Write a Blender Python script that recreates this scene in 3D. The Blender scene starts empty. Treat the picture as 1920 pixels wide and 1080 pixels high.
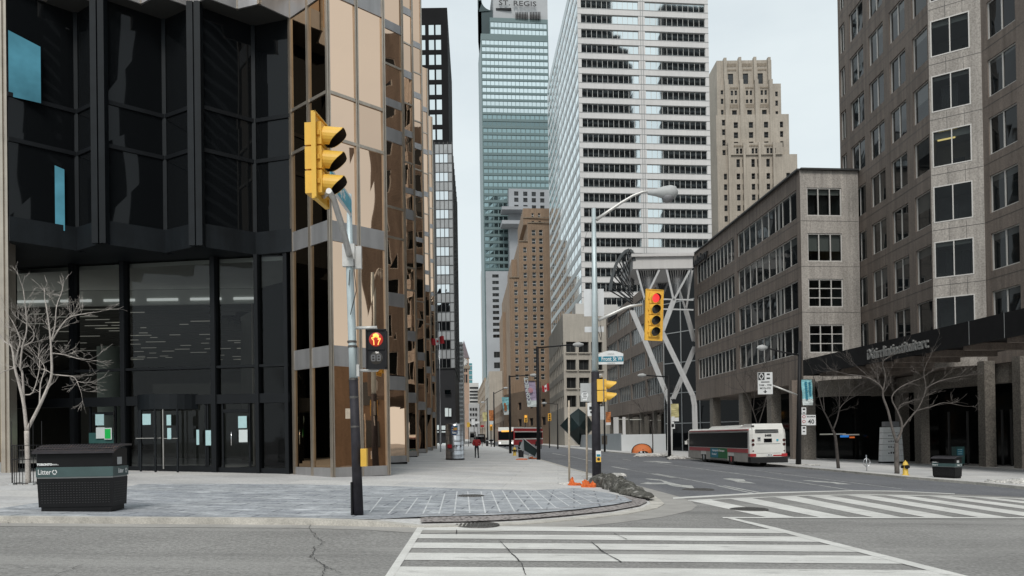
import bpy, math, random
from mathutils import Vector, Matrix
random.seed(7)
R = math.radians
S = bpy.context.scene
COL = S.collection
# ---------------------------------------------------------------- camera
CAMH = 1.52
ROLL, PITCH, SHY, FPX = 0.015, math.atan(0.0087), 0.1399, 1450.0
look = Vector((0, math.cos(PITCH), math.sin(PITCH)))
up0 = Vector((0, -math.sin(PITCH), math.cos(PITCH)))
rt0 = Vector((1, 0, 0))
cup = up0 * math.cos(ROLL) + rt0 * math.sin(ROLL)
crt = rt0 * math.cos(ROLL) - up0 * math.sin(ROLL)
CAMP = Vector((0, 0, CAMH))
cd = bpy.data.cameras.new("camera"); cam = bpy.data.objects.new("camera", cd); COL.objects.link(cam)
cd.sensor_width = 36; cd.lens = 36 * FPX / 1920; cd.shift_y = SHY
cd.clip_start = 0.05; cd.clip_end = 6000
m = Matrix((crt, cup, -look)).transposed().to_4x4(); m.translation = CAMP
cam.matrix_world = m
S.camera = cam
def ray(px, py):
    return crt * ((px - 960) / FPX) + cup * ((540 - py) / FPX + SHY * 1920 / FPX) + look
def W(px, py, Y):
    d = ray(px, py); return CAMP + d * (Y / d.y)
def XY(px, py, Y):
    p = W(px, py, Y); return Vector((p.x, p.y))
def HZ(py, px, Y): return W(px, py, Y).z
TILT = 0.03
def zg(x): return -TILT * max(-50, min(50, x))
def G(px, py, off=0.0):
    d = ray(px, py)
    t = (off - CAMH) / (d.z + TILT * d.x)
    p = CAMP + d * t
    return Vector((p.x, p.y, zg(p.x) + off))
KH = 0.10
SD = Vector((-0.0586, 1.0)).normalized()      # direction of the street running away
RD = Vector((SD.y, -SD.x))
SYAW = math.atan2(RD.y, RD.x)
# ---------------------------------------------------------------- objects
def tag(o, label=None, cat=None, group=None, kind=None):
    if label: o['label'] = label
    if cat: o['category'] = cat
    if group: o['group'] = group
    if kind: o['kind'] = kind
    return o
def thing(name, label, cat, loc=(0, 0, 0), rz=0, group=None):
    o = bpy.data.objects.new(name, None); COL.objects.link(o)
    o.location = loc; o.rotation_euler = (0, 0, rz); o.empty_display_size = 0.2
    return tag(o, label, cat, group)
def V3(p): return Vector((p[0], p[1], p[2]))
class MB:
    def __init__(s): s.v = []; s.f = []; s.m = []; s.sm = []; s.ch = []
    def add(s, vs, fs, mi=0, smooth=False):
        b = len(s.v); s.v += [tuple(v) for v in vs]
        for f in fs:
            s.f.append([b + i for i in f]); s.m.append(mi); s.sm.append(smooth)
        s.ch.append((len(s.v), len(s.f)))
    def quad(s, a, b, c, d, mi=0): s.add([a, b, c, d], [(0, 1, 2, 3)], mi)
    def poly(s, pts, mi=0): s.add(pts, [tuple(range(len(pts)))], mi)
    def obox(s, c, ax, ay, az, mi=0):
        c = V3(c); vs = []
        for k in (-1, 1):
            for j in (-1, 1):
                for i in (-1, 1): vs.append(c + ax * i + ay * j + az * k)
        s.add(vs, [(0, 2, 3, 1), (4, 5, 7, 6), (0, 1, 5, 4), (2, 6, 7, 3), (0, 4, 6, 2), (1, 3, 7, 5)], mi)
    def box(s, x0, x1, y0, y1, z0, z1, mi=0):
        s.obox(((x0 + x1) / 2, (y0 + y1) / 2, (z0 + z1) / 2), Vector(((x1 - x0) / 2, 0, 0)), Vector((0, (y1 - y0) / 2, 0)), Vector((0, 0, (z1 - z0) / 2)), mi)
    def bar(s, p0, p1, w, h, mi=0, upv=Vector((0, 0, 1))):
        p0 = V3(p0); p1 = V3(p1); d = (p1 - p0)
        if d.length < 1e-6: return
        dn = d.normalized()
        sd = dn.cross(upv)
        if sd.length < 1e-4: sd = dn.cross(Vector((1, 0, 0)))
        sd.normalize(); u = sd.cross(dn)
        s.obox((p0 + p1) / 2, sd * (w / 2), d / 2, u * (h / 2), mi)
    def tube(s, pts, rad, n=8, mi=0, caps=True):
        pts = [V3(p) for p in pts]
        if not hasattr(rad, '__len__'): rad = [rad] * len(pts)
        rings = []; vs = []
        ref = None
        for i, p in enumerate(pts):
            a = pts[max(0, i - 1)]; b = pts[min(len(pts) - 1, i + 1)]
            t = (b - a).normalized()
            if ref is None:
                ref = t.orthogonal().normalized()
            ref = (ref - t * ref.dot(t))
            if ref.length < 1e-5: ref = t.orthogonal()
            ref.normalize(); bi = t.cross(ref)
            for k in range(n):
                an = 2 * math.pi * k / n
                vs.append(p + (ref * math.cos(an) + bi * math.sin(an)) * rad[i])
        fs = []
        for i in range(len(pts) - 1):
            for k in range(n):
                k2 = (k + 1) % n
                fs.append((i * n + k, i * n + k2, (i + 1) * n + k2, (i + 1) * n + k))
        s.add(vs, fs, mi, True)
        if caps:
            b = len(s.v) - len(vs)
            s.f.append([b + k for k in range(n)][::-1]); s.m.append(mi); s.sm.append(False)
            e = b + (len(pts) - 1) * n
            s.f.append([e + k for k in range(n)]); s.m.append(mi); s.sm.append(False)
            s.ch[-1] = (len(s.v), len(s.f))
    def lathe(s, c, prof, n=16, mi=0, axis='z'):
        vs = []; c = V3(c)
        for r, z in prof:
            for k in range(n):
                a = 2 * math.pi * k / n
                if axis == 'z': vs.append(c + Vector((r * math.cos(a), r * math.sin(a), z)))
                elif axis == 'y': vs.append(c + Vector((r * math.cos(a), z, r * math.sin(a))))
                else: vs.append(c + Vector((z, r * math.cos(a), r * math.sin(a))))
        fs = []
        for i in range(len(prof) - 1):
            for k in range(n):
                k2 = (k + 1) % n; fs.append((i * n + k, i * n + k2, (i + 1) * n + k2, (i + 1) * n + k))
        s.add(vs, fs, mi, True)
        b = len(s.v) - len(vs)
        s.f.append([b + k for k in range(n)]); s.m.append(mi); s.sm.append(False)
        e = b + (len(prof) - 1) * n
        s.f.append([e + k for k in range(n)]); s.m.append(mi); s.sm.append(False)
        s.ch[-1] = (len(s.v), len(s.f))
    def prism(s, poly, z0, z1, mi=0, top=None):
        n = len(poly); vs = [(p[0], p[1], z0) for p in poly] + [(p[0], p[1], z1) for p in poly]
        s.add(vs, [(i, (i + 1) % n, n + (i + 1) % n, n + i) for i in range(n)] + [tuple(range(n))[::-1]], mi)
        s.add(vs[n:], [tuple(range(n))], mi if top is None else top)
    def plate(s, pts, nrm, th, mi=0):
        n = len(pts); pts = [V3(p) for p in pts]; o = V3(nrm) * th
        s.add(pts + [p - o for p in pts], [tuple(range(n)), tuple(range(n, 2 * n))[::-1]] + [(i, n + i, n + (i + 1) % n, (i + 1) % n) for i in range(n)], mi)
    def xf(s, M):
        s.v = [tuple(M @ Vector(v)) for v in s.v]; return s
    def each(s, name, mats, parent=None, world=True, per=1):
        """every add() of this MB becomes a part of its own (per = adds per part)"""
        if not s.ch: return []
        ends = s.ch[per - 1::per]; v0 = f0 = 0; res = []
        if not ends or ends[-1] != s.ch[-1]: ends = ends + [s.ch[-1]]
        for v1, f1 in ends:
            q = MB(); q.v = s.v[v0:v1]; q.f = [[i - v0 for i in f] for f in s.f[f0:f1]]; q.m = s.m[f0:f1]; q.sm = s.sm[f0:f1]
            res.append(q.build(name, mats, parent, world)); v0, f0 = v1, f1
        return res
    def mesh(s, name, mats, origin=None):
        me = bpy.data.meshes.new(name)
        o = origin or (0, 0, 0)
        me.from_pydata([(v[0] - o[0], v[1] - o[1], v[2] - o[2]) for v in s.v], [], s.f)
        if not isinstance(mats, (list, tuple)): mats = [mats]
        for q in mats: me.materials.append(q)
        me.polygons.foreach_set('material_index', s.m)
        me.polygons.foreach_set('use_smooth', s.sm)
        me.update(); return me
    def build(s, name, mats, parent=None, world=True, fix=False):
        org = parent.location if (parent is not None and world) else None
        if parent is not None and world and parent.parent is not None:
            org = parent.location + parent.parent.location
        me = s.mesh(name, mats, org)
        if fix:
            import bmesh
            bm = bmesh.new(); bm.from_mesh(me); bmesh.ops.recalc_face_normals(bm, faces=bm.faces); bm.to_mesh(me); bm.free()
        o = bpy.data.objects.new(name, me); COL.objects.link(o)
        if parent is not None: o.parent = parent
        return o
def single(name, mb, mats, label, cat, loc=(0, 0, 0), rz=0, group=None, world=False):
    o = mb.build(name, mats) if not world else None
    if world:
        me = mb.mesh(name, mats, loc); o = bpy.data.objects.new(name, me); COL.objects.link(o)
    o.location = loc; o.rotation_euler = (0, 0, rz)
    return tag(o, label, cat, group)
def struct(name, mb, mats):
    o = mb.build(name, mats); o['kind'] = 'structure'; return o
_tm = {}
def text_mb(txt, size, ext=0.01, bold=0.0, align='CENTER', xs=1.0):
    """text as an MB: x right, z up, facing -y"""
    c = bpy.data.curves.new("txt", 'FONT'); c.body = txt; c.size = size; c.extrude = ext; c.offset = bold
    c.align_x = align; c.align_y = 'CENTER'; c.resolution_u = 2
    o = bpy.data.objects.new("txt", c); COL.objects.link(o)
    dg = bpy.context.evaluated_depsgraph_get()
    me = bpy.data.meshes.new_from_object(o.evaluated_get(dg))
    mb = MB()
    mb.add([(v.co.x * xs, -v.co.z, v.co.y) for v in me.vertices], [tuple(p.vertices) for p in me.polygons])
    bpy.data.objects.remove(o); bpy.data.curves.remove(c); bpy.data.meshes.remove(me)
    return mb
def merge(dst, src, M=None, mi=0):
    dst.add([M @ Vector(v) for v in src.v] if M is not None else src.v, src.f, mi)
def place(loc, rz=0, rx=0, ry=0):
    return Matrix.Translation(V3(loc)) @ Matrix.Rotation(rz, 4, 'Z') @ Matrix.Rotation(ry, 4, 'Y') @ Matrix.Rotation(rx, 4, 'X')
# ---------------------------------------------------------------- materials
def mat(name, col, rough=0.6, metal=0.0, spec=0.5, var=0.0, vs=1.0, bump=0.0, bs=8.0, streak=0.0, fine=0.0, fs=60.0, emit=None, es=0.0, ior=None, coat=0.0, rnd=0.0, rough_var=0.0):
    M = bpy.data.materials.new(name); M.use_nodes = True
    nt = M.node_tree; N = nt.nodes; L = nt.links; b = N['Principled BSDF']
    b.inputs['Roughness'].default_value = rough; b.inputs['Metallic'].default_value = metal
    b.inputs['Specular IOR Level'].default_value = spec
    if ior: b.inputs['IOR'].default_value = ior
    if coat: b.inputs['Coat Weight'].default_value = coat; b.inputs['Coat Roughness'].default_value = 0.06
    c4 = (*col, 1.0); b.inputs['Base Color'].default_value = c4
    if emit: b.inputs['Emission Color'].default_value = (*emit, 1); b.inputs['Emission Strength'].default_value = es
    tc = None
    def coord():
        nonlocal tc
        if tc is None: tc = N.new('ShaderNodeNewGeometry').outputs['Position']
        return tc
    fac = None
    def mulin(sock):
        nonlocal fac
        if fac is None: fac = sock
        else:
            q = N.new('ShaderNodeMath'); q.operation = 'MULTIPLY'; L.new(fac, q.inputs[0]); L.new(sock, q.inputs[1]); fac = q.outputs[0]
    def nz(scale, amt, vec=None, det=4.0):
        n = N.new('ShaderNodeTexNoise'); n.inputs['Scale'].default_value = scale; n.inputs['Detail'].default_value = det
        n.inputs['Roughness'].default_value = 0.62
        L.new(vec or coord(), n.inputs['Vector'])
        r = N.new('ShaderNodeMapRange'); r.inputs['From Min'].default_value = 0.3; r.inputs['From Max'].default_value = 0.7
        r.inputs['To Min'].default_value = 1 - amt; r.inputs['To Max'].default_value = 1 + amt
        L.new(n.outputs['Fac'], r.inputs['Value']); return n, r.outputs['Result']
    if var: mulin(nz(vs, var)[1])
    if fine: mulin(nz(fs, fine, det=2.0)[1])
    if streak:
        mp = N.new('ShaderNodeMapping'); mp.inputs['Scale'].default_value = (1.6, 1.6, 0.09); L.new(coord(), mp.inputs['Vector'])
        mulin(nz(1.5, streak, mp.outputs['Vector'])[1])
    if rnd:
        oi = N.new('ShaderNodeObjectInfo'); r = N.new('ShaderNodeMapRange')
        r.inputs['To Min'].default_value = 1 - rnd; r.inputs['To Max'].default_value = 1 + rnd
        L.new(oi.outputs['Random'], r.inputs['Value']); mulin(r.outputs['Result'])
    if fac is not None:
        vm = N.new('ShaderNodeVectorMath'); vm.operation = 'SCALE'; vm.inputs[0].default_value = col
        L.new(fac, vm.inputs['Scale']); L.new(vm.outputs[0], b.inputs['Base Color'])
    if rough_var:
        n, r = nz(1.3, rough_var); q = N.new('ShaderNodeMath'); q.operation = 'MULTIPLY'; q.inputs[1].default_value = rough
        L.new(r, q.inputs[0]); L.new(q.outputs[0], b.inputs['Roughness'])
    if bump:
        n = N.new('ShaderNodeTexNoise'); n.inputs['Scale'].default_value = bs; n.inputs['Detail'].default_value = 3
        L.new(coord(), n.inputs['Vector'])
        bp = N.new('ShaderNodeBump'); bp.inputs['Strength'].default_value = bump; bp.inputs['Distance'].default_value = 0.02
        L.new(n.outputs['Fac'], bp.inputs['Height']); L.new(bp.outputs[0], b.inputs['Normal'])
    return M
def wavy(M, scale, dist, strength=1.0):
    nt = M.node_tree; N = nt.nodes; L = nt.links; b = N['Principled BSDF']
    g = N.new('ShaderNodeNewGeometry'); n = N.new('ShaderNodeTexNoise'); n.inputs['Scale'].default_value = scale; n.inputs['Detail'].default_value = 0.5
    L.new(g.outputs['Position'], n.inputs['Vector'])
    bp = N.new('ShaderNodeBump'); bp.inputs['Strength'].default_value = strength; bp.inputs['Distance'].default_value = dist
    L.new(n.outputs['Fac'], bp.inputs['Height']); L.new(bp.outputs[0], b.inputs['Normal']); return M
def bsdf(M): return M.node_tree.nodes['Principled BSDF']
M = {}
M['asphalt'] = mat('asphalt', (.255, .248, .238), .88, var=.16, vs=.35, fine=.34, fs=22, bump=.5, bs=45)
M['asphalt_side'] = mat('asphalt_side', (.150, .153, .165), .85, var=.18, vs=.3, fine=.28, fs=14, bump=.4, bs=40)
M['gutter'] = mat('gutter', (.36, .345, .325), .9, var=.15, vs=1.2, fine=.12, fs=40)
M['walk'] = mat('sidewalk_concrete', (.585, .57, .55), .88, var=.14, vs=.5, fine=.16, fs=14)
M['kerb'] = mat('kerb_stone', (.50, .475, .43), .9, var=.24, vs=2.5, fine=.14, fs=40, bump=.3, bs=20)
M['paint'] = mat('road_paint', (.70, .69, .66), .75, var=.10, vs=1.5, fine=.1, fs=45)
M['paint_worn'] = mat('road_paint_worn', (.50, .50, .48), .8, var=.22, vs=2.5, fine=.25, fs=30)
M['crack'] = mat('crack_tar', (.025, .025, .025), .7)
M['paver'] = mat('paver', (.36, .375, .395), .85, var=.14, vs=.8, fine=.24, fs=16)
def paver_nodes(Mt, mortar_col, scale, bw, rh, msize, rot):
    nt = Mt.node_tree; N = nt.nodes; L = nt.links; b = N['Principled BSDF']
    src = b.inputs['Base Color'].links[0].from_socket
    g = N.new('ShaderNodeNewGeometry'); mp = N.new('ShaderNodeMapping'); mp.inputs['Rotation'].default_value = (0, 0, rot)
    L.new(g.outputs['Position'], mp.inputs['Vector'])
    br = N.new('ShaderNodeTexBrick'); br.inputs['Scale'].default_value = scale; br.inputs['Brick Width'].default_value = bw; br.inputs['Row Height'].default_value = rh
    br.inputs['Mortar Size'].default_value = msize; br.inputs['Color1'].default_value = (1, 1, 1, 1); br.inputs['Color2'].default_value = (.84, .85, .88, 1)
    br.inputs['Mortar'].default_value = mortar_col; br.inputs['Mortar Smooth'].default_value = .2
    L.new(mp.outputs[0], br.inputs['Vector'])
    mx = N.new('ShaderNodeMix'); mx.data_type = 'RGBA'; mx.blend_type = 'MULTIPLY'; mx.inputs[0].default_value = 1
    L.new(src, mx.inputs[6]); L.new(br.outputs['Color'], mx.inputs[7]); L.new(mx.outputs[2], b.inputs['Base Color'])
    return mx.outputs[2]
def salt_nodes(Mt, colr, scale, lo, hi, stretch=(1, 1, 1), rot=0):
    nt = Mt.node_tree; N = nt.nodes; L = nt.links; b = N['Principled BSDF']
    src = b.inputs['Base Color'].links[0].from_socket
    g = N.new('ShaderNodeNewGeometry'); mp = N.new('ShaderNodeMapping'); mp.inputs['Scale'].default_value = stretch; mp.inputs['Rotation'].default_value = (0, 0, rot)
    L.new(g.outputs['Position'], mp.inputs['Vector'])
    n = N.new('ShaderNodeTexNoise'); n.inputs['Scale'].default_value = scale; n.inputs['Detail'].default_value = 8; n.inputs['Roughness'].default_value = .75
    L.new(mp.outputs[0], n.inputs['Vector'])
    r = N.new('ShaderNodeMapRange'); r.inputs['From Min'].default_value = lo; r.inputs['From Max'].default_value = hi; r.clamp = True
    L.new(n.outputs['Fac'], r.inputs['Value'])
    mx = N.new('ShaderNodeMix'); mx.data_type = 'RGBA'; L.new(r.outputs[0], mx.inputs[0]); L.new(src, mx.inputs[6]); mx.inputs[7].default_value = (*colr, 1)
    L.new(mx.outputs[2], b.inputs['Base Color'])
paver_nodes(M['paver'], (.38, .39, .42, 1), 1.0, 1.1, .55, .022, SYAW + 0.02)
salt_nodes(M['paver'], (.68, .70, .72), 1.5, .50, .68, (1, 1.9, 1), SYAW)
paver_nodes(M['walk'], (.72, .72, .72, 1), 1.0, 3.2, 1.6, .014, SYAW)
salt_nodes(M['walk'], (.62, .62, .62), .6, .5, .8, (1.0, 1.0, 1), SYAW)
salt_nodes(M['asphalt'], (.36, .35, .335), .5, .50, .75, (.22, 1.5, 1), 0.0)
salt_nodes(M['asphalt'], (.15, .146, .142), .4, .52, .72, (.12, 1.2, 1), 0.0)
salt_nodes(M['asphalt_side'], (.20, .20, .205), .35, .5, .8, (1.5, .16, 1), SYAW)
salt_nodes(M['paint'], (.30, .29, .28), 2.4, .57, .68, (.5, 1.8, 1), 0)
salt_nodes(M['paint'], (.50, .49, .465), .7, .45, .75, (.4, 1.3, 1), 0)
salt_nodes(M['paint_worn'], (.17, .17, .17), 2.6, .5, .62)
M['joint'] = mat('joint_salt', (.62, .63, .64), .85, var=.2, vs=3)
M['tactile'] = mat('tactile_iron', (.17, .145, .135), .7, var=.2, vs=4)
_nt = M['tactile'].node_tree; _v = _nt.nodes.new('ShaderNodeTexVoronoi'); _v.inputs['Scale'].default_value = 13
_g = _nt.nodes.new('ShaderNodeNewGeometry'); _nt.links.new(_g.outputs['Position'], _v.inputs['Vector'])
_r = _nt.nodes.new('ShaderNodeMapRange'); _r.inputs['From Min'].default_value = .25; _r.inputs['From Max'].default_value = .5; _nt.links.new(_v.outputs['Distance'], _r.inputs['Value'])
_x = _nt.nodes.new('ShaderNodeMix'); _x.data_type = 'RGBA'; _x.inputs[6].default_value = (.062, .05, .048, 1); _x.inputs[7].default_value = (.33, .30, .29, 1)
_nt.links.new(_r.outputs[0], _x.inputs[0]); _nt.links.new(_x.outputs[2], bsdf(M['tactile']).inputs['Base Color'])
M['iron'] = mat('cast_iron', (.09, .085, .08), .6, .3, var=.3, vs=9, fine=.3, fs=30)
# building skins
M['precast'] = mat('brown_precast_shaded', (.188, .154, .131), .9, var=.1, vs=.25, streak=.26, fine=.2, fs=12)  # shade of the street-side faces is put into this brown
M['precast_lit'] = mat('precast_sunlit', (.385, .355, .325), .9, var=.1, vs=.3, streak=.22, fine=.26, fs=10)  # same precast, paler colour for the faces the sun reaches
M['pillar'] = mat('aggregate_pillar', (.175, .158, .138), .9, var=.14, vs=.5, fine=.4, fs=9)
M['beige'] = mat('beige_stone', (.42, .385, .335), .9, var=.1, vs=.2, streak=.12, fine=.06, fs=5)
M['white_stone'] = mat('white_panel', (.66, .645, .635), .75, var=.05, vs=.1, streak=.05)
M['pale_spandrel'] = mat('pale_spandrel', (.64, .70, .71), .45, var=.06, vs=.1)
M['brown_brick'] = mat('brown_brick', (.275, .195, .135), .92, var=.12, vs=.12, streak=.12, fine=.1, fs=3)
M['deco'] = mat('deco_limestone', (.40, .355, .30), .92, var=.12, vs=.1, streak=.14, fine=.1, fs=2)
M['deco_dark'] = mat('deco_carved', (.26, .215, .165), .92, var=.2, vs=1)
M['regis_stone'] = mat('tower_stone', (.34, .355, .375), .8, var=.08, vs=.1)
M['regis_band'] = mat('teal_band', (.12, .18, .185), .4, var=.06, vs=.1)
M['regis_dark'] = mat('teal_dark', (.03, .055, .06), .2)
M['black_metal'] = mat('black_metal', (.008, .0095, .0115), .5, .0, spec=.22, var=.15, vs=2)
M['black_panel'] = mat('black_panel', (.0095, .012, .0145), .5, .0, spec=.22, var=.2, vs=1.5, streak=.25)
M['alu'] = mat('aluminium', (.52, .50, .47), .35, .75, var=.1, vs=2, streak=.12)
M['gold_metal'] = mat('gold_metal', (.50, .44, .37), .34, .8, var=.1, vs=2, streak=.15)
M['spandrel_metal'] = mat('spandrel_metal', (.43, .42, .42), .42, .7, var=.1, vs=.7, streak=.12)
M['soffit_gold'] = mat('soffit_gold', (.42, .36, .27), .35, .7)
M['frame_white'] = mat('window_frame', (.62, .60, .57), .5, .2)
M['frame_dark'] = mat('window_frame_dark', (.06, .06, .06), .5, .2)
M['frame_grey'] = mat('window_frame_grey', (.36, .37, .37), .5, .2)
M['black_fascia'] = mat('black_fascia', (.011, .011, .012), .55, spec=.15, var=.15, vs=2)
# glass
M['glass'] = wavy(mat('office_glass', (.009, .011, .012), .03, ior=1.36, rnd=.5), .7, .012)
M['glass_soft'] = wavy(mat('blind_glass', (.045, .048, .047), .12, ior=1.45, rnd=.5), .7, .01)
M['glass_far'] = mat('far_glass', (.02, .022, .023), .12, ior=1.6, rnd=.6)
M['glass_mirror'] = wavy(mat('mirror_glass', (.80, .84, .85), .03, 1.0), .22, .02)
M['glass_tower'] = wavy(mat('tower_glass', (.80, .86, .86), .03, 1.0, rnd=.08), .16, .006)
M['glass_teal'] = wavy(mat('teal_glass', (.28, .375, .385), .06, 1.0, rnd=.3), .1, .03)
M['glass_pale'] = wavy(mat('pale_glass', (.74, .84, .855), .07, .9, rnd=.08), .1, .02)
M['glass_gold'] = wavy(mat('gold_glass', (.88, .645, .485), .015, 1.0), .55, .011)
M['glass_gold_dark'] = wavy(mat('gold_glass_dark', (.30, .21, .13), .02, 1.0), .55, .010)  # gold glass darkened for the face that mirrors the black bays
def island_var(Mt, col, lo, hi):
    nt = Mt.node_tree; g = nt.nodes.new('ShaderNodeNewGeometry'); r = nt.nodes.new('ShaderNodeMapRange'); r.inputs['To Min'].default_value = lo; r.inputs['To Max'].default_value = hi
    nt.links.new(g.outputs['Random Per Island'], r.inputs['Value']); v = nt.nodes.new('ShaderNodeVectorMath'); v.operation = 'SCALE'; v.inputs[0].default_value = col
    nt.links.new(r.outputs[0], v.inputs['Scale']); nt.links.new(v.outputs[0], bsdf(Mt).inputs['Base Color'])
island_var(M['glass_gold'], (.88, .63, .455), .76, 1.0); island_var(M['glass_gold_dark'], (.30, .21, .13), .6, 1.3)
M['glass_black'] = wavy(mat('black_glass', (.0065, .0075, .0085), .015, ior=1.33), .4, .012)
M['atrium_glass'] = wavy(mat('atrium_glass', (.006, .007, .008), .04, ior=1.3), .5, .012)
M['tile_grey'] = mat('grey_tile', (.36, .37, .375), .3, .2, var=.12, vs=.3)
M['sky_tint'] = wavy(mat('sky_reflection_glass', (.085, .24, .295), .02, 1.0, var=.35, vs=.5), .5, .02)  # teal of the reflected sky is put into the glass colour
M['letter'] = mat('metal_letter', (.36, .36, .35), .35, .4)
M['lobby_dark'] = mat('lobby_dark_glass', (.006, .007, .007), .06, ior=1.25)
M['interior'] = mat('dark_interior', (.02, .021, .021), .8, var=.3, vs=.4)
M['soffit_white'] = mat('white_ceiling', (.62, .63, .60), .8, var=.06, vs=.5)
M['ceil_dark'] = mat('dark_ceiling', (.035, .035, .033), .7)
M['slat'] = mat('ceiling_slat', (.12, .12, .11), .5)
M['lampstrip'] = mat('lit_strip', (.5, .5, .45), .5, emit=(.9, .88, .78), es=.13)
M['col_green'] = mat('lobby_column', (.30, .33, .29), .7, var=.1, vs=1)
M['lobby_wall'] = mat('lobby_wall', (.10, .098, .085), .8, var=.2, vs=.6)
def clear_glass(name, tint, ior):
    Mt = bpy.data.materials.new(name); Mt.use_nodes = True; nt = Mt.node_tree; N = nt.nodes; L = nt.links
    N.remove(N['Principled BSDF']); out = N['Material Output']
    t = N.new('ShaderNodeBsdfTransparent'); t.inputs[0].default_value = (*tint, 1)
    g = N.new('ShaderNodeBsdfGlossy'); g.inputs['Roughness'].default_value = .02; g.inputs[0].default_value = (.95, .97, 1, 1)
    f = N.new('ShaderNodeFresnel'); f.inputs['IOR'].default_value = ior
    mx = N.new('ShaderNodeMixShader'); L.new(f.outputs[0], mx.inputs[0]); L.new(t.outputs[0], mx.inputs[1]); L.new(g.outputs[0], mx.inputs[2]); L.new(mx.outputs[0], out.inputs[0])
    return Mt
M['lobby_glass'] = clear_glass('lobby_glass', (.60, .62, .61), 1.36)
M['office_clear'] = clear_glass('office_clear_glass', (.62, .66, .65), 1.35)
M['room'] = mat('room_wall', (.30, .295, .28), .8, var=.2, vs=.7)
M['room_ceil'] = mat('room_ceiling', (.45, .45, .43), .8)
M['room_dark'] = mat('room_furniture', (.035, .034, .033), .7)
M['room_blind'] = mat('roller_blind', (.36, .355, .34), .8)
M['ceil_lamp'] = mat('ceiling_lamp', (.7, .65, .4), .5, emit=(1, .78, .30), es=.9)
M['strip_glow'] = mat('ceiling_glow_strip', (.7, .7, .68), .5, emit=(.95, 1, .98), es=.5)  # added glow to brighten the lobby ceiling, no known lamp
M['blue_lamp'] = mat('blue_lamp', (.02, .1, .3), .5, emit=(.05, .3, .9), es=.5)
M['or_lamp'] = mat('orange_lamp', (.3, .06, .02), .5, emit=(.9, .2, .05), es=.5)
# street things
M['pole_pale'] = mat('galvanised_pale', (.52, .60, .62), .5, .35, var=.1, vs=3, streak=.15)
M['pole_white'] = mat('galvanised_arm', (.62, .61, .59), .45, .4, var=.12, vs=4)
M['pole_dark'] = mat('pole_wrap', (.030, .028, .034), .6, spec=.25, var=.35, vs=5)
M['pole_black'] = mat('pole_black', (.014, .014, .016), .55, .0, spec=.25, var=.2, vs=3)
M['yellow'] = mat('signal_yellow', (.82, .49, .07), .45, var=.08, vs=3)
M['visor_in'] = mat('visor_inside', (.02, .012, .006), .7)
M['lens_off'] = mat('lens_off', (.05, .045, .04), .15)
M['lens_red'] = mat('lens_red', (.5, .02, .02), .3, emit=(1.0, .06, .06), es=.95)
M['lens_amber'] = mat('lens_amber', (.5, .2, .02), .3, emit=(1.0, .35, .05), es=1.5)
M['hand_red'] = mat('hand_glow', (.3, .02, .015), .3, emit=(.75, .05, .02), es=.30)
M['hand_lit'] = mat('hand_lit', (.9, .5, .1), .3, emit=(1.0, .52, .12), es=1.25)
M['digits'] = mat('digits_off', (.22, .22, .23), .4)
M['sign_blue'] = mat('sign_blue', (.008, .19, .28), .45)
M['sign_white'] = mat('sign_white', (.74, .75, .75), .5, var=.04, vs=5)
M['sign_back'] = mat('sign_back', (.66, .67, .68), .5, .2, var=.06, vs=3)
M['sign_grey'] = mat('sign_grey', (.45, .46, .46), .6, var=.1, vs=4)
M['sign_cyan'] = mat('sign_cyan', (.10, .44, .56), .5, var=.3, vs=3)
M['ink'] = mat('sign_ink', (.02, .02, .022), .6)
M['ink_grey'] = mat('sign_ink_grey', (.22, .22, .23), .6)
M['red'] = mat('paint_red', (.42, .018, .025), .5, var=.1, vs=4)
M['bin_black'] = mat('bin_black', (.0065, .0065, .0075), .5, spec=.25, var=.2, vs=4)
M['bin_dot'] = mat('bin_perforation', (.05, .05, .052), .5)
M['bin_lid'] = mat('bin_lid', (.055, .05, .056), .38, .4, var=.25, vs=3)
M['bin_green'] = mat('bin_green', (.055, .095, .095), .45, var=.1, vs=3)
M['bark_pale'] = mat('pale_bark', (.46, .42, .385), .9, var=.25, vs=6, fine=.2, fs=40)
M['bark'] = mat('grey_bark', (.125, .11, .10), .9, var=.3, vs=6)
M['bark_dark'] = mat('dark_bark', (.06, .052, .048), .9, var=.3, vs=6)
M['orange'] = mat('orange_cloth', (.68, .155, .035), .75, var=.2, vs=9, bump=.5, bs=25)
M['tent'] = mat('tent_orange', (.60, .17, .05), .7, var=.1, vs=4)
M['wood'] = mat('stake_wood', (.46, .39, .31), .85, var=.2, vs=12)
M['dirt_snow'] = mat('dirty_snow', (.075, .072, .062), .95, var=.5, vs=5, fine=.5, fs=22, bump=1.0, bs=18)
M['snow'] = mat('old_snow', (.55, .53, .50), .9, var=.35, vs=4, fine=.25, fs=16, bump=.8, bs=14)
salt_nodes(M['dirt_snow'], (.40, .385, .36), 4.5, .53, .68)
M['hydrant'] = mat('hydrant_yellow', (.70, .47, .08), .5, var=.1, vs=6)
M['steel'] = mat('brushed_steel', (.62, .63, .65), .28, 1.0, var=.08, vs=2)
M['chrome'] = mat('chrome', (.75, .75, .75), .15, 1.0)
M['bus_white'] = mat('bus_white', (.80, .79, .75), .35, var=.06, vs=1.5, coat=.3)
M['bus_red'] = mat('bus_red', (.45, .03, .035), .35, var=.08, vs=2, coat=.3)
M['bus_glass'] = mat('bus_glass', (.006, .006, .007), .25, spec=.12, ior=1.3)
M['bus_grey'] = mat('bus_grey', (.42, .40, .37), .5, var=.12, vs=1.5)
M['bumper'] = mat('black_plastic', (.014, .014, .015), .55)
M['tyre'] = mat('tyre', (.015, .015, .015), .85)
M['tail'] = mat('tail_dark', (.06, .012, .01), .25)
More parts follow.
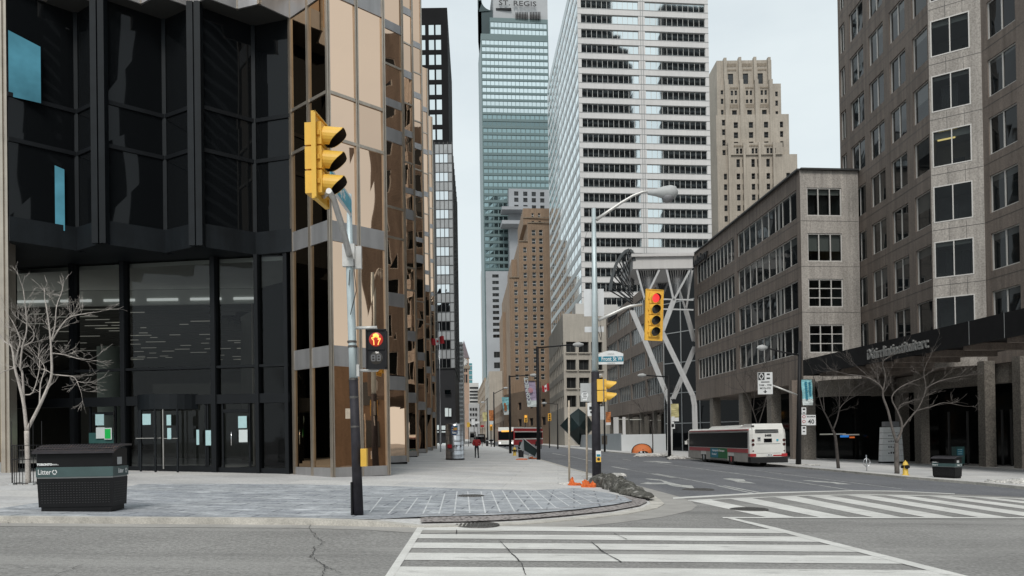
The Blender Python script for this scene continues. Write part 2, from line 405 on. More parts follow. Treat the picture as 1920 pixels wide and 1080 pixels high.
M['tail_lit'] = mat('tail_lit', (.5, .02, .02), .3, emit=(1, .05, .08), es=1.4)
M['head_lit'] = mat('head_lit', (.8, .8, .8), .3, emit=(1, .97, .9), es=1.6)
M['led'] = mat('led_amber', (.4, .2, .02), .4, emit=(1, .45, .08), es=1.1)
M['ad_green'] = mat('ad_green', (.02, .16, .05), .5)
M['ad_blue'] = mat('ad_blue', (.02, .20, .30), .5)
M['navy'] = mat('logo_navy', (.005, .06, .20), .45)
M['gold_ink'] = mat('logo_gold', (.70, .36, .08), .45)
M['paper'] = mat('paper_cyan', (.42, .62, .64), .7, var=.05, vs=6)
M['paper_white'] = mat('paper_white', (.62, .68, .68), .7)
M['green_sign'] = mat('green_sign', (.01, .50, .09), .5)
M['skin'] = mat('skin', (.42, .26, .19), .6)
M['jacket'] = mat('red_jacket', (.30, .018, .02), .8, var=.2, vs=12)
M['trousers'] = mat('black_trousers', (.016, .016, .02), .85)
M['hair'] = mat('dark_hair', (.02, .015, .012), .7)
M['hoard_white'] = mat('hoarding_white', (.66, .68, .69), .6, var=.04, vs=.6)
M['hoard_grey'] = mat('hoarding_grey', (.30, .325, .34), .6, var=.06, vs=.6)
M['poster'] = mat('poster_brown', (.10, .075, .05), .6, var=.9, vs=3)
M['sculpt'] = mat('dark_green_steel', (.014, .025, .026), .5, .0, spec=.2, var=.25, vs=.5)
M['strut'] = mat('white_steel', (.60, .60, .60), .45, .3, var=.08, vs=1, streak=.1)
M['lattice'] = mat('grey_lattice', (.085, .09, .095), .5, .3)
M['rim'] = mat('dark_rim', (.085, .095, .10), .5, .2)
M['banner_blue'] = mat('banner_cyan', (.25, .55, .60), .7, var=.35, vs=2.5)
M['banner_yel'] = mat('banner_yellow', (.50, .45, .22), .7, var=.3, vs=2.5)
M['banner_or'] = mat('banner_orange', (.45, .16, .05), .7, var=.6, vs=2.5)
M['banner_pur'] = mat('banner_lilac', (.36, .30, .42), .7, var=.35, vs=1.6)
M['banner_pink'] = mat('banner_pink', (.50, .25, .30), .7, var=.3, vs=2.5)
M['green_box'] = mat('green_box', (.035, .105, .10), .5, var=.1, vs=3)
M['clock_red'] = mat('red_sandstone', (.38, .265, .20), .9, var=.12, vs=.3)
M['slate'] = mat('slate_roof', (.155, .125, .135), .8, var=.1, vs=.3)
M['far_teal'] = mat('far_teal', (.12, .31, .34), .25, .4, var=.1, vs=.2)
M['far_pale'] = mat('far_pale', (.55, .54, .52), .8, var=.06, vs=.1)
M['far_tan'] = mat('far_tan', (.36, .285, .215), .9, var=.1, vs=.15)
M['far_grey'] = mat('far_grey', (.42, .43, .44), .85, var=.06, vs=.1)
M['far_dark'] = mat('far_dark', (.025, .025, .027), .6, spec=.15)
M['off_dark'] = mat('dark_tower_skin', (.012, .012, .013), .7, spec=.1, var=.3, vs=.1)
M['louvre'] = mat('louvre_white', (.60, .64, .66), .5)
# ---------------------------------------------------------------- light
w = bpy.data.worlds.new("World"); S.world = w; w.use_nodes = True
nt = w.node_tree; N = nt.nodes; L = nt.links; bg = N['Background']
SUN_EL, SUN_AZ = R(48), R(186)      # azimuth clockwise from +Y: from behind the camera
sky = N.new('ShaderNodeTexSky'); sky.sky_type = 'NISHITA'; sky.sun_disc = False
sky.sun_elevation = SUN_EL; sky.sun_rotation = SUN_AZ; sky.air_density = 1.2; sky.dust_density = 2.5
tcw = N.new('ShaderNodeTexCoord')
mpw = N.new('ShaderNodeMapping'); mpw.inputs['Scale'].default_value = (1.0, 1.0, 2.6); L.new(tcw.outputs['Generated'], mpw.inputs['Vector'])
nzw = N.new('ShaderNodeTexNoise'); nzw.inputs['Scale'].default_value = 1.6; nzw.inputs['Detail'].default_value = 7; nzw.inputs['Roughness'].default_value = .55
L.new(mpw.outputs[0], nzw.inputs['Vector'])
rw = N.new('ShaderNodeMapRange'); rw.inputs['From Min'].default_value = .30; rw.inputs['From Max'].default_value = .62; rw.inputs['To Min'].default_value = .74; rw.inputs['To Max'].default_value = .99
L.new(nzw.outputs['Fac'], rw.inputs['Value'])
mw = N.new('ShaderNodeMix'); mw.data_type = 'RGBA'; L.new(rw.outputs[0], mw.inputs[0]); L.new(sky.outputs[0], mw.inputs[6]); mw.inputs[7].default_value = (7.9, 8.7, 9.0, 1)
L.new(mw.outputs[2], bg.inputs['Color']); bg.inputs['Strength'].default_value = 0.1
sl = bpy.data.lights.new("sun", 'SUN'); sl.energy = 1.9; sl.angle = R(20); sl.color = (1.0, .96, .90)
so = bpy.data.objects.new("sun", sl); COL.objects.link(so)
sdir = Vector((math.sin(SUN_AZ) * math.cos(SUN_EL), math.cos(SUN_AZ) * math.cos(SUN_EL), math.sin(SUN_EL)))
so.rotation_euler = sdir.to_track_quat('Z', 'Y').to_euler(); so.location = sdir * 300
vs_ = S.view_settings; vs_.view_transform = 'Standard'; vs_.look = 'None'; vs_.gamma = 1; vs_.use_curve_mapping = False; vs_.exposure = 0.0
S.cycles.use_denoising = True; S.cycles.max_bounces = 8; S.cycles.transparent_max_bounces = 12; S.cycles.caustics_reflective = False
# ================================================================ ground
mb = MB()
xs = [-900, -50, 50, 900]; ys = [-200, 1400]
for i in range(3):
    mb.quad((xs[i], ys[0], zg(xs[i])), (xs[i + 1], ys[0], zg(xs[i + 1])), (xs[i + 1], ys[1], zg(xs[i + 1])), (xs[i], ys[1], zg(xs[i])))
struct('ground', mb, M['asphalt'])
def onplane(p, off): return Vector((p[0], p[1], zg(p[0]) + off))
def far_on(p, Y): # continue along the street
    return Vector((p[0] + SD.x / SD.y * (Y - p[1]), Y, 0))
# bay road surface (darker), lies 4 mm above
kl = [G(1225, 931), G(1116, 893), G(1080, 884), G(1020, 865.5)]
krp = [(2300, 956), (2100, 936), (1920, 918), (1830, 909), (1700, 898), (1560, 884), (1440, 873), (1365, 867), (1280, 860), (1200, 853), (1127, 847)]
kr = [G(*p) for p in krp]
k_last = kr[-1]
kr_far = [far_on(k_last, 160), far_on(k_last, 700)]
kl_far = [far_on(kl[-1], 110), far_on(kl[-1], 700)]
mb = MB()
rd_pts = [G(1262, 934), G(1440, 924), G(1600, 920), G(1690, 921), G(1790, 926), G(1920, 932), G(2200, 958)] + kr[2:] + kr_far
lft = [G(1225, 931)] + kl[1:] + kl_far
ring = rd_pts + lft[::-1]
mb.poly([onplane(p, .004) for p in ring])
struct('road', mb, M['asphalt_side'])
# pavements
outer = [(-260, 978.5), (0, 981), (300, 983), (560, 984.5), (700, 988)]
ramp = [(790, 990), (900, 988), (1000, 983), (1100, 974), (1180, 964.5), (1232, 954), (1246, 946), (1238, 938)]
after = [(1222, 931), (1116, 894.5), (1080, 884.5), (1020, 866)]
def inward(path):
    res = []
    for i, p in enumerate(path):
        a = path[max(0, i - 1)]; b = path[min(len(path) - 1, i + 1)]
        t = Vector((b[0] - a[0], b[1] - a[1])).normalized()
        res.append(Vector((-t.y, t.x)))
    return res
P = [G(*q, 0) for q in outer + ramp + after] + [Vector((p.x, p.y, 0)) for p in kl_far]
offs = [KH] * 5 + [.014] * 8 + [KH] * 6
offs[4] = .09; offs[13] = .06
nin = inward(P)
inn = []
for i, (p, n) in enumerate(zip(P, nin)):
    wdt = .32 if 4 < i < 14 else .2
    inn.append(p + Vector((n.x, n.y, 0)) * wdt)
inn2 = []
for i, (p, n) in enumerate(zip(P, nin)):
    wdt = 1.15 if 4 < i < 14 else .35
    inn2.append(p + Vector((n.x, n.y, 0)) * wdt)
mb = MB()          # kerb
for i in range(len(P) - 1):
    a, b = P[i], P[i + 1]; ia, ib = inn[i], inn[i + 1]
    oa, ob = offs[i] + .005, offs[i + 1] + .005
    mb.quad(onplane(a, -.05), onplane(b, -.05), onplane(b, ob), onplane(a, oa))
    mb.quad(onplane(a, oa), onplane(b, ob), onplane(ib, ob), onplane(ia, oa))
struct('kerb', mb, M['kerb'])
mb = MB()          # gutter ring in the asphalt along the kerb
gn = [p - Vector((n.x, n.y, 0)) * (.75 if 4 < i < 14 else .45) for i, (p, n) in enumerate(zip(P, nin))]
for i in range(14):
    mb.quad(onplane(gn[i], .005), onplane(gn[i + 1], .005), onplane(P[i + 1], .005), onplane(P[i], .005))
struct('gutter', mb, M['gutter'])
mb = MB()
for i in range(len(P) - 1):
    mb.quad(onplane(inn[i], offs[i]), onplane(inn[i + 1], offs[i + 1]), onplane(inn2[i + 1], KH), onplane(inn2[i], KH))
# fan of the pavement: split into strips from kerb to building side
back = [Vector((p.x - 60, p.y + 0, 0)) for p in inn2]
big = [onplane(p, KH) for p in inn2] + [onplane(Vector((-90, 700, 0)), KH), onplane(Vector((-49.9, 700, 0)), KH), onplane(Vector((-49.9, 5, 0)), KH)]
mb.poly([onplane(p, KH) for p in inn2] + [onplane(Vector((-49.9, 700, 0)), KH), onplane(Vector((-49.9, inn2[0].y, 0)), KH)])
struct('pavement', mb, M['walk'])
# darker unit paving
pv = [(-60, 962), (80, 941), (180, 925), (262, 907.5), (420, 907), (560, 908), (760, 912), (900, 917), (1000, 919), (1078, 915), (1140, 924), (1170, 931)]
inner_px = [onplane(p, KH + .004) for p in inn2[0:14]]
mb = MB()
mb.poly([G(*q, KH + .004) for q in [(-60, 966.5), (300, 968.5), (560, 970), (700, 973.5), (800, 968), (900, 966), (1000, 962), (1080, 955), (1150, 946), (1186, 939)]] + [G(*q, KH + .004) for q in pv[::-1]])
struct('paving', mb, M['paver'])
mb = MB()
def strip(mb, a, b, wd, off, mi=0):
    a = Vector((a.x, a.y, 0)); b = Vector((b.x, b.y, 0)); d = (b - a).normalized(); n = Vector((-d.y, d.x, 0)) * wd / 2
    mb.quad(onplane(a - n, off), onplane(b - n, off), onplane(b + n, off), onplane(a + n, off), mi)
jl = [(693, 962, 716, 933), (728, 964, 757, 934), (761, 964, 783, 934), (793, 964, 809, 930), (823, 964, 834, 926), (852, 964, 857, 922), (881, 963, 877, 922), (910, 963, 902, 922), (938, 961, 921, 921), (965, 960, 942, 920), (992, 957, 962, 920), (1017, 955, 984, 920), (1043, 953, 1004, 920), (1068, 950, 1026, 921), (1090, 946, 1049, 922), (1112, 943, 1072, 924), (1132, 939, 1095, 925)]
for a in jl: strip(mb, G(a[0], a[1], KH), G(a[2], a[3], KH), .03, KH + .009)
struct('paving_joints', mb, M['joint'])
mb = MB()
tac = inn2[5:13]; tn = nin[5:13]
for i in range(len(tac) - 1):
    o = KH + .012
    a0, a1 = tac[i] - Vector((*tn[i], 0)) * .75, tac[i + 1] - Vector((*tn[i + 1], 0)) * .75
    b0, b1 = tac[i] - Vector((*tn[i], 0)) * .03, tac[i + 1] - Vector((*tn[i + 1], 0)) * .03
    mb.quad(onplane(a0, .055), onplane(a1, .055), onplane(b1, KH + .006), onplane(b0, KH + .006))
struct('tactile_paving', mb, M['tactile'])
# far-side pavement
Q = [Vector((p.x, p.y, 0)) for p in kr] + kr_far
qn = [-v for v in inward(Q)]
mb = MB(); mk = MB()
for i in range(len(Q) - 1):
    ia, ib = Q[i] + Vector((-qn[i].x, -qn[i].y, 0)) * -.2, Q[i + 1] + Vector((-qn[i + 1].x, -qn[i + 1].y, 0)) * -.2
    a, b = Q[i], Q[i + 1]
    mk.quad(onplane(a, -.05), onplane(b, -.05), onplane(b, KH + .005), onplane(a, KH + .005))
    mk.quad(onplane(a, KH + .005), onplane(b, KH + .005), onplane(ib, KH + .005), onplane(ia, KH + .005))
qi = [q + Vector((n.x, n.y, 0)) * .2 for q, n in zip(Q, qn)]
mb.poly([onplane(q, KH) for q in qi] + [onplane(Vector((49.9, 700, 0)), KH), onplane(Vector((49.9, qi[0].y - 2, 0)), KH)])
struct('kerb', mk, M['kerb']); struct('pavement', mb, M['walk'])
# markings -------------------------------------------------------
mb = MB()
def pq(mb, pts, off=.006, mi=0): mb.poly([G(x, y, off) for x, y in pts], mi)
def lx(y): return 785 + (y - 985) * (722 - 785) / 95.0
def rx(y): return 1440 + (y - 989) * (1785 - 1440) / 91.0
bars = [(985, 993.5, 992, 1000), (1001, 1009, 1006, 1016), (1017, 1027, 1022, 1035), (1036, 1049.5, 1042, 1057), (1062, 1080, 1069, 1088), (1097, 1122, 1103, 1130)]
for a, b, c, d in bars: pq(mb, [(lx(a), a), (lx(b), b), (rx(d), d), (rx(c), c)])
pq(mb, [(785, 985), (798, 985), (745, 1070), (690, 1150), (668, 1150), (722, 1080)], .009)
pq(mb, [(1355, 969.5), (1368, 969.5), (1455, 989), (1800, 1076), (1930, 1109), (1900, 1109), (1770, 1077), (1436, 990)], .009)
pq(mb, [(1355, 969.5), (1355, 971.5), (1920, 971.8), (2300, 973), (2300, 970.5), (1920, 969.8)], .012)
tops = [1290, 1367, 1450, 1512, 1585, 1655, 1735, 1815, 1890]; bots = [1437, 1537, 1637, 1735, 1835, 1935, 2035, 2135, 2235]
def topy(x):
    pts = [(1290, 938), (1440, 932), (1515, 929), (1615, 927.5), (1790, 930), (1920, 935)]
    for (x0, y0), (x1, y1) in zip(pts, pts[1:]):
        if x <= x1: return y0 + (x - x0) / (x1 - x0) * (y1 - y0)
    return 935
for t, b in zip(tops, bots): pq(mb, [(t, topy(t)), (t + 40, topy(t + 40)), (b + 53, 969.6), (b, 969.6)])
far = [(1290, 938), (1440, 932), (1515, 929), (1615, 927.5), (1790, 930), (1920, 935)]
for (x0, y0), (x1, y1) in zip(far, far[1:]): pq(mb, [(x0, y0 - .7), (x1, y1 - .7), (x1, y1 + .7), (x0, y0 + .7)], .009)
stp = [(1262, 934, 3), (1350, 929, 3), (1440, 924, 2.2), (1600, 920, 1.6), (1690, 921, 1.4), (1790, 926, 1.2)]
for (x0, y0, h0), (x1, y1, h1) in zip(stp, stp[1:]): pq(mb, [(x0, y0 - h0 / 2), (x1, y1 - h1 / 2), (x1, y1 + h1 / 2), (x0, y0 + h0 / 2)], .009)
struct('crossing_markings', mb, M['paint'])
mb = MB()
def ln(x0, y0, x1, y1, wd=.11, off=.009): strip(mb, G(x0, y0), G(x1, y1), wd, off)
ln(1206, 865, 1440, 896); ln(1440, 896, 1600, 920)
ln(1035, 850, 1060, 854.5, .2); ln(1147, 875, 1178, 880.5, .2)
ln(1070, 856, 1112, 865.5, .12); ln(1180, 881, 1222, 889, .05)
ln(1222, 888.5, 1262, 896, .14); ln(1230, 888.5, 1270, 896, .14); ln(1272, 896, 1342, 909, .1); ln(1345, 911, 1410, 925, .13); ln(1357, 911, 1424, 924, .13)
ln(1167, 861, 1183, 863.5, .15); ln(1440, 885.5, 1690, 917, .08); ln(1300, 867.5, 1440, 885, .06); ln(1100, 848, 1160, 856, .06)
def arrow(pts): pq(mb, pts, .009)
arrow([(1199, 907), (1215, 903.6), (1222, 905), (1246, 905), (1240, 901.5), (1210, 898), (1212, 897), (1240, 899.5), (1256, 904.5), (1278, 909), (1298, 910.5), (1303, 917), (1286, 914), (1262, 911.5), (1250, 907.5), (1230, 908)])
arrow([(1355, 897.5), (1372, 896.5), (1395, 899), (1398, 902), (1418, 906.5), (1384, 904.6), (1374, 901)])
arrow([(1500, 900), (1530, 901.5), (1560, 903.5), (1598, 908), (1570, 907.6), (1562, 905.6), (1530, 903.4)])
arrow([(1206, 864.4), (1232, 864.5), (1252, 866), (1262, 868.2), (1240, 867.8), (1228, 866)])
struct('lane_markings', mb, M['paint_worn'])
# cracks and covers ---------------------------------------------
mb = MB()
def crack(pts, wd=.018, sub=5, jit=2.2):
    q = []
    for (x0, y0), (x1, y1) in zip(pts, pts[1:]):
        for k in range(sub):
            t = k / sub; q.append((x0 + (x1 - x0) * t + random.uniform(-jit, jit), y0 + (y1 - y0) * t + random.uniform(-.3, .3) * jit))
    q.append(pts[-1])
    for a, b in zip(q, q[1:]): strip(mb, G(*a), G(*b), wd * random.uniform(.5, 1.3), .016)
crack([(580, 984), (585, 998), (592, 1008), (608, 1018), (590, 1028), (583, 1045), (600, 1055), (612, 1066), (604, 1080), (600, 1100)], .011, 7, 3.2)
crack([(640, 1076), (618, 1068), (605, 1060)], .008)
crack([(97, 1084), (120, 1074), (155, 1061)], .008)
crack([(1150, 1001), (1176, 1013)], .013, 4, .8); crack([(1109, 1018), (1132, 1037), (1166, 1056)], .014, 5, .8)
crack([(938, 1016), (955, 1035), (978, 1058), (986, 1080)], .013, 5, .8)
crack([(856, 995), (856, 1003)], .015, 3, .5)
for k in range(16):
    x = 30 + k * 43 + random.uniform(-14, 14); y = G(x, 976)
    crack([(x, 973), (x - 2, 982)], .012, 2, .5)
struct('road_cracks', mb, M['crack'])
def disc(mb, px, py, rad, off, n=28):
    c = G(px, py, off); mb.poly([onplane(c + Vector((math.cos(2 * math.pi * i / n) * rad, math.sin(2 * math.pi * i / n) * rad, 0)), off) for i in range(n)])
def cover(px, py, rad, off, label):
    c = G(px, py, off); o = MB(); n = 26
    o.lathe((0, 0, 0), [(rad, -.02), (rad, .004), (rad * .94, .010), (rad * .93, .006), (.001, .006)], n)
    for i in range(-5, 6):
        for j in range(-5, 6):
            x, y = i * rad / 6, j * rad / 6
            if math.hypot(x, y) < rad * .88: o.box(x - rad * .05, x + rad * .05, y - rad * .05, y + rad * .05, .005, .012)
    single('manhole_cover', o, [M['iron']], label, 'manhole cover', (c.x, c.y, c.z + .006), 0, 'iron covers in the street and pavement')
cover(893, 984.5, .40, .012, 'round iron cover set in the gutter in front of the tactile strip')
cover(880, 930, .36, KH, 'round iron cover set in the grey paving of the corner')
cover(1308, 918, .5, .008, 'round iron cover in the lane beside the turn arrow')
cover(1404, 955, .42, .008, 'round dark cover between the crossing bars of the far crosswalk')
# ================================================================ wall / window tools
def uv(A, B):
    A = Vector(A[:2]); B = Vector(B[:2]); d = B - A; l = d.length; u = d / l
    return A, u, Vector((u.y, -u.x)), l
def wp(A, u, n, s, z, o=0.0): return Vector((A.x + u.x * s + n.x * o, A.y + u.y * s + n.y * o, z))
def facade(mb, A, B, z0, z1, ops, depth=.25, mi=0, rmi=None):
    A, u, n, l = uv(A, B)
    if rmi is None: rmi = mi
    zs = sorted(set([z0, z1] + [o[2] for o in ops] + [o[3] for o in ops]))
    zs = [z for z in zs if z0 - 1e-6 <= z <= z1 + 1e-6]
    for za, zb in zip(zs, zs[1:]):
        if zb - za < 1e-5: continue
        zm = (za + zb) / 2
        row = sorted([o for o in ops if o[2] < zm < o[3]])
        s = 0
        for o in row:
            if o[0] > s + 1e-5: mb.quad(wp(A, u, n, s, za), wp(A, u, n, o[0], za), wp(A, u, n, o[0], zb), wp(A, u, n, s, zb), mi)
            s = max(s, o[1])
        if s < l - 1e-5: mb.quad(wp(A, u, n, s, za), wp(A, u, n, l, za), wp(A, u, n, l, zb), wp(A, u, n, s, zb), mi)
    for o in ops:
        c = [(o[0], o[2]), (o[1], o[2]), (o[1], o[3]), (o[0], o[3])]
        for k in range(4):
            p, q = c[k], c[(k + 1) % 4]
            mb.quad(wp(A, u, n, *p), wp(A, u, n, *q), wp(A, u, n, *q, -depth), wp(A, u, n, *p, -depth), rmi)
_wc = {}
def win_meshes(w, h, nx, nz, fw, fd, var, blind, mats, xs=None, depth=.0):
    key = (round(w, 2), round(h, 2), nx, nz, fw, fd, var, blind, tuple(m.name for m in mats))
    if key in _wc: return _wc[key]
    rs = random.Random(hash(key[:7]) & 0xffff)
    f = MB(); p = MB()
    f.box(0, fw, 0, fd, 0, h); f.box(w - fw, w, 0, fd, 0, h); f.box(fw, w - fw, 0, fd, 0, fw); f.box(fw, w - fw, 0, fd, h - fw, h)
    xsn = [w * i / nx for i in range(nx + 1)]; zsn = [h * i / nz for i in range(nz + 1)]
    for x in xsn[1:-1]: f.box(x - fw * .45, x + fw * .45, .002, fd, fw, h - fw)
    for z in zsn[1:-1]: f.box(fw, w - fw, .004, fd - .004, z - fw * .35, z + fw * .35)
    j = lambda: rs.uniform(-.007, .007)
    for i in range(nx):
        for k in range(nz):
            x0, x1, za, zb = xsn[i], xsn[i + 1], zsn[k], zsn[k + 1]
            y = fd * .7
            if blind and nz == 1:
                zc = zb - (zb - za) * max(0.06, min(.9, blind + rs.uniform(-.03, .03)))
                p.quad((x0, y + j(), za), (x1, y + j(), za), (x1, y, zc), (x0, y, zc), 0)
                p.quad((x0, y, zc), (x1, y, zc), (x1, y, zb), (x0, y, zb), 1)
            else:
                a = j(); p.quad((x0, y + a, za), (x1, y + j(), za), (x1, y + j(), zb), (x0, y + j(), zb), 0)
    fm = f.mesh('window', [mats[0]]); pm = p.mesh('pane', [mats[1], mats[2] if len(mats) > 2 else mats[1]])
    _wc[key] = (fm, pm); return fm, pm
def window(parent, A, B, o, nx, nz, fw, fd, depth, mats, blind=0, var=0, name='window', pane=True, label=None):
    A, u, n, l = uv(A, B)
    fm, pm = win_meshes(o[1] - o[0], o[3] - o[2], nx, nz, fw, fd, var, blind, mats)
    p = wp(A, u, n, o[0], o[2], -depth + fd)
    ob = bpy.data.objects.new(name, fm); COL.objects.link(ob); ob.parent = parent
    ob.location = p - parent.location; ob.rotation_euler = (0, 0, math.atan2(u.y, u.x))
    if label: ob['label'] = label
    q = bpy.data.objects.new('pane', pm); COL.objects.link(q); q.parent = ob
    return ob
def window1(parent, A, B, ops, nx, nz, fw, depth, mats, name='window', rsd=None, kind=None, jit=.012):
    """windows of one facade far away: each opening ONE mesh with bars and panes"""
    A_, u, n, l = uv(A, B)
    for o in ops:
        w, h = o[1] - o[0], o[3] - o[2]
        key = ('w1', round(w, 2), round(h, 2), nx, nz, fw, depth, tuple(m.name for m in mats), random.randrange(3))
        if key not in _wc:
            f = MB(); d = depth
            for i in range(nx):
                for k in range(nz):
                    a = [random.uniform(-jit, jit) for _ in range(4)]
                    f.quad((w * i / nx, a[0], h * k / nz), (w * (i + 1) / nx, a[1], h * k / nz), (w * (i + 1) / nx, a[2], h * (k + 1) / nz), (w * i / nx, a[3], h * (k + 1) / nz), 1)
            if fw:
                for i in range(nx + 1):
                    x = w * i / nx; f.box(max(0, x - fw / 2), min(w, x + fw / 2), -.06, .02, 0, h, 0)
                for k in range(nz + 1):
                    z = h * k / nz; f.box(0, w, -.05, .02, max(0, z - fw / 2), min(h, z + fw / 2), 0)
            _wc[key] = f.mesh(name, list(mats))
        ob = bpy.data.objects.new(name, _wc[key]); COL.objects.link(ob); ob.parent = parent
        ob.location = wp(A_, u, n, o[0], o[2], -depth) - parent.location
        ob.rotation_euler = (0, 0, math.atan2(u.y, u.x))
        if kind: ob['kind'] = kind
def block(mb, A, B, dep, z0, z1, ops=(), depth=.3, mi=0, lops=(), rops=(), top=None, sides=True):
    """box whose front runs A->B seen from outside; facades with openings on front / left side / right side"""
    A_, u, n, l = uv(A, B)
    A2 = Vector(A[:2]); B2 = Vector(B[:2]); Ab = A2 - n * dep; Bb = B2 - n * dep
    facade(mb, A2, B2, z0, z1, list(ops), depth, mi)
    facade(mb, Ab, A2, z0, z1, list(lops), depth, mi)
    facade(mb, B2, Bb, z0, z1, list(rops), depth, mi)
    facade(mb, Bb, Ab, z0, z1, [], depth, mi)
    mb.poly([(p.x, p.y, z1) for p in (A2, B2, Bb, Ab)], mi if top is None else top)
    mb.poly([(p.x, p.y, z0) for p in (Ab, Bb, B2, A2)], mi)
    return Ab, A2, B2, Bb
def grid(s0, s1, ns, w, z0, dz, nz, h):
    """openings: ns columns centred in equal bays from s0 to s1"""
    r = []
    for i in range(ns):
        c = s0 + (s1 - s0) * (i + .5) / ns
        for k in range(nz): r.append((c - w / 2, c + w / 2, z0 + k * dz, z0 + k * dz + h))
    return r
# ================================================================ gold glass office (near corner)
T = XY(618, 430, 26.2); B1 = XY(722, 452, 27.8); Lg = XY(549, 445, 27.75)
org = (T.x, T.y, zg(T.x) + KH)
gold = thing('glass_office_building', 'gold and black glass office tower with a saw-toothed front over a dark glazed lobby', 'building', org)
ZB = [4.06, 4.76, 8.33, 9.02]
BANDS = [(4.06, 4.76), (8.33, 9.02), (16.75, 17.45), (18.55, 18.95), (22.5, 22.95), (26.6, 27.1), (31, 31.5), (35.4, 35.9)]
TRANS = [11.85, 13.4, 20.7, 24.8, 29, 33.2]
ZTOP = 40.0
core = MB()
def gwall(A, B, npan, z0, z1, glassm, name='glazing', sill=True, mw=.13, tilt=.010, bands=BANDS, trans=TRANS, last=True, parent=gold):
    A, u, n, l = uv(A, B)
    pn = MB(); mul = MB(); spn = MB(); trn = MB()
    cuts = sorted([z0] + [z for b in bands for z in b if z0 < z < z1] + [t for t in trans if z0 < t < z1] + [z1])
    for i in range(npan):
        s0, s1 = l * i / npan, l * (i + 1) / npan
        for za, zb in zip(cuts, cuts[1:]):
            if any(b[0] <= za + 1e-4 and zb <= b[1] + 1e-4 for b in bands): continue
            a = [random.uniform(-tilt, tilt) for _ in range(4)]
            pn.quad(wp(A, u, n, s0, za, a[0]), wp(A, u, n, s1, za, a[1]), wp(A, u, n, s1, zb, a[2]), wp(A, u, n, s0, zb, a[3]))
    pn.build(name, [glassm], parent)
    for i in range(npan + (1 if last else 0)):
        s = l * i / npan
        for da, db, o in ((-.5, -.12, .07), (.12, .5, .07), (-.12, .12, .03)):
            c0 = wp(A, u, n, s + (da + db) / 2 * mw, (z0 + z1) / 2, o / 2 - .02)
            mul.obox(c0, Vector((u.x, u.y, 0)) * ((db - da) / 2 * mw), Vector((n.x, n.y, 0)) * (o / 2 + .02), Vector((0, 0, (z1 - z0) / 2)))
    for b in bands:
        if b[0] >= z0 - 1e-3 and b[1] <= z1 + 1e-3:
            for i in range(npan if npan < 3 else 1):
                s0, s1 = (l * i / npan + mw * .5, l * (i + 1) / npan - mw * .5) if npan < 3 else (mw * .5, l - mw * .5)
                spn.obox(wp(A, u, n, (s0 + s1) / 2, (b[0] + b[1]) / 2, .012), Vector((u.x, u.y, 0)) * ((s1 - s0) / 2), Vector((n.x, n.y, 0)) * .03, Vector((0, 0, (b[1] - b[0]) / 2)))
    for t in trans:
        if z0 < t < z1:
            trn.obox(wp(A, u, n, l / 2, t, .015), Vector((u.x, u.y, 0)) * (l / 2 - mw * .5), Vector((n.x, n.y, 0)) * .03, Vector((0, 0, .055)))
    if sill:
        zb = z0
        spn.obox(wp(A, u, n, l / 2, zb + .17, .015), Vector((u.x, u.y, 0)) * (l / 2 - mw * .5), Vector((n.x, n.y, 0)) * .035, Vector((0, 0, .17)))
    if mul.v: mul.each('mullion', [M['gold_metal']], parent, per=3)
    if spn.v: spn.each('spandrel', [M['spandrel_metal']], parent)
    if trn.v: trn.each('transom', [M['gold_metal']], parent)
zbase = zg(T.x) + KH - .02
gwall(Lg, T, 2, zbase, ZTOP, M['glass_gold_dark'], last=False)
gwall(T, B1, 2, zbase, ZTOP, M['glass_gold'])
Bs = [B1, XY(760, 600, 40), XY(780, 650, 53.8), XY(797, 660, 67), XY(808, 680, 80), XY(816, 690, 92)]
prev = B1
foot = [Lg, T, B1]
for k, b in enumerate(Bs[1:]):
    run = (b.y - prev.y) * .55
    C = Vector((prev.x - run, prev.y + (b.y - prev.y) - run * .95))
    gwall(C, b, 5, zbase + .1, ZTOP, M['glass_gold'], mw=.16)
    A_, u_, n_, l_ = uv(prev, C)
    core.quad((prev.x, prev.y, zbase), (C.x, C.y, zbase), (C.x, C.y, ZTOP), (prev.x, prev.y, ZTOP))
    foot += [C, b]; prev = b
# black bays over the lobby
az = [XY(17, 450, 25.7), XY(147, 470, 27.2), XY(192, 456, 26.3), XY(312, 476, 27.7), XY(372, 461, 26.8), XY(480, 485, 28.2), Lg]
ZBB, ZBT = 8.33, 16.75
fas = MB(); pst = MB(); btr = MB(); bpn = None
for i in range(6):
    A, B = az[i], az[i + 1]
    A_, u, n, l = uv(A, B)
    pn = MB()
    for za, zb in ((9.15, 11.75), (11.75, 13.25), (13.25, 16.75)):
        a = [random.uniform(-.008, .008) for _ in range(4)]
        pn.quad(wp(A_, u, n, 0, za, a[0]), wp(A_, u, n, l, za, a[1]), wp(A_, u, n, l, zb, a[2]), wp(A_, u, n, 0, zb, a[3]))
    pn.build('glazing', [M['glass_black']], gold)
    fas.obox(wp(A_, u, n, l / 2, 8.74, .03), Vector((u.x, u.y, 0)) * (l / 2), Vector((n.x, n.y, 0)) * .05, Vector((0, 0, .41)))
    for t in (11.75, 13.25):
        btr.obox(wp(A_, u, n, l / 2, t, .0), Vector((u.x, u.y, 0)) * (l / 2), Vector((n.x, n.y, 0)) * .05, Vector((0, 0, .07)))
for i, p in enumerate(az[1:6]):
    big = i % 2 == 1
    for q in ((-.13, .1), (.13, .1), (0, .02)):
        pst.obox((p.x + q[0] * (1 if big else .7), p.y - q[1] * (1 if big else -1.2), (ZBB + ZBT) / 2 + .01), Vector((.105 if big else .07, 0, 0)), Vector((0, .14 if big else .09, 0)), Vector((0, 0, (ZBT - ZBB) / 2 + .02)))
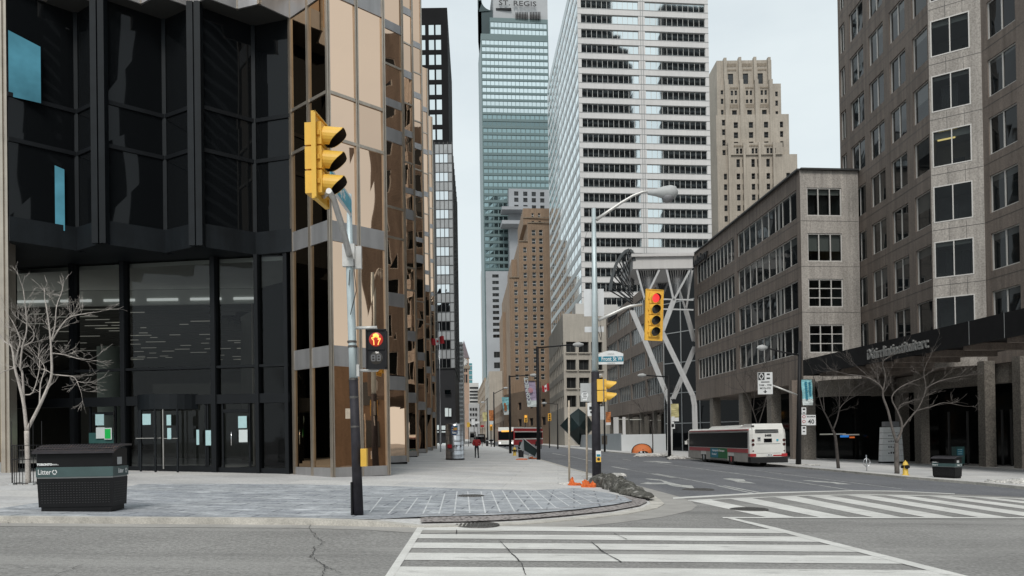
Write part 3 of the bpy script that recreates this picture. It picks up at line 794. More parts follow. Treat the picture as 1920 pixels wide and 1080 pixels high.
fas.each('fascia_panel', [M['black_panel']], gold); btr.each('bay_transom', [M['black_metal']], gold); pst.each('bay_post', [M['black_panel']], gold, per=3)
A_, u, n, l = uv(az[0], az[1])
def bsx(px): k = (px - 960) / FPX; return (k * A_.y - A_.x) / (u.x - k * u.y)
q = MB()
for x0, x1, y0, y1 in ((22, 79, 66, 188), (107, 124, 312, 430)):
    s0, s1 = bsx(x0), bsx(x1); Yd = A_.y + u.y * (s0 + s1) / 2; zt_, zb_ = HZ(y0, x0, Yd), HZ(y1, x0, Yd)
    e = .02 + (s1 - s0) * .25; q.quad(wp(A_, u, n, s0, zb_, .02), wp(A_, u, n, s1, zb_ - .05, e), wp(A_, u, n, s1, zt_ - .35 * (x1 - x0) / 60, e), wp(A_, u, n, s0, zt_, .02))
q.each('sky_reflection_pane', [M['sky_tint']], gold)  # extra panes, coloured and turned to stand in for a sky reflection
# saw-toothed gold wall over the bays
vz = [(-95, -3, 26.1), (-5, -1, 26.3), (85, 0, 26.4), (175, 2, 26.5), (265, 5, 26.7), (355, 10, 26.9), (445, 15, 27.1)]
vv = [XY(*v) for v in vz] + [Lg]
seq = []
for a, b in zip(vv, vv[1:]):
    mid = (a + b) / 2 + Vector((0.02, -.62)); seq += [a, mid]
seq.append(Lg)
for a, b in zip(seq, seq[1:]):
    gwall(a, b, 1, 16.75, ZTOP, M['glass_gold'], sill=False, mw=.1, last=False, bands=[(16.75, 17.45)], trans=[])
sf = MB(); sf.poly([(p.x, p.y, 16.76) for p in seq] + [(Lg.x, 33, 16.76), (vv[0].x, 33, 16.76)]); sf.build('soffit', [M['ceil_dark']], gold)
# soffit under the bays, lobby
lb0 = XY(20, 660, 29.6); lb1 = XY(545, 660, 28.0)
sf = MB(); sf.poly([(p.x, p.y, 8.34) for p in az] + [(lb1.x, lb1.y + .3, 8.34), (lb0.x, lb0.y + .3, 8.34)]); sf.build('soffit', [M['black_panel']], gold)
A_, u, n, l = uv(lb0, lb1)
def sx(px):                      # distance along the lobby line for a picture column
    k = (px - 960) / FPX
    # solve A.x + u.x s = k (A.y + u.y s)
    return (k * A_.y - A_.x) / (u.x - k * u.y)
cols = [20, 142, 237, 406, 487, 545]
zl = lambda s: zg(A_.x + u.x * s) + KH - .02
lm = MB()
for px in cols:
    s = min(max(sx(px), .1), l - .1)
    wd = .16 if px in (20, 545, 487) else .22
    lm.obox(wp(A_, u, n, s, (zl(s) + 8.33) / 2, .02), Vector((u.x, u.y, 0)) * (wd / 2), Vector((n.x, n.y, 0)) * .16, Vector((0, 0, (8.33 - zl(s)) / 2)))
    lm.obox(wp(A_, u, n, s + wd * .28, (zl(s) + 8.33) / 2, .19), Vector((u.x, u.y, 0)) * .03, Vector((n.x, n.y, 0)) * .03, Vector((0, 0, (8.33 - zl(s)) / 2 - .01)))
for z, h in ((4.28, .09), (3.1, .34)):
    lm.obox(wp(A_, u, n, l / 2, z, .06), Vector((u.x, u.y, 0)) * (l / 2), Vector((n.x, n.y, 0)) * .1, Vector((0, 0, h / 2)))
s = sx(20)
for a, b in zip(cols, cols[1:]):
    s0, s1 = sx(a), sx(b)
    lm.obox(wp(A_, u, n, (s0 + s1) / 2, zl((s0 + s1) / 2) + .1, .03), Vector((u.x, u.y, 0)) * ((s1 - s0) / 2), Vector((n.x, n.y, 0)) * .07, Vector((0, 0, .12)))
lm.each('lobby_frame', [M['black_metal']], gold)
for a, b in zip(cols, cols[1:]):
    s0, s1 = max(sx(a), 0), min(sx(b), l)
    pn = MB()
    for za, zb in ((zl(s0), 2.95), (3.25, 4.25), (4.3, 8.33)):
        j = [random.uniform(-.006, .006) for _ in range(4)]
        pn.quad(wp(A_, u, n, s0, za, j[0]), wp(A_, u, n, s1, za, j[1]), wp(A_, u, n, s1, zb, j[2]), wp(A_, u, n, s0, zb, j[3]))
    pn.build('lobby_glazing', [M['lobby_glass']], gold)
# lobby interior
def rib(px0, y0, y1): pass
x0, x1 = lb0.x - 6, Lg.x - .1
xe = -14.6                      # inside the tower footprint further back
it = MB(); it.prism([lb0 + Vector((-4, .25)), lb0 + Vector((0, .22)), lb1 + Vector((-.1, .22)), Vector((x1, 33.3)), Vector((x0 - 1, 33.3))], 8.15, 8.3); it.build('lobby_ceiling', [M['soffit_white']], gold)
it = MB(); it.box(x0, x1, 33.3, 33.5, 7.5, 8.14)
it.build('ceiling_edge', [M['soffit_white']], gold)
it = MB()
for k in range(9): it.box(x0 + .2 + k * (x1 - x0 - .5) / 9, x0 + (k + .82) * (x1 - x0 - .5) / 9, 33.24, 33.29, 7.66, 7.76)
it.each('ceiling_glow_strip', [M['strip_glow']], gold)  # glowing strip added where bright windows show, lights the white ceiling
it = MB(); it.box(x0 - 10, x1 - 1.2, 33.5, 34.5, 7.95, 8.1); it.box(x0 - 10, xe, 34.5, 66, 7.95, 8.1); it.build('lobby_ceiling', [M['ceil_dark']], gold)
it = MB()
for k in range(34):
    y = 34.2 + k * .95
    it.box(x0 - 10, max(xe, x1 - 1.4 - (y - 33.5) * 1.1) if y < 40 else xe, y, y + .1, 7.62, 7.93)
it.each('ceiling_slat', [M['slat']], gold)
it = MB()
for k in range(90):
    y = 34.7 + random.randrange(24) * .95; x = random.uniform(x0 - 4, xe - 1)
    it.box(x, x + random.uniform(.3, 1.2), y, y + .035, 7.56, 7.6)
it.each('ceiling_lamp', [M['lampstrip']], gold)
it = MB(); it.box(x0 - 12, xe, 66, 66.3, -1, 8.3); it.box(x0 - 12, x0 - 11.8, 30.5, 66, -1, 8.3); it.box(xe, xe + .2, 42, 66, -1, 8.3)
it.bar((x1 + .1, 31.2, 3.7), (xe, 42, 3.7), .15, 9.2)
it.box(XY(285, 600, 44).x, min(xe, XY(470, 600, 44).x), 44, 44.3, -1, 4.9); it.build('lobby_wall', [M['lobby_wall']], gold)
it = MB(); it.box(x0 - 12, x1 - .5, 30.3, 34, .2, .45); it.box(x0 - 12, xe, 34, 66, .2, .45); it.build('lobby_floor', [M['interior']], gold)
it = MB(); cpx = XY(210, 640, 35); it.lathe((cpx.x, cpx.y, 0), [(.62, .3), (.62, 5.9)], 24); it.build('lobby_column', [M['col_green']], gold)
# revolving door drum, doors, notices
def dbox(mb, px0, px1, z0, z1, out0, out1, mi=0):
    s0, s1 = sx(px0), sx(px1)
    mb.obox(wp(A_, u, n, (s0 + s1) / 2, (z0 + z1) / 2, (out0 + out1) / 2), Vector((u.x, u.y, 0)) * ((s1 - s0) / 2), Vector((n.x, n.y, 0)) * ((out1 - out0) / 2), Vector((0, 0, (z1 - z0) / 2)), mi)
def zy(py, px=300, Y=28.6): return HZ(py, px, Y)
dd = MB()
c = wp(A_, u, n, (sx(258) + sx(378)) / 2, 0, -.4); rr = (sx(378) - sx(258)) / 2
for k in range(12):
    a0 = math.atan2(n.y, n.x) - 1.2 + 2.4 * k / 12; a1 = math.atan2(n.y, n.x) - 1.2 + 2.4 * (k + 1) / 12
    pa = Vector((c.x + math.cos(a0) * rr, c.y + math.sin(a0) * rr)); pb = Vector((c.x + math.cos(a1) * rr, c.y + math.sin(a1) * rr))
    dd.quad((pa.x, pa.y, 2.75), (pb.x, pb.y, 2.75), (pb.x, pb.y, 3.3), (pa.x, pa.y, 3.3))
    dd.poly([(pa.x, pa.y, 3.3), (pb.x, pb.y, 3.3), (c.x, c.y, 3.3)])
    dd.poly([(pa.x, pa.y, 2.75), (c.x, c.y, 2.75), (pb.x, pb.y, 2.75)])
    if k % 3 == 0: dd.bar((pa.x, pa.y, .4), (pa.x, pa.y, 2.75), .06, .06)
drum = dd.build('revolving_door', [M['black_panel']], gold)
hb = MB(); dbox(hb, 328.5, 330, zy(878), zy(765), .75, .8); dbox(hb, 280, 326, zy(822), zy(821), .78, .82); dbox(hb, 331, 356, zy(823), zy(822), .78, .82)
hb.each('door_rail', [M['alu']], drum)
dl = MB()
for px in (172, 219, 388, 392, 420, 470): dbox(dl, px - 1.5, px + 1.5, zl(sx(px)) + .2, 2.95, .03, .1)
dbox(dl, 176, 218, 2.6, 2.72, .03, .1); dbox(dl, 420, 470, 2.6, 2.72, .03, .1)
dl.each('door_frame', [M['black_metal']], gold)
def dpaper(px0, px1, y0, y1, mt, name='notice', out=.2):
    q = MB(); dbox(q, px0, px1, zy(y1, (px0 + px1) / 2), zy(y0, (px0 + px1) / 2), out, out + .01); q.build(name, [mt], gold)
for a in ((186, 202, 776, 797), (452, 468, 781, 803)): dpaper(*a, M['paper'])
for a in ((187, 203, 801, 822), (453, 469, 806, 829)): dpaper(*a, M['paper_white'])
for a in ((294, 309, 777, 797), (338, 346, 779, 798), (339, 346, 803, 823), (374, 379, 806, 834), (391, 401, 807, 835)): dpaper(*a, M['paper'], out=.85 if a[0] < 360 else .2)
dpaper(203, 217, 802, 824, M['paper_white'], 'door_sign', .22); dpaper(204.5, 215, 804, 822, M['green_sign'], 'door_sign', .235)
dpaper(172, 218, 811, 831, M['green_box'], 'door_sign', .15)
hd = MB(); s0 = sx(440); hd.tube([wp(A_, u, n, s0, zy(837), .25), wp(A_, u, n, s0, zy(812), .25)], .02, 6); dbox(hd, 220, 221.5, zy(820), zy(768), .18, .22); dbox(hd, 172, 222, zy(831), zy(830), .17, .19)
hd.build('door_handle', [M['chrome']], gold)
# entrance side column at the frame edge, and tower face beyond
pl0, pl1 = XY(3, 600, 26.0), XY(19, 600, 26.0)
pc = MB()
for o in (0, .12): pc.box(pl0.x + o * .5, pl0.x + .3 - o, 25.9 - o * .4, 26.3, zg(-17) + KH - .02, 16.75)
pc.build('corner_post', [M['gold_metal']], gold)
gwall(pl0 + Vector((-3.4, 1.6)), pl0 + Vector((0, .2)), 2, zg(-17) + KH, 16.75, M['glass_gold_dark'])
pt = (pl0.x, pl0.y); sw = MB(); sw.quad((lb0.x, lb0.y, 0), (pl1.x, 26.3, 0), (pl1.x, 26.3, 16.7), (lb0.x, lb0.y, 16.7)); sw.build('return_wall', [M['black_panel']], gold)
core.poly([(p.x, p.y, ZTOP) for p in foot] + [(-40, 92, ZTOP), (-40, 27, ZTOP)])
core.quad((-40, 27.5, -1), (-40, 92, -1), (-40, 92, ZTOP), (-40, 27.5, ZTOP)); core.quad((-40, 92, -1), (prev.x, 92, -1), (prev.x, 92, ZTOP), (-40, 92, ZTOP))
core.build('rear_wall', [M['off_dark']], gold)
# ================================================================ corner office building (brown precast)
C0 = XY(1303, 620, 93.9); C1 = XY(1503, 520, 64.0); C2 = XY(1612, 500, 64.5)
org = (C1.x, C1.y, zg(C1.x) + KH)
low = thing('office_wing', 'low brown precast office wing with four rows of strip windows beside the steel arches', 'building', org)
WM = [M['frame_white'], M['glass'], M['glass_soft']]
ROWZ = [8.2, 12.0, 15.8, 19.6]; ZSOF, ZROOF = 5.75, 23.4
wl = MB(); wf = MB()
A_, u, n, l = uv(C0, C1)
def sof(A, B, px):
    a, u, n, l = uv(A, B); k = (px - 960) / FPX
    return (k * a.y - a.x) / (u.x - k * u.y)
s1 = sof(C0, C1, 1388); s2 = sof(C0, C1, 1382)
ops = []
for z in ROWZ: ops += [(1.0, s2, z, z + 2.42), (s1, l - .75, z, z + 2.42)]
facade(wl, C0, C1, ZSOF, ZROOF, ops, .28)
for k, o in enumerate(ops): window(low, C0, C1, o, 9 if k % 2 else 11, 1, .09, .1, .22, WM, blind=[0, .12, .3][k % 3], var=k)
A2_, u2, n2, l2 = uv(C1, C2)
fo = []
for z in ROWZ: fo.append((sof(C1, C2, 1520.5), sof(C1, C2, 1586), z, z + 2.36))
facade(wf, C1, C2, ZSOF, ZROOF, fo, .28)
WC = [M['frame_white'], M['office_clear'], M['office_clear']]
def room(par, A, B, o, dep, seed, blind=0, lamps=True, wz=.9):
    a, uu, nn, ll = uv(A, B); s0, s1, z0, z1 = o; s0 -= .2; s1 += .2; zf, zc = z0 - wz, z1 + .35; rs = random.Random(seed); b0, b1 = -.34, -dep
    q = MB(); P = lambda s, z, d: wp(a, uu, nn, s, z, d)
    q.quad(P(s0, zf, b1), P(s1, zf, b1), P(s1, zc, b1), P(s0, zc, b1)); q.quad(P(s0, zf, b0), P(s0, zf, b1), P(s0, zc, b1), P(s0, zc, b0)); q.quad(P(s1, zf, b1), P(s1, zf, b0), P(s1, zc, b0), P(s1, zc, b1))
    q.quad(P(s0, zf, b0), P(s1, zf, b0), P(s1, zf, b1), P(s0, zf, b1)); q.build('room_wall', [M['room']], par)
    q = MB(); q.quad(P(s0, zc, b0), P(s0, zc, b1), P(s1, zc, b1), P(s1, zc, b0)); q.build('room_ceiling', [M['room_ceil']], par)
    U3, N3 = Vector((uu.x, uu.y, 0)), Vector((nn.x, nn.y, 0))
    q = MB()
    for k in range(5):
        s = rs.uniform(s0 + .3, s1 - .3); h = rs.choice([.5, .7, .75, 1.6, 2.4]); d = rs.uniform(.9, dep - .6); q.obox(P(s, zf + h / 2 + .3, -d), U3 * rs.uniform(.12, .5), N3 * rs.uniform(.1, .4), Vector((0, 0, h / 2 + .3)))
    q.each('furniture', [M['room_dark']], par)
    if lamps:
        q = MB()
        for k in range(rs.choice([1, 2, 2])): s = rs.uniform(s0 + .6, s1 - .6); q.obox(P(s, zc - .04, -1.4 - 1.6 * k), U3 * .55, N3 * .09, Vector((0, 0, .03)))
        q.each('ceiling_lamp', [M['ceil_lamp']], par)
    if blind:
        q = MB(); q.obox(P((s0 + s1) / 2, z1 - (z1 - z0) * blind / 2, -.36), U3 * ((s1 - s0) / 2), N3 * .01, Vector((0, 0, (z1 - z0) * blind / 2))); q.build('roller_blind', [M['room_blind']], par)
for k, o in enumerate(fo):
    window(low, C1, C2, o, 3, 3 if k < 2 else 1, .1, .1, .16, WC, blind=0, var=40 + k); room(low, C1, C2, o, 5, k, [0, 0, .6, .22][k], k == 2)
back0 = C0 + Vector((30, 2)); back2 = C2 + Vector((6, 0))
wl.poly([(p.x, p.y, ZROOF) for p in (C0, C1, C2, back2, back0)])
wl.poly([(p.x, p.y, ZSOF) for p in (C0, back0, back2, C2, C1)])
facade(wl, back0, C0, ZSOF, ZROOF, [])
wl.build('wall', [M['precast']], low); wf.build('end_wall', [M['precast_lit']], low)
cp = MB()
for a, b in ((C0, C1), (C1, C2)):
    cp.bar((a.x, a.y, ZROOF + .06), (b.x, b.y, ZROOF + .06), .5, .14)
cp.build('parapet_cap', [M['frame_dark']], low)
# panel joints
jn = MB()
for z in ROWZ: jn.obox(wp(A_, u, n, l / 2, z - .42, .002), Vector((u.x, u.y, 0)) * l / 2, Vector((n.x, n.y, 0)) * .004, Vector((0, 0, .018)))
for k in range(10): jn.obox(wp(A_, u, n, l * (k + .5) / 10, 6.95, .002), Vector((u.x, u.y, 0)) * .018, Vector((n.x, n.y, 0)) * .004, Vector((0, 0, 1.15)))
for z in ROWZ: jn.obox(wp(A2_, u2, n2, l2 / 2, z - .42, .002), Vector((u2.x, u2.y, 0)) * (l2 / 2 - .02), Vector((n2.x, n2.y, 0)) * .004, Vector((0, 0, .016)))
jn.build('panel_joints', [M['frame_dark']], low)
pil = MB()
for px in (1332, 1387, 1440): 
    s = sof(C0, C1, px); c = wp(A_, u, n, s, 0, -.6); pb = MB(); pb.obox((c.x, c.y, (ZSOF + zg(c.x)) / 2), Vector((u.x, u.y, 0)) * .55, Vector((n.x, n.y, 0)) * .45, Vector((0, 0, (ZSOF - zg(c.x)) / 2 + .1))); pb.build('pillar', [M['pillar']], low)
pb = MB(); c = XY(1517, 800, 63.7); pb.obox((c.x, c.y + .45, 2.5), Vector((RD.x, RD.y, 0)) * .5, Vector((SD.x, SD.y, 0)) * .5, Vector((0, 0, 3.5))); pb.build('pillar', [M['pillar']], low)
pb = MB(); pb.obox((c.x - .75, c.y + 1.2, 2.5), Vector((RD.x, RD.y, 0)) * .3, Vector((SD.x, SD.y, 0)) * .3, Vector((0, 0, 3.5))); pb.build('pillar', [M['precast']], low)
lg = MB(); a = C0 + Vector((5.5, 0)); b = C1 + Vector((5.5, 3)); lg.quad((a.x, a.y, -2), (b.x, b.y, -2), (b.x, b.y, ZSOF), (a.x, a.y, ZSOF)); lg.quad((b.x, b.y, -2), (b.x + 14, b.y, -2), (b.x + 14, b.y, ZSOF), (b.x, b.y, ZSOF))
lg.build('lobby_glazing', [M['lobby_dark']], low)
lt = MB(); 
for px, y0, wd in ((1562, 814, 2.2), (1596, 815, 1.4)): p = W(px, y0, 66.5); lt.box(p.x - wd / 2, p.x + wd / 2, p.y, p.y + .1, p.z - .05, p.z + .05)
lt.each('lobby_lamp', [M['lampstrip']], low)
lt = MB(); p = W(1584, 818, 66); lt.box(p.x - .35, p.x + .35, p.y, p.y + .1, p.z - .09, p.z + .09); lt.build('lit_spot', [M['blue_lamp']], low)  # small blue glowing box in the dark lobby
lt = MB(); p = W(1598, 820, 66); lt.box(p.x - .2, p.x + .2, p.y, p.y + .1, p.z - .06, p.z + .06); lt.build('lit_spot', [M['or_lamp']], low)  # small orange glowing box next to the blue one
tx = text_mb('Booksbury', 1.45, .08, .015); sc = place(wp(A_, u, n, sof(C0, C1, 1318), 22.35, .15), math.atan2(u.y, u.x)); q = MB(); merge(q, tx, sc); q.build('wall_lettering', [M['ink']], low)
# tower part -------------------------------------------------------
T0 = XY(1573, 160, 68.2); T1 = XY(1745, 300, 53.0); T2 = XY(1844, 300, 51.2); T3 = T2 + (Vector((SD.x, SD.y)) * -7.6) + Vector((.25, 0)); T4 = T3 + Vector((2.2, -1.2)); T4b = T4 + Vector((.7, -13.5)); T5 = T4 + Vector((1.1, -23.3)); 
org = (T1.x, T1.y, zg(T1.x) + KH)
tow = thing('office_tower', 'tall precast office tower, coloured brown in shade and pale where lit, with paired windows above a dark canopy', 'building', org)
TR = [8.2 + 3.8 * k for k in range(9)]; ZT = 43.5
tw = MB(); tl = MB()
A_, u, n, l = uv(T0, T1)
pairs = [(1575, 1597.5), (1606, 1632), (1642, 1669.5), (1681, 1711)]
def tower_windows(A, B, spans, rows, nx, mats, blinds):
    a, u, n, l = uv(A, B); o = []
    for z in rows:
        for s0, s1 in spans: o.append((s0, s1, z, z + 2.45))
    return o
sp = [(max(.25, sof(T0, T1, a)), sof(T0, T1, b)) for a, b in pairs]; sp.append((sof(T0, T1, 1724), l - .15))
ops = tower_windows(T0, T1, sp, TR, 2, None, 0)
facade(tw, T0, T1, 5.9, ZT, ops, .3)
for k, o in enumerate(ops): window(tow, T0, T1, o, 1 if k % 5 == 4 else 2, 1, .07, .1, .2, WM, blind=random.choice([0, 0, 0, .25, .5]), var=k)
A3_, u3, n3, l3 = uv(T1, T2)
ops = [(.12, sof(T1, T2, 1833), z, z + 2.5) for z in TR]
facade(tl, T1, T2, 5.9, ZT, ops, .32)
for k, o in enumerate(ops): window(tow, T1, T2, o, 2, 1, .075, .12, .1, WC, blind=0, var=100 + k); room(tow, T1, T2, o, 4.5, 50 + k, [0, .12, 0, .2, .1, .14, 0, .1, 0][k], k == 3)
A4_, u4, n4, l4 = uv(T2, T3)
sp = [(.55, 3.05), (4.1, 6.6)]
ops = tower_windows(T2, T3, sp, TR, 2, None, 0)
facade(tw, T2, T3, 5.9, ZT, ops, .3)
for k, o in enumerate(ops): window(tow, T2, T3, o, 2, 1, .08, .1, .18, WM, blind=random.choice([0, .1, .2]), var=160 + k)
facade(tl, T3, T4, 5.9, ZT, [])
ZT2 = 27.2
for (PA, PB, nn_, zt_, nr_) in ((T4, T4b, 3, ZT, 9), (T4b, T5, 2, ZT2, 5)):
    sp = [(.8 + 4.1 * i, 3.3 + 4.1 * i) for i in range(nn_)]
    ops = tower_windows(PA, PB, sp, TR[:nr_], 2, None, 0)
    facade(tw, PA, PB, 5.9, zt_, ops, .3)
    for k, o in enumerate(ops): window(tow, PA, PB, o, 2, 1, .08, .1, .2, WM, blind=[0, 0, .3][k % 3], var=k)
facade(tw, T4b, T4b + Vector((20, 0)), ZT2, ZT, [])
bk = [T5, T5 + Vector((25, 0)), Vector((62, 68)), Vector((45, T0.y + 2)), T0]
for a, b in zip(bk, bk[1:]): facade(tw, a, b, 5.9, ZT if a.y > 40 else ZT2, [])
tw.poly([(p.x, p.y, ZT) for p in (T0, T1, T2, T3, T4, T4b, T4b + Vector((20, 0)), Vector((62, 68)), Vector((45, T0.y + 2)))])
tw.poly([(p.x, p.y, ZT2) for p in (T4b, T5, T5 + Vector((25, 0)), T4b + Vector((20, 0)))])
tw.poly([(p.x, p.y, 5.9) for p in ([T0, T1, T2, T3, T4, T4b] + bk)][::-1])
tw.build('wall', [M['precast']], tow); tl.build('bay_wall', [M['precast_lit']], tow)
jn = MB()
for (a, uu, nn, ll) in ((A_, u, n, l), (A3_, u3, n3, l3), (A4_, u4, n4, l4)):
    for z in TR: jn.obox(wp(a, uu, nn, ll / 2, z - .5, .002), Vector((uu.x, uu.y, 0)) * (ll / 2 - .02), Vector((nn.x, nn.y, 0)) * .004, Vector((0, 0, .016)))
for z in TR:
    for f in (.33, .66): jn.obox(wp(A3_, u3, n3, l3 * f, z - .75, .0015), Vector((u3.x, u3.y, 0)) * .012, Vector((n3.x, n3.y, 0)) * .004, Vector((0, 0, .6)))
jn.build('panel_joints', [M['frame_dark']], tow)
def pillar(px, Y, w, d, par, z1=6.0, mt='pillar'):
    c = XY(px, 800, Y); q = MB(); q.obox((c.x, c.y + d / 2, (z1 + zg(c.x)) / 2), Vector((RD.x, RD.y, 0)) * w / 2, Vector((SD.x, SD.y, 0)) * d / 2, Vector((0, 0, (z1 - zg(c.x)) / 2 + .1))); q.build('pillar', [M[mt]], par)
for a in ((1631, 68, .7, .7), (1662, 66, .8, .7), (1696, 63, .8, .7), (1734, 56.0, .66, .8), (1857, 50.5, .72, .7), (1926, 47.5, .8, .7)): pillar(*a, tow)
bm = MB(); p0 = XY(1749, 700, 57); p1 = XY(1915, 700, 49); bm.bar((p0.x, p0.y + .8, 5.25), (p1.x, p1.y + .8, 5.25), .7, 1.25); p2 = XY(1640, 700, 66); bm.bar((p2.x, p2.y, 5.2), (p0.x - .2, p0.y + .8, 5.2), .7, 1.2); bm.build('concrete_beam', [M['pillar']], tow)
cb = MB(); pts = [XY(1533, 700, 62.5), XY(1560, 700, 61), XY(1600, 700, 60.3), XY(1650, 700, 60.6), XY(1690, 700, 62)]
for a, b in zip(pts, pts[1:]): cb.quad((a.x, a.y, 4.45), (b.x, b.y, 4.45), (b.x, b.y, 5.75), (a.x, a.y, 5.75)); cb.quad((a.x, a.y, 5.75), (b.x, b.y, 5.75), (b.x, b.y + 1, 5.75), (a.x, a.y + 1, 5.75)); cb.quad((a.x, a.y + 1, 4.45), (b.x, b.y + 1, 4.45), (b.x, b.y, 4.45), (a.x, a.y, 4.45))
cb.build('curved_beam', [M['pillar']], tow)
lg = MB(); q0 = XY(1530, 800, 70); q1 = XY(1760, 800, 62); q2 = XY(1990, 800, 52)
lg.quad((q0.x, q0.y, -3), (q1.x, q1.y, -3), (q1.x, q1.y, 6), (q0.x, q0.y, 6)); lg.quad((q1.x, q1.y, -3), (q2.x, q2.y, -3), (q2.x, q2.y, 6), (q1.x, q1.y, 6)); lg.build('lobby_glazing', [M['lobby_dark']], tow)
df = MB()
for px in (1780, 1815, 1880, 1897): c = XY(px, 800, 58.2 - (px - 1780) * .035); df.box(c.x - .06, c.x + .06, c.y, c.y + .1, -3, 3.0)
df.each('door_frame', [M['frame_dark']], tow)
# canopy
K0 = XY(1511, 690, 62.0); K1 = XY(1920, 605, 37.6); kd = (K1 - K0).normalized(); K2 = K1 + kd * 10; kn = Vector((-kd.y, kd.x))
if kn.x < 0: kn = -kn
cz0, cz1 = 6.15, 7.42
org = ((K0.x + K2.x) / 2, (K0.y + K2.y) / 2, 0)
can = thing('entrance_canopy', 'long flat black entrance canopy with metal lettering along its edge', 'canopy', org)
q = MB(); q.prism([K0, K2, K2 + kn * 6.4, K0 + kn * 5.2], cz0 + .25, cz1 - .02)
q.build('roof_slab', [M['black_fascia']], can)
q = MB(); 
e0 = K0 - kn * .12; e1 = K2 - kn * .12
q.bar((e0.x, e0.y, (cz0 + cz1) / 2), (e1.x, e1.y, (cz0 + cz1) / 2), .2, cz1 - cz0); f1 = K0 + kn * 4.6; q.bar((K0.x + kn.x * .05, K0.y - .1, (cz0 + cz1) / 2), (f1.x, f1.y - .1, (cz0 + cz1) / 2), .2, cz1 - cz0)
q.build('fascia', [M['black_fascia']], can)
q = MB()
for k in range(7):
    a = K0 + kd * (2 + k * 3.5); q.bar((a.x + kn.x * .3, a.y + kn.y * .3, cz0 + .02), (a.x + kn.x * 4.5, a.y + kn.y * 4.5, cz0 + .02), .35, .4)
q.each('soffit_beam', [M['precast']], can)
tx = text_mb('iXtirrlintinstituiterc', .98, .05, .012, xs=.9)
a_, u_, n_, l_ = uv(K0, K1)
ps = sof(K0, K1, 1690); q = MB(); merge(q, tx, place(wp(a_, u_, n_, ps, 6.72, .26), math.atan2(u_.y, u_.x))); q.build('canopy_lettering', [M['letter']], can)
q = MB()
for px in (1828, 1895): s = sof(K0, K1, px); q.obox(wp(a_, u_, n_, s, 6.78, .225), Vector((u_.x, u_.y, 0)) * .015, Vector((n_.x, n_.y, 0)) * .004, Vector((0, 0, .63)))
q.each('fascia_joint', [M['frame_grey']], can)
# ================================================================ brown office building further along
D0 = XY(1138, 700, 152.0); D1 = XY(1244, 680, 109.0)
org = (D1.x, D1.y, zg(D1.x) + KH)
mid = thing('office_building', 'long brown precast office block with greenish strip windows past the steel arches', 'building', org)
A_, u, n, l = uv(D0, D1); zr = 24.6; wl = MB()
rows = [7.6, 12.05, 16.5, 20.6]; ops = []
nb = 4
for z in rows:
    for i in range(nb): ops.append((l * i / nb + .5, l * (i + 1) / nb - .3, z, z + 2.6))
facade(wl, D0, D1, 5.3, zr, ops, .3)
window1(mid, D0, D1, ops, 7, 1, .22, .25, [M['frame_grey'], M['glass_soft']])
b0 = D0 + Vector((25, 3)); b1 = D1 + Vector((.3, 2.0))
wl.poly([(p.x, p.y, zr) for p in (D0, D1, b1, b0)]);  facade(wl, b0, D0, 5.3, zr, []); wl.poly([(p.x, p.y, 5.3) for p in (b0, b1, D1, D0)])
wl.build('wall', [M['precast']], mid)
lg = MB(); a = D0 + Vector((3.5, 0)); b = D1 + Vector((3.5, 0)); lg.quad((a.x, a.y, -2), (b.x, b.y, -2), (b.x, b.y, 5.4), (a.x, a.y, 5.4)); lg.build('lobby_glazing', [M['lobby_dark']], mid)
for i in range(5):
    q = MB(); c = wp(A_, u, n, l * (i + .1) / 5, 0, -.6); q.box(c.x - .3, c.x + .3, c.y - .4, c.y + .4, zg(c.x), 5.35); q.build('pillar', [M['pillar']], mid)
q = MB()
for px, y0 in ((1167, 786), (1192, 786.5), (1228, 788)): p = W(px, y0, 118); q.box(p.x - .9, p.x + .9, p.y, p.y + .1, p.z - .05, p.z + .05)
q.each('lobby_lamp', [M['lampstrip']], mid)
tx = text_mb('Lecetano', 2.3, .1, .02); q = MB(); s = sof(D0, D1, 1153); merge(q, tx, place(wp(A_, u, n, s, 24.2, .2), math.atan2(u.y, u.x))); q.build('wall_lettering', [M['ink']], mid)
# glazed atrium between the two
atr = thing('glazed_atrium', 'dark recessed glass wall between the two brown blocks behind the steel arches', 'atrium', (D1.x + 4, 104, 0))
E0 = D1 + Vector((.1, .02)); E1 = C0 + Vector((8.5, 2)); q = MB(); pnl = MB()
A_, u, n, l = uv(E0, E1)
for i in range(5):
    for k in range(6):
        s0, s1 = l * i / 5, l * (i + 1) / 5; z0 = -1 + k * 4.2
        j = [random.uniform(-.01, .01) for _ in range(4)]
        pnl.quad(wp(A_, u, n, s0, z0, j[0]), wp(A_, u, n, s1, z0, j[1]), wp(A_, u, n, s1, z0 + 4.2, j[2]), wp(A_, u, n, s0, z0 + 4.2, j[3]))
for i in range(6): c = wp(A_, u, n, l * i / 5, 11.5, .03); q.obox(c, Vector((u.x, u.y, 0)) * .07, Vector((n.x, n.y, 0)) * .06, Vector((0, 0, 12.5)))
for k in range(7): q.obox(wp(A_, u, n, l / 2, -1 + 4.2 * k, .05), Vector((u.x, u.y, 0)) * l / 2, Vector((n.x, n.y, 0)) * .05, Vector((0, 0, .06)))
pnl.build('glazing', [M['atrium_glass']], atr); q.build('mullion', [M['frame_grey']], atr)
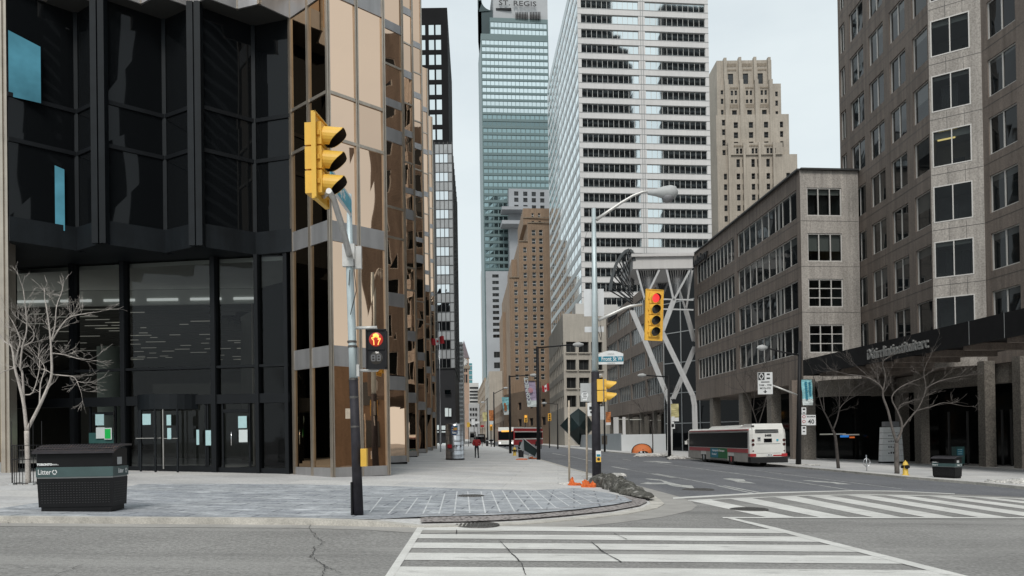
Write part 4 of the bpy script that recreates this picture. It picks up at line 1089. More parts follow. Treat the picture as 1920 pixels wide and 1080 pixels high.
# ================================================================ arched steel canopy
AY = 88.0
c = XY(1262, 760, AY)
arc = thing('arched_canopy', 'grey steel arched canopy of lattice fans on slanting white struts over the pavement', 'canopy', (c.x, c.y, zg(c.x) + KH))
def w8(px, py, dy=0): return W(px, py, AY + dy)
rimp = [(1144, 545), (1146, 528), (1150, 510), (1156, 494), (1164, 480), (1172, 472), (1180, 469), (1186, 474), (1189, 490)]
q = MB()
for dy in (0, 9):
    for a, b in zip(rimp, rimp[1:]): q.bar(w8(*a, dy), w8(*b, dy), .32, .5, upv=Vector((0, 1, 0)))
q.each('arch_rim', [M['rim']], arc, per=8)
q = MB()
for (a, b) in zip(rimp, rimp[1:]):
    for k in range(2):
        t = k / 2; x, y = a[0] + (b[0] - a[0]) * t, a[1] + (b[1] - a[1]) * t
        q.bar(w8(x, y, 0), w8(x + 2, y + 1, 9), .09, .12)
for k in range(15):          # fan of ribs running down to the foot of the strut
    t = k / 14; i = t * (len(rimp) - 1); i0 = min(int(i), len(rimp) - 2); f = i - i0
    x = rimp[i0][0] + (rimp[i0 + 1][0] - rimp[i0][0]) * f; y = rimp[i0][1] + (rimp[i0 + 1][1] - rimp[i0][1]) * f
    ex, ey = 1186 + 4 * t, 570 - 62 * t
    q.bar(w8(x, y, .5), w8(ex, ey, 6), .09, .13)
    if k % 3 == 1 and k < 12: q.bar(w8(x, y, 4), w8(1182, 568 - 40 * t, .4), .10, .14)
q.build('lattice_fan', [M['lattice']], arc)
q = MB(); a, b = w8(1186, 480), w8(1298, 480); q.box(a.x, b.x, AY - .2, AY + 9, w8(1186, 505).z, w8(1186, 483).z); q.box(a.x - .2, b.x + .1, AY - .5, AY + 9.2, w8(1186, 483).z + .002, w8(1186, 477.5).z)
q.build('roof_box', [M['white_stone']], arc)
def fan(ax, ay, lx0, ly0, rx0, ry0, nm=9, dy=0):
    q = MB()
    for k in range(nm + 1):
        t = k / nm
        q.bar(w8(lx0 + (rx0 - lx0) * t, ly0 + (ry0 - ly0) * t, dy + 1), w8(ax + (rx0 - ax) * t * .55, ay + (ry0 - ay) * t * .55, dy), .11, .16)
    q.build('lattice_fan', [M['lattice']], arc)
    q = MB(); q.bar(w8(lx0, ly0, dy), w8(ax, ay, dy), .17, .22); q.bar(w8(rx0, ry0, dy), w8(ax, ay, dy), .17, .22); q.each('fan_edge', [M['strut']], arc)
fan(1209, 562, 1193, 503, 1236, 506); fan(1263, 563, 1249, 503, 1293, 507); fan(1240, 560, 1222, 505, 1262, 507, 8, 8); fan(1286, 582, 1262, 507, 1298, 507, 8, 8)
q = MB()
for a in ((1187, 499.5, 1297, 504.5), (1240, 561, 1300, 562.5), (1240, 579.5, 1300, 581)): q.bar(w8(a[0], a[1]), w8(a[2], a[3]), .14, .16)
q.each('tie_rod', [M['strut']], arc)
def leg(pts, dy=0, th=.17):
    q = MB()
    for o in (-.15, .15):
        for a, b in zip(pts, pts[1:]):
            p0, p1 = w8(*a, dy), w8(*b, dy); q.bar((p0.x + o, p0.y, p0.z), (p1.x + o, p1.y, p1.z), th, .28)
    q.build('strut', [M['strut']], arc)
leg([(1185, 582), (1216, 655), (1252, 745), (1256, 758), (1256, 866)])
leg([(1263, 563), (1241, 622), (1299, 742), (1302, 760), (1305, 868)])
leg([(1303, 650), (1262, 748)], 8, .2); leg([(1286, 582), (1302, 640)], 8, .18)
# ================================================================ white bank tower
U0 = XY(1087, 300, 197); ud = Vector((1, .10)).normalized(); U1 = U0 + ud * 34.5
org = (U0.x, U0.y, zg(U0.x))
wt = thing('white_office_tower', 'tall white office tower with bands of dark windows and a pale glazed side', 'building', org)
A_, u, n, l = uv(U0, U1); fl = 3.83; z00 = 8.0; NF = 30
wl = MB(); ops = []
gl0, gl1, gr0, gr1 = .9, 15.9, 17.6, l - .9
for k in range(NF):
    z = z00 + k * fl; ops += [(gl0, gl1, z, z + 2.25), (gr0, gr1, z, z + 2.25)]
UB = U0 + Vector((SD.x, SD.y)) * 72
lop = []
facade(wl, U0, U1, -2, z00 + NF * fl + 1.2, ops, .35)
window1(wt, U0, U1, ops, 11, 1, .08, .3, [M['frame_white'], M['glass_tower']], jit=.0012)
ztop = z00 + NF * fl + 1.2
wl.poly([(p.x, p.y, ztop) for p in (U0, U1, U1 + Vector((0, 70)), UB)])
facade(wl, U1, U1 + Vector((0, 70)), -2, ztop, [])
q = MB(); q.box(0, 1, 0, 1, 0, 1)
pj = MB()
for s in (gl1 + .85,): 
    for d in (-.3, .3): pj.obox(wp(A_, u, n, s + d, ztop / 2, .02), Vector((u.x, u.y, 0)) * .07, Vector((n.x, n.y, 0)) * .05, Vector((0, 0, ztop / 2)))
for k in range(NF):
    pj.obox(wp(A_, u, n, l / 2, z00 + k * fl - .02, .01), Vector((u.x, u.y, 0)) * l / 2, Vector((n.x, n.y, 0)) * .06, Vector((0, 0, .06)))
    pj.obox(wp(A_, u, n, l / 2, z00 + k * fl + 2.3, .01), Vector((u.x, u.y, 0)) * l / 2, Vector((n.x, n.y, 0)) * .05, Vector((0, 0, .05)))
pj.build('reveal_strip', [M['frame_grey']], wt)
wl.build('wall', [M['white_stone']], wt)
wl = MB(); A5, u5, n5, l5 = uv(UB, U0)
for k in range(NF): lop.append((.3, l5 - .8, z00 + k * fl - .1, z00 + k * fl + 2.35))
facade(wl, UB, U0, -2, ztop, lop, .12)
wl.build('side_wall', [M['pale_spandrel']], wt)
window1(wt, UB, U0, lop, 12, 1, .3, .1, [M['spandrel_metal'], M['glass_pale']], name='side_window')
# ================================================================ deco limestone tower
YD = 270
deco = thing('stone_skyscraper', 'old stepped limestone skyscraper with arched windows behind the white tower', 'building', (W(1415, 700, YD).x, YD, 0))
def hx(px, Y=YD): return (px - 960) / FPX * Y
def hz(py, px=1415, Y=YD): return HZ(py, px, Y)
LEAN = 6.0   # picture lean correction at this height
def dX(px): return W(px, 200, YD).x
wl = MB(); DW = [M['frame_dark'], M['glass_far']]
def dblock(x0, x1, y, ytop, ybot, dep, ops=(), mi=0):
    A = Vector((dX(x0), y)); B = Vector((dX(x1), y)); o = [(dX(a) - dX(x0), dX(b) - dX(x0), hz(d), hz(c)) for a, b, c, d in ops]
    block(wl, A, B, dep, hz(ybot), hz(ytop), o, .5, mi)
    window1(deco, A, B, o, 1, 2, .18, .4, DW)
rows = [305 + 19.8 * i for i in range(1, 8)]
ops = []
for y in rows:
    for x0, x1 in ((1355, 1361), (1379, 1385.5), (1390, 1396.5), (1407, 1413.5), (1418, 1424.5), (1435, 1441.5), (1446, 1452.5), (1472, 1479)): ops.append((x0, x1, y, y + 11))
for x in (1379, 1390, 1407, 1418, 1435, 1446): ops.append((x, x + 6.5, 298, 313)); 
for x in (1378, 1385, 1392, 1407, 1413.5, 1420, 1435, 1441.5, 1448): ops.append((x, x + 4.5, 279, 289))
dblock(1343, 1493, YD, 290, 830, 30, [o for o in ops if o[2] > 292])
dblock(1366, 1465, YD - .6, 269, 291, 28, [o for o in ops if o[2] < 292])
r2 = [(x, x + 8, y, y + 11) for y in (226, 245, 263) for x in (1377, 1405.5, 1434)] + [(1355, 1361, y, y + 11) for y in (221, 239, 259, 278)] + [(1464, 1470, y, y + 11) for y in (226, 244, 263)]
dblock(1344, 1481, YD + 1.2, 212, 289.9, 27, r2)
ops = [(1355, 1360, 163, 171), (1355, 1360, 179, 189), (1355, 1360, 200, 209), (1458, 1463, 167, 176), (1458, 1463, 184, 194), (1458, 1463, 204, 213)]
for x in (1374, 1402.5, 1430.5): ops += [(x, x + 4.5, 164, 173), (x + 7.5, x + 12, 164, 173), (x, x + 4.5, 181, 188), (x + 7.5, x + 12, 181, 188), (x + 2, x + 11, 201, 216)]
dblock(1348, 1469, YD + 2.2, 152, 269, 24, ops)
for x in (1374, 1402.5, 1430.5):
    pass
ops = [(x + .5, x + 10.5, 129, 149) for x in (1370.5, 1399, 1427)]
dblock(1350, 1454, YD + 3.4, 104, 153, 20, ops)
wl.build('wall', [M['deco']], deco)
q = MB()
for i, x in enumerate((1365, 1393, 1421.5, 1448.5)):
    q.box(dX(x - 2.6), dX(x + 2.6), YD + 2.4, YD + 4, hz(152), hz(101 - (1 if i in (1, 2) else 0)))
    q.box(dX(x - 3.2), dX(x + 3.2), YD + 1, YD + 3, hz(269), hz(146)); q.box(dX(x - 2.2), dX(x + 2.2), YD - 1, YD, hz(430), hz(268))
q.each('buttress', [M['deco']], deco)
q = MB()
for x in (1379, 1408, 1436):
    for k in range(7): q.box(dX(x - 9 + k * 2.6), dX(x - 7.8 + k * 2.6), YD + 3.2, YD + 3.5, hz(116), hz(110))
    for k in range(6): q.box(dX(x - 8 + k * 2.8), dX(x - 6.4 + k * 2.8), YD + 3.2, YD + 3.5, hz(124), hz(121)); q.box(dX(x - 6 + k * 2.6), dX(x - 4.4 + k * 2.6), YD + 2, YD + 2.4, hz(161), hz(158)); q.box(dX(x - 6 + k * 2.6), dX(x - 4.8 + k * 2.6), YD + 2, YD + 2.4, hz(197), hz(190)); q.box(dX(x - 5 + k * 2.9), dX(x - 3.3 + k * 2.9), YD - .9, YD - .5, hz(276), hz(273))
q.each('carved_frieze', [M['deco_dark']], deco)
# ================================================================ teal hotel tower
YR = 400
def rX(px, py=300): return W(px, py, YR).x
def rz(py, px=960): return HZ(py, px, YR)
reg = thing('hotel_tower', 'slim teal glass hotel tower with lettering at the top behind the white tower', 'building', (rX(960), YR, 0))
A = Vector((rX(905), YR)); B = Vector((rX(1032), YR + 3)); A_, u, n, l = uv(A, B)
wl = MB(); zt = rz(62); ops = []; fz = 3.53; k = 0
z = rz(735); 
while z + fz < zt: ops.append((.4, l - .3, z + .9, z + fz - .25)); z += fz
Ab, _, _, _ = block(wl, A, B, 32, rz(745), zt, ops, .35)
wl.build('wall', [M['regis_band']], reg)
nlow = int((rz(205) - rz(735)) / fz)
window1(reg, A, B, ops[nlow:], 16, 1, .25, .3, [M['regis_band'], M['glass_pale']], name='window_band')
window1(reg, A, B, ops[:nlow], 14, 1, .5, .3, [M['regis_band'], M['glass_teal']], name='window_band')
wl = MB(); A1 = Vector((rX(922), YR + 1)); B2 = Vector((rX(1032), YR + 4)); ops = []
for y in (38, 51): ops.append((.3, 30, rz(y + 9.5), rz(y)))
block(wl, A1, B2, 26, zt, rz(30), ops, .35); window1(reg, A1, B2, ops, 15, 1, .25, .3, [M['regis_band'], M['glass_pale']], name='window_band')
wl.build('upper_floors', [M['regis_band']], reg)
wl = MB(); block(wl, Vector((rX(929), YR + 2)), Vector((rX(1032), YR + 5)), 20, rz(30) + .01, rz(-30), (), .3)
wl.build('crown', [M['far_grey']], reg)
q = MB(); 
for i in range(16): x = 971 + i * 3; (q.box(rX(x), rX(x + 1.7), YR + 2.0, YR + 4, rz(32), rz(19)) if i not in (8,) else None)
q.box(rX(934), rX(963), YR + 1.8, YR + 3, rz(14.5), rz(11)); q.each('louvre', [M['far_dark']], reg)
q = MB(); merge(q, text_mb('ST. REGIS', 3.6, .1, .02, xs=1.35), place((rX(975), YR + 1.6, rz(3.5)), math.atan2(.1, 1))); q.build('roof_lettering', [M['ink']], reg)
wl = MB(); wl.box(rX(899), rX(929), YR + 6, YR + 30, rz(66), rz(6)); wl.box(rX(899), rX(906), YR + 6, YR + 30, rz(66), rz(-30))
for i in range(10):
    a0 = math.pi / 2 * i / 10; a1 = math.pi / 2 * (i + 1) / 10
    f = lambda a: (rX(928 - 22 * math.sin(a)), rz(8 - 22 * (1 - math.cos(a)) + 0))
    (xa, za), (xb, zb) = f(a0), f(a1); wl.poly([(xa, YR + 5.5, za), (xb, YR + 5.5, zb), (rX(901), YR + 5.5, zb if i > 6 else rz(10)), (rX(901), YR + 5.5, rz(10))])
wl.build('curved_fin', [M['regis_dark']], reg)
wl = MB(); ops = []
A3 = Vector((rX(953), YR - 4)); B3 = Vector((rX(1032), YR - 1)); a3, u3, n3, l3 = uv(A3, B3)
for y in (363, 374.5, 388): ops += [(rX(x) - A3.x, rX(x + 8) - A3.x, rz(y + 8), rz(y)) for x in (963, 980, 996, 1012)]
block(wl, A3, B3, 4.5, rz(745), rz(358), ops, .4); window1(reg, A3, B3, ops, 1, 1, .25, .35, [M['frame_dark'], M['glass_far']])
A4 = Vector((rX(908), YR - 3)); B4 = Vector((rX(952.5), YR - 2)); ops = []
for y in (516, 528, 539.5, 551, 562, 573, 584, 595, 606, 617, 628): ops += [(rX(x) - A4.x, rX(x + 12) - A4.x, rz(y + 6), rz(y)) for x in (920,)]
for y in (660, 680, 698, 715): ops += [(rX(921) - A4.x, rX(932) - A4.x, rz(y + 11), rz(y))]
block(wl, A4, B4, 3.4, rz(745), rz(510), ops, .4); window1(reg, A4, B4, ops, 2, 1, .2, .35, [M['frame_dark'], M['glass_far']])
block(wl, Vector((rX(940), YR - 12)), Vector((rX(990), YR - 11)), 10, rz(405), rz(399.5)); block(wl, Vector((rX(940), YR - 12)), Vector((rX(975), YR - 11)), 10, rz(431), rz(424.5))
wl.build('stone_base', [M['regis_stone']], reg)
# ================================================================ brown stepped hotel
YB = 290
def bX(px, py=600): return W(px, py, YB).x
def bz(py, px=990): return HZ(py, px, YB)
hot = thing('brick_skyscraper', 'stepped brown brick skyscraper with small paired windows in front of the teal tower', 'building', (bX(990), YB, 0))
wl = MB()
def bblock(x0, x1, y, ytop, ybot, dep, ops=()):
    A = Vector((bX(x0), y)); B = Vector((bX(x1), y + .06 * (bX(x1) - bX(x0)))); o = [(bX(a) - bX(x0), bX(b) - bX(x0), bz(d), bz(c)) for a, b, c, d in ops]
    block(wl, A, B, dep, bz(ybot), bz(ytop), o, .4); window1(hot, A, B, o, 1, 2, .16, .3, [M['frame_white'], M['glass_far']])
rws = [431 + 15.9 * i for i in range(18)]
ops = [(x, x + 7, y, y + 10.5) for y in rws for x in (999.5, 1013)] + [(x, x + 6.5, y, y + 10) for y in rws[2:] for x in (983,)]
bblock(992, 1034, YB, 417, 830, 40, [o for o in ops if o[0] > 995])
bblock(975, 991.9, YB + .4, 450, 830, 40, [o for o in ops if o[0] < 995])
bblock(984, 1034, YB + 3, 386, 417, 30, [(1000, 1004, 395, 404), (1012.5, 1016.5, 395, 404), (1000, 1005, 410, 416), (1013, 1018, 410, 416)])
bblock(956, 974.9, YB + .9, 517, 830, 60, [(965, 971.5, y, y + 10) for y in rws[6:]])
bblock(961, 984, YB + 14, 470, 520, 30, ())
bblock(941, 955.9, YB + 30, 560, 830, 30, [(949, 951.5, 566 + 16 * i, 573 + 16 * i) for i in range(11)])
wl.build('wall', [M['brown_brick']], hot)
q = MB()
for a in ((992, 1034, YB - .25, 417), (975, 992, YB + .15, 451), (956, 975, YB + .6, 518), (984, 1034, YB + 2.7, 403.5)): q.box(bX(a[0]) - .1, bX(a[1]), a[2], a[2] + .3, bz(a[3] + 1.3), bz(a[3] - .2))
q.each('string_course', [M['deco_dark']], hot)
# ================================================================ beige block
F0 = XY(1057, 700, 163); F1 = XY(1142, 700, 165); FB = XY(1030, 700, 203)
bei = thing('stone_block', 'plain beige stone office block with deep square windows beside the brown office block', 'building', (F0.x, F0.y, 0))
zr = HZ(588, 1057, 163); wl = MB(); a_, u, n, l = uv(F0, F1)
fx = lambda px: sof(F0, F1, px); fz_ = lambda py: HZ(py, 1090, 164)
ops = [(fx(x0), fx(x1), fz_(y1), fz_(y0)) for x0, x1 in ((1064, 1082), (1087.5, 1106.5), (1111, 1132)) for y0, y1 in ((641, 661), (674.5, 694), (708, 728), (741.5, 763))]
facade(wl, F0, F1, -1, zr, ops, .7); window1(bei, F0, F1, ops, 2, 1, .12, .6, [M['frame_dark'], M['glass_far']])
a5, u5, n5, l5 = uv(FB, F0); ops = []
for k in range(4):
    for i in range(9): ops.append((l5 * (i + .25) / 9, l5 * (i + .85) / 9, fz_(741.5) - 2.4 + k * 3.77, fz_(741.5) + k * 3.77))
facade(wl, FB, F0, -1, zr, ops, .5); window1(bei, FB, F0, ops, 1, 1, .12, .4, [M['frame_dark'], M['glass_far']], name='side_window')
wl.poly([(p.x, p.y, zr) for p in (FB, F0, F1, F1 + Vector((0, 40)))]); wl.build('wall', [M['beige']], bei)
q = MB()
for o in [(fx(x0), fx(x1), fz_(y1)) for x0, x1 in ((1064, 1082), (1087.5, 1106.5), (1111, 1132)) for y1 in (661, 694, 728)]: q.obox(wp(a_, u, n, (o[0] + o[1]) / 2, o[2] - .12, .15), Vector((u.x, u.y, 0)) * ((o[1] - o[0]) / 2 + .15), Vector((n.x, n.y, 0)) * .2, Vector((0, 0, .12)))
q.each('window_sill', [M['beige']], bei)
q = MB()
for x0, x1, y0, y1 in ((1079, 1096, 569, 578), (1098, 1118, 563, 586), (1131, 1158, 571, 584)): a = W(x0, y1, 172); b = W(x1, y0, 172); q.box(a.x, b.x, 172, 180, zr - .1, b.z)
q.each('rooftop_unit', [M['far_pale']], bei)
# ================================================================ left side of the street further along
G0 = XY(812, 600, 150); G1 = XY(852, 600, 150); G2 = XY(860, 600, 188)
gb = thing('curtain_wall_building', 'glass office building of mirror and grey panes on a black base', 'building', (G1.x, G1.y, 0))
zt = HZ(266, 845, 150); z1 = HZ(690, 845, 150); rowh = 1.815
wl = MB(); wl.prism([G0 + Vector((.1, .2)), G1 + Vector((-.1, .2)), G2 + Vector((-.1, 0)), G2 + Vector((-40, 0)), G0 + Vector((-36, .2))], -2, zt); wl.build('core_wall', [M['far_dark']], gb)
a_, u, n, l = uv(G0, G1); a5, u5, n5, l5 = uv(G1, G2)
lay = [(a_, u, n, l, 5), (a5, u5, n5, l5, 10)]
pm = {0: MB(), 1: MB(), 2: MB()}; fr = MB()
for ai, (a, uu, nn, ll, nc) in enumerate(lay):
    k = 0; z = z1
    while z < zt - .5:
        for i in range(nc):
            s0, s1 = ll * i / nc, ll * (i + 1) / nc
            # two glazed lights in front then grey stone panels; rows alternate pane and spandrel
            if ai == 0: kind = (2 if i < 1 else (0 if k % 2 == 0 else 1)) if i < 4 else 1
            else: kind = 1 if (k + i) % 3 else 2
            if ai == 0 and i < 1 and z > HZ(420, 815, 150) : kind = 2
            j = [random.uniform(-.03, .03) for _ in range(4)]
            pm[kind].quad(wp(a, uu, nn, s0, z, j[0]), wp(a, uu, nn, s1, z, j[1]), wp(a, uu, nn, s1, z + rowh, j[2]), wp(a, uu, nn, s0, z + rowh, j[3]))
        fr.obox(wp(a, uu, nn, ll / 2, z, .04), Vector((uu.x, uu.y, 0)) * ll / 2, Vector((nn.x, nn.y, 0)) * .05, Vector((0, 0, .06)))
        z += rowh; k += 1
    for i in range(nc + 1): fr.obox(wp(a, uu, nn, ll * i / nc, (z1 + zt) / 2, .04), Vector((uu.x, uu.y, 0)) * .06, Vector((nn.x, nn.y, 0)) * .06, Vector((0, 0, (zt - z1) / 2)))
pm[0].each('mirror_pane', [M['glass_mirror']], gb); pm[1].build('grey_panel', [M['tile_grey']], gb); pm[2].build('dark_panel', [M['glass_far']], gb); fr.build('mullion', [M['frame_dark']], gb)
q = MB(); y = 149.8
def gp(x0, x1, y0, y1, Y=149.6):
    a = W(x0, y1, Y); b = W(x1, y0, Y); q.box(a.x, b.x, Y, Y + .1, a.z, b.z)
for a in ((809, 817, 731, 739), (834, 845, 731, 739)): gp(*a)
q.each('base_window', [M['glass_teal']], gb)
q = MB()
for a in ((810, 818.5, 765, 771), (834.5, 840.5, 765, 781), (842, 846, 766, 781), (814, 823, 797, 806), (828, 835, 798, 806), (815, 823.5, 831, 843), (829, 836, 831, 843), (814, 823, 809, 811), (828, 836, 808.5, 811)): gp(*a)
q.each('window_poster', [M['paper_white']], gb)
H0 = XY(786, 300, 190); H1 = XY(841, 200, 190); H2 = XY(848, 200, 230)
db = thing('black_tower', 'tall black tower with a column of paired grey windows behind the gold office', 'building', (H1.x, H1.y, 0))
wl = MB(); a_, u, n, l = uv(H0, H1); ops = []
for k in range(32):
    z = HZ(241.5, 815, 190) + (k - 24) * 3.71
    for x0, x1 in ((790.5, 799), (805.5, 815.5), (818.5, 828.5)): ops.append((W(x0, 200, 190).x - H0.x, W(x1, 200, 190).x - H0.x, z - 2.7, z))
ops = [o for o in ops if o[2] > 5]
zt = max(o[3] for o in ops) + 4
facade(wl, H0, H1, -2, zt, ops, .3); facade(wl, H1, H2, -2, zt, []); facade(wl, H0 + Vector((0, 40)), H0, -2, zt, []); wl.poly([(p.x, p.y, zt) for p in (H0, H1, H2, H0 + Vector((0, 40)))])
wl.build('wall', [M['off_dark']], db); window1(db, H0, H1, ops, 1, 1, 0, .25, [M['frame_dark'], M['glass_tower']])
# louvred sliver
def farbox(name, label, cat, x0, x1, yt, Y, dep, mt, yref=700):
    t = thing(name, label, cat, (W((x0 + x1) / 2, yref, Y).x, Y, 0))
    a, b = W(x0, yref, Y).x, W(x1, yref, Y).x; z = HZ(yt, (x0 + x1) / 2, Y)
    q = MB(); block(q, Vector((a, Y)), Vector((b, Y + .05 * (b - a))), dep, -3, z); q.build('wall', [mt], t)
    return t, a, b, z
t, a, b, z = farbox('louvred_building', 'narrow white building ribbed with horizontal fins beside the clock tower', 'building', 857, 868, 641, 235, 30, M['louvre'])
q = MB(); k = 3.0
while k < z: q.box(a - .1, b + .15, 234.6, 235.2, k, k + .35); k += 1.35
q.build('fin', [M['frame_grey']], t)
# clock tower
YC = 560
t, a, b, z = farbox('clock_tower', 'red sandstone clock tower with a steep slate spire at the end of the street', 'clock tower', 861, 879.3, 671, YC, 8, M['clock_red'])
cx, wd = (a + b) / 2, b - a
q = MB(); zt = HZ(637, 870, YC); q.add([(a - .3, YC - .3, z), (b + .3, YC - .1, z), (b + .3, YC + 8, z), (a - .3, YC + 8, z), (cx, YC + 4, zt)], [(0, 1, 4), (1, 2, 4), (2, 3, 4), (3, 0, 4)]); q.build('spire', [M['slate']], t)
q = MB(); zc = HZ(678.5, 870, YC); q.lathe((cx, YC - .2, zc), [(2.75, -.1), (2.75, .1)], 24, axis='y'); face = q.build('clock_face', [M['far_pale']], t)
q = MB()
for i in range(12): an = i * math.pi / 6; q.bar((cx + math.sin(an) * 2.0, YC - .36, zc + math.cos(an) * 2.0), (cx + math.sin(an) * 2.7, YC - .36, zc + math.cos(an) * 2.7), .3, .05, upv=Vector((0, 1, 0)))
q.bar((cx, YC - .38, zc), (cx - 1.2, YC - .38, zc + .6), .3, .05, upv=Vector((0, 1, 0))); q.bar((cx, YC - .38, zc), (cx + .3, YC - .38, zc + 2), .25, .05, upv=Vector((0, 1, 0)))
q.build('clock_hand', [M['ink']], face)
q = MB()
for zy_, h in ((687.5, 1.2), (690, .8)): zz = HZ(zy_, 870, YC); q.box(a - .5, b + .5, YC - .6, YC + 8.4, zz - h / 2, zz + h / 2)
q.each('cornice', [M['deco_dark']], t)
for (x0, y0, x1, y1) in ((869, 692, 871.6, 697), (873, 692, 875.6, 697), (868.6, 702, 871, 717), (873, 702, 876, 717)):
    q = MB(); p0, p1 = W(x0, y1, YC), W(x1, y0, YC); q.box(p0.x, p1.x, YC - .12, YC + .3, p0.z, p1.z); q.build('window', [M['far_dark']], t)
t, a, b, z = farbox('teal_tower', 'distant teal glass tower beside the clock tower', 'building', 877, 885.5, 681, 700, 20, M['far_teal'])
q = MB(); k = 4
while k < z: q.box(a, b + .1, 699.7, 700.4, k, k + .9); k += 4.2
q.each('spandrel', [M['far_grey']], t)
t, a, b, z = farbox('distant_block', 'pale distant block with dark bands at the far end of the street', 'building', 879, 897, 718, 620, 20, M['far_pale'])
q = MB(); 
for y in (727, 734, 740, 746, 753): zz = HZ(y, 888, 620); q.box(a + .5, b - .3, 619.6, 620.4, zz - .6, zz + .6)
q.build('window_band', [M['far_dark']], t)
t, a, b, z = farbox('distant_block', 'grey low block with small openings under the pale distant block', 'building', 878, 898, 757, 480, 20, M['far_grey'])
q = MB()
for y in (765, 775, 785, 795):
    for x in (881, 886, 891): p = W(x, y, 480); q.box(p.x, p.x + 1.1, 479.7, 480.3, p.z - 1.5, p.z)
q.build('window', [M['far_dark']], t)
def facade_far(name, label, plan, yt, mt, nrow, ncol, dz=3.8, w=.55, dm='far_dark'):
    A, B = plan; z = yt
    t = thing(name, label, 'building', (B.x, B.y, 0)); wl = MB(); a, u, n, l = uv(A, B)
    ops = [o for o in grid(.5, l - .3, ncol, l / ncol * w, 5, dz, nrow, 2.2) if o[3] < z - .5]
    facade(wl, A, B, -2, z, ops, .4); wl.poly([(A.x, A.y, z), (B.x, B.y, z), (B.x + 25, B.y + 1, z), (A.x + 25, A.y, z)]); facade(wl, B, B + Vector((25, 1)), -2, z, [])
    wl.build('wall', [mt], t); q = MB()
    for o in ops: q.quad(wp(a, u, n, o[0], o[2], -.38), wp(a, u, n, o[1], o[2], -.38), wp(a, u, n, o[1], o[3], -.38), wp(a, u, n, o[0], o[3], -.38))
    pn = q.each('window_pane', [M[dm]], t)
    return t
def plan(x0, Y0, x1, Y1): return XY(x0, 760, Y0), XY(x1, 760, Y1)
facade_far('street_building', 'tan stone building with tall dark piers where the street closes', plan(896, 520, 909, 400), HZ(716, 905, 430), M['far_tan'], 9, 6, 4.2, .5)
facade_far('street_building', 'pale tan building with a slit of dark bays next to the hotel tower', plan(904, 470, 918, 330), HZ(700, 912, 340), M['beige'], 8, 7, 4.2, .25)
facade_far('street_building', 'brown masonry building at the foot of the brick skyscraper', plan(925, 320, 945, 250), HZ(752, 945, 250), M['brown_brick'], 3, 8, 4, .5)
facade_far('street_building', 'plain tan low building behind the red streetcar', plan(945, 250, 1032, 208), HZ(727, 1000, 215), M['brown_brick'], 2, 4, 5, .3)
t, a, b, z = farbox('white_tower', 'thin white tower with a dark slot seen through the gap of the street', 'building', 903.5, 914, 508, 700, 30, M['far_pale'], 620)
q = MB(); q.box(W(907, 620, 700).x, W(909.5, 620, 700).x, 699.5, 700.5, 10, HZ(560, 908, 700)); q.build('window_slot', [M['far_dark']], t)
# left-hand shopfront run past the glass building (low things that close the street)
# unseen buildings behind the viewer, placed only for their reflections in the windows
def behind(label, parts, y):
    t = thing('facing_tower', label, 'building', (parts[0][0], y, 0)); q = MB(); g = MB()
    for i, (x0, x1, z) in enumerate(parts):
        block(q, Vector((x1, y - i * .3)), Vector((x0, y - i * .3)), 8, -2, z); k = 4
        while k < z - 3: g.box(x0 + 1, x1 - 1, y - i * .3, y - i * .3 + .1, k, k + 1.2); k += 3.9
    q.build('wall', [M['off_dark']], t); g.build('window_band', [M['glass_far']], t)
behind('stepped dark tower mirrored black in the left part of the white tower windows', [(62, 121, 275), (121, 127, 252), (127, 131.5, 244), (131.5, 133.5, 235), (133.5, 136, 200), (136, 138.5, 158)], -70)
behind('plain dark tower mirrored black in the right part of the white tower windows', [(155, 240, 275)], -70)

t = thing('facing_building', 'low brown building mirrored in the bottom panes of the gold glass corner', 'building', (58, 0, 0)); q = MB(); q.box(58, 90, -30, 18.5, -3, 11); q.build('wall', [M['brown_brick']], t)  # unseen block added so the lower gold panes mirror brown
q = MB()
for k in range(9): q.box(57.9, 58, -27 + k * 5, -24 + k * 5, 1.0, 4.2); q.box(57.9, 58, -27 + k * 5, -24 + k * 5, 6.2, 9.0)
q.each('window', [M['glass_far']], t)
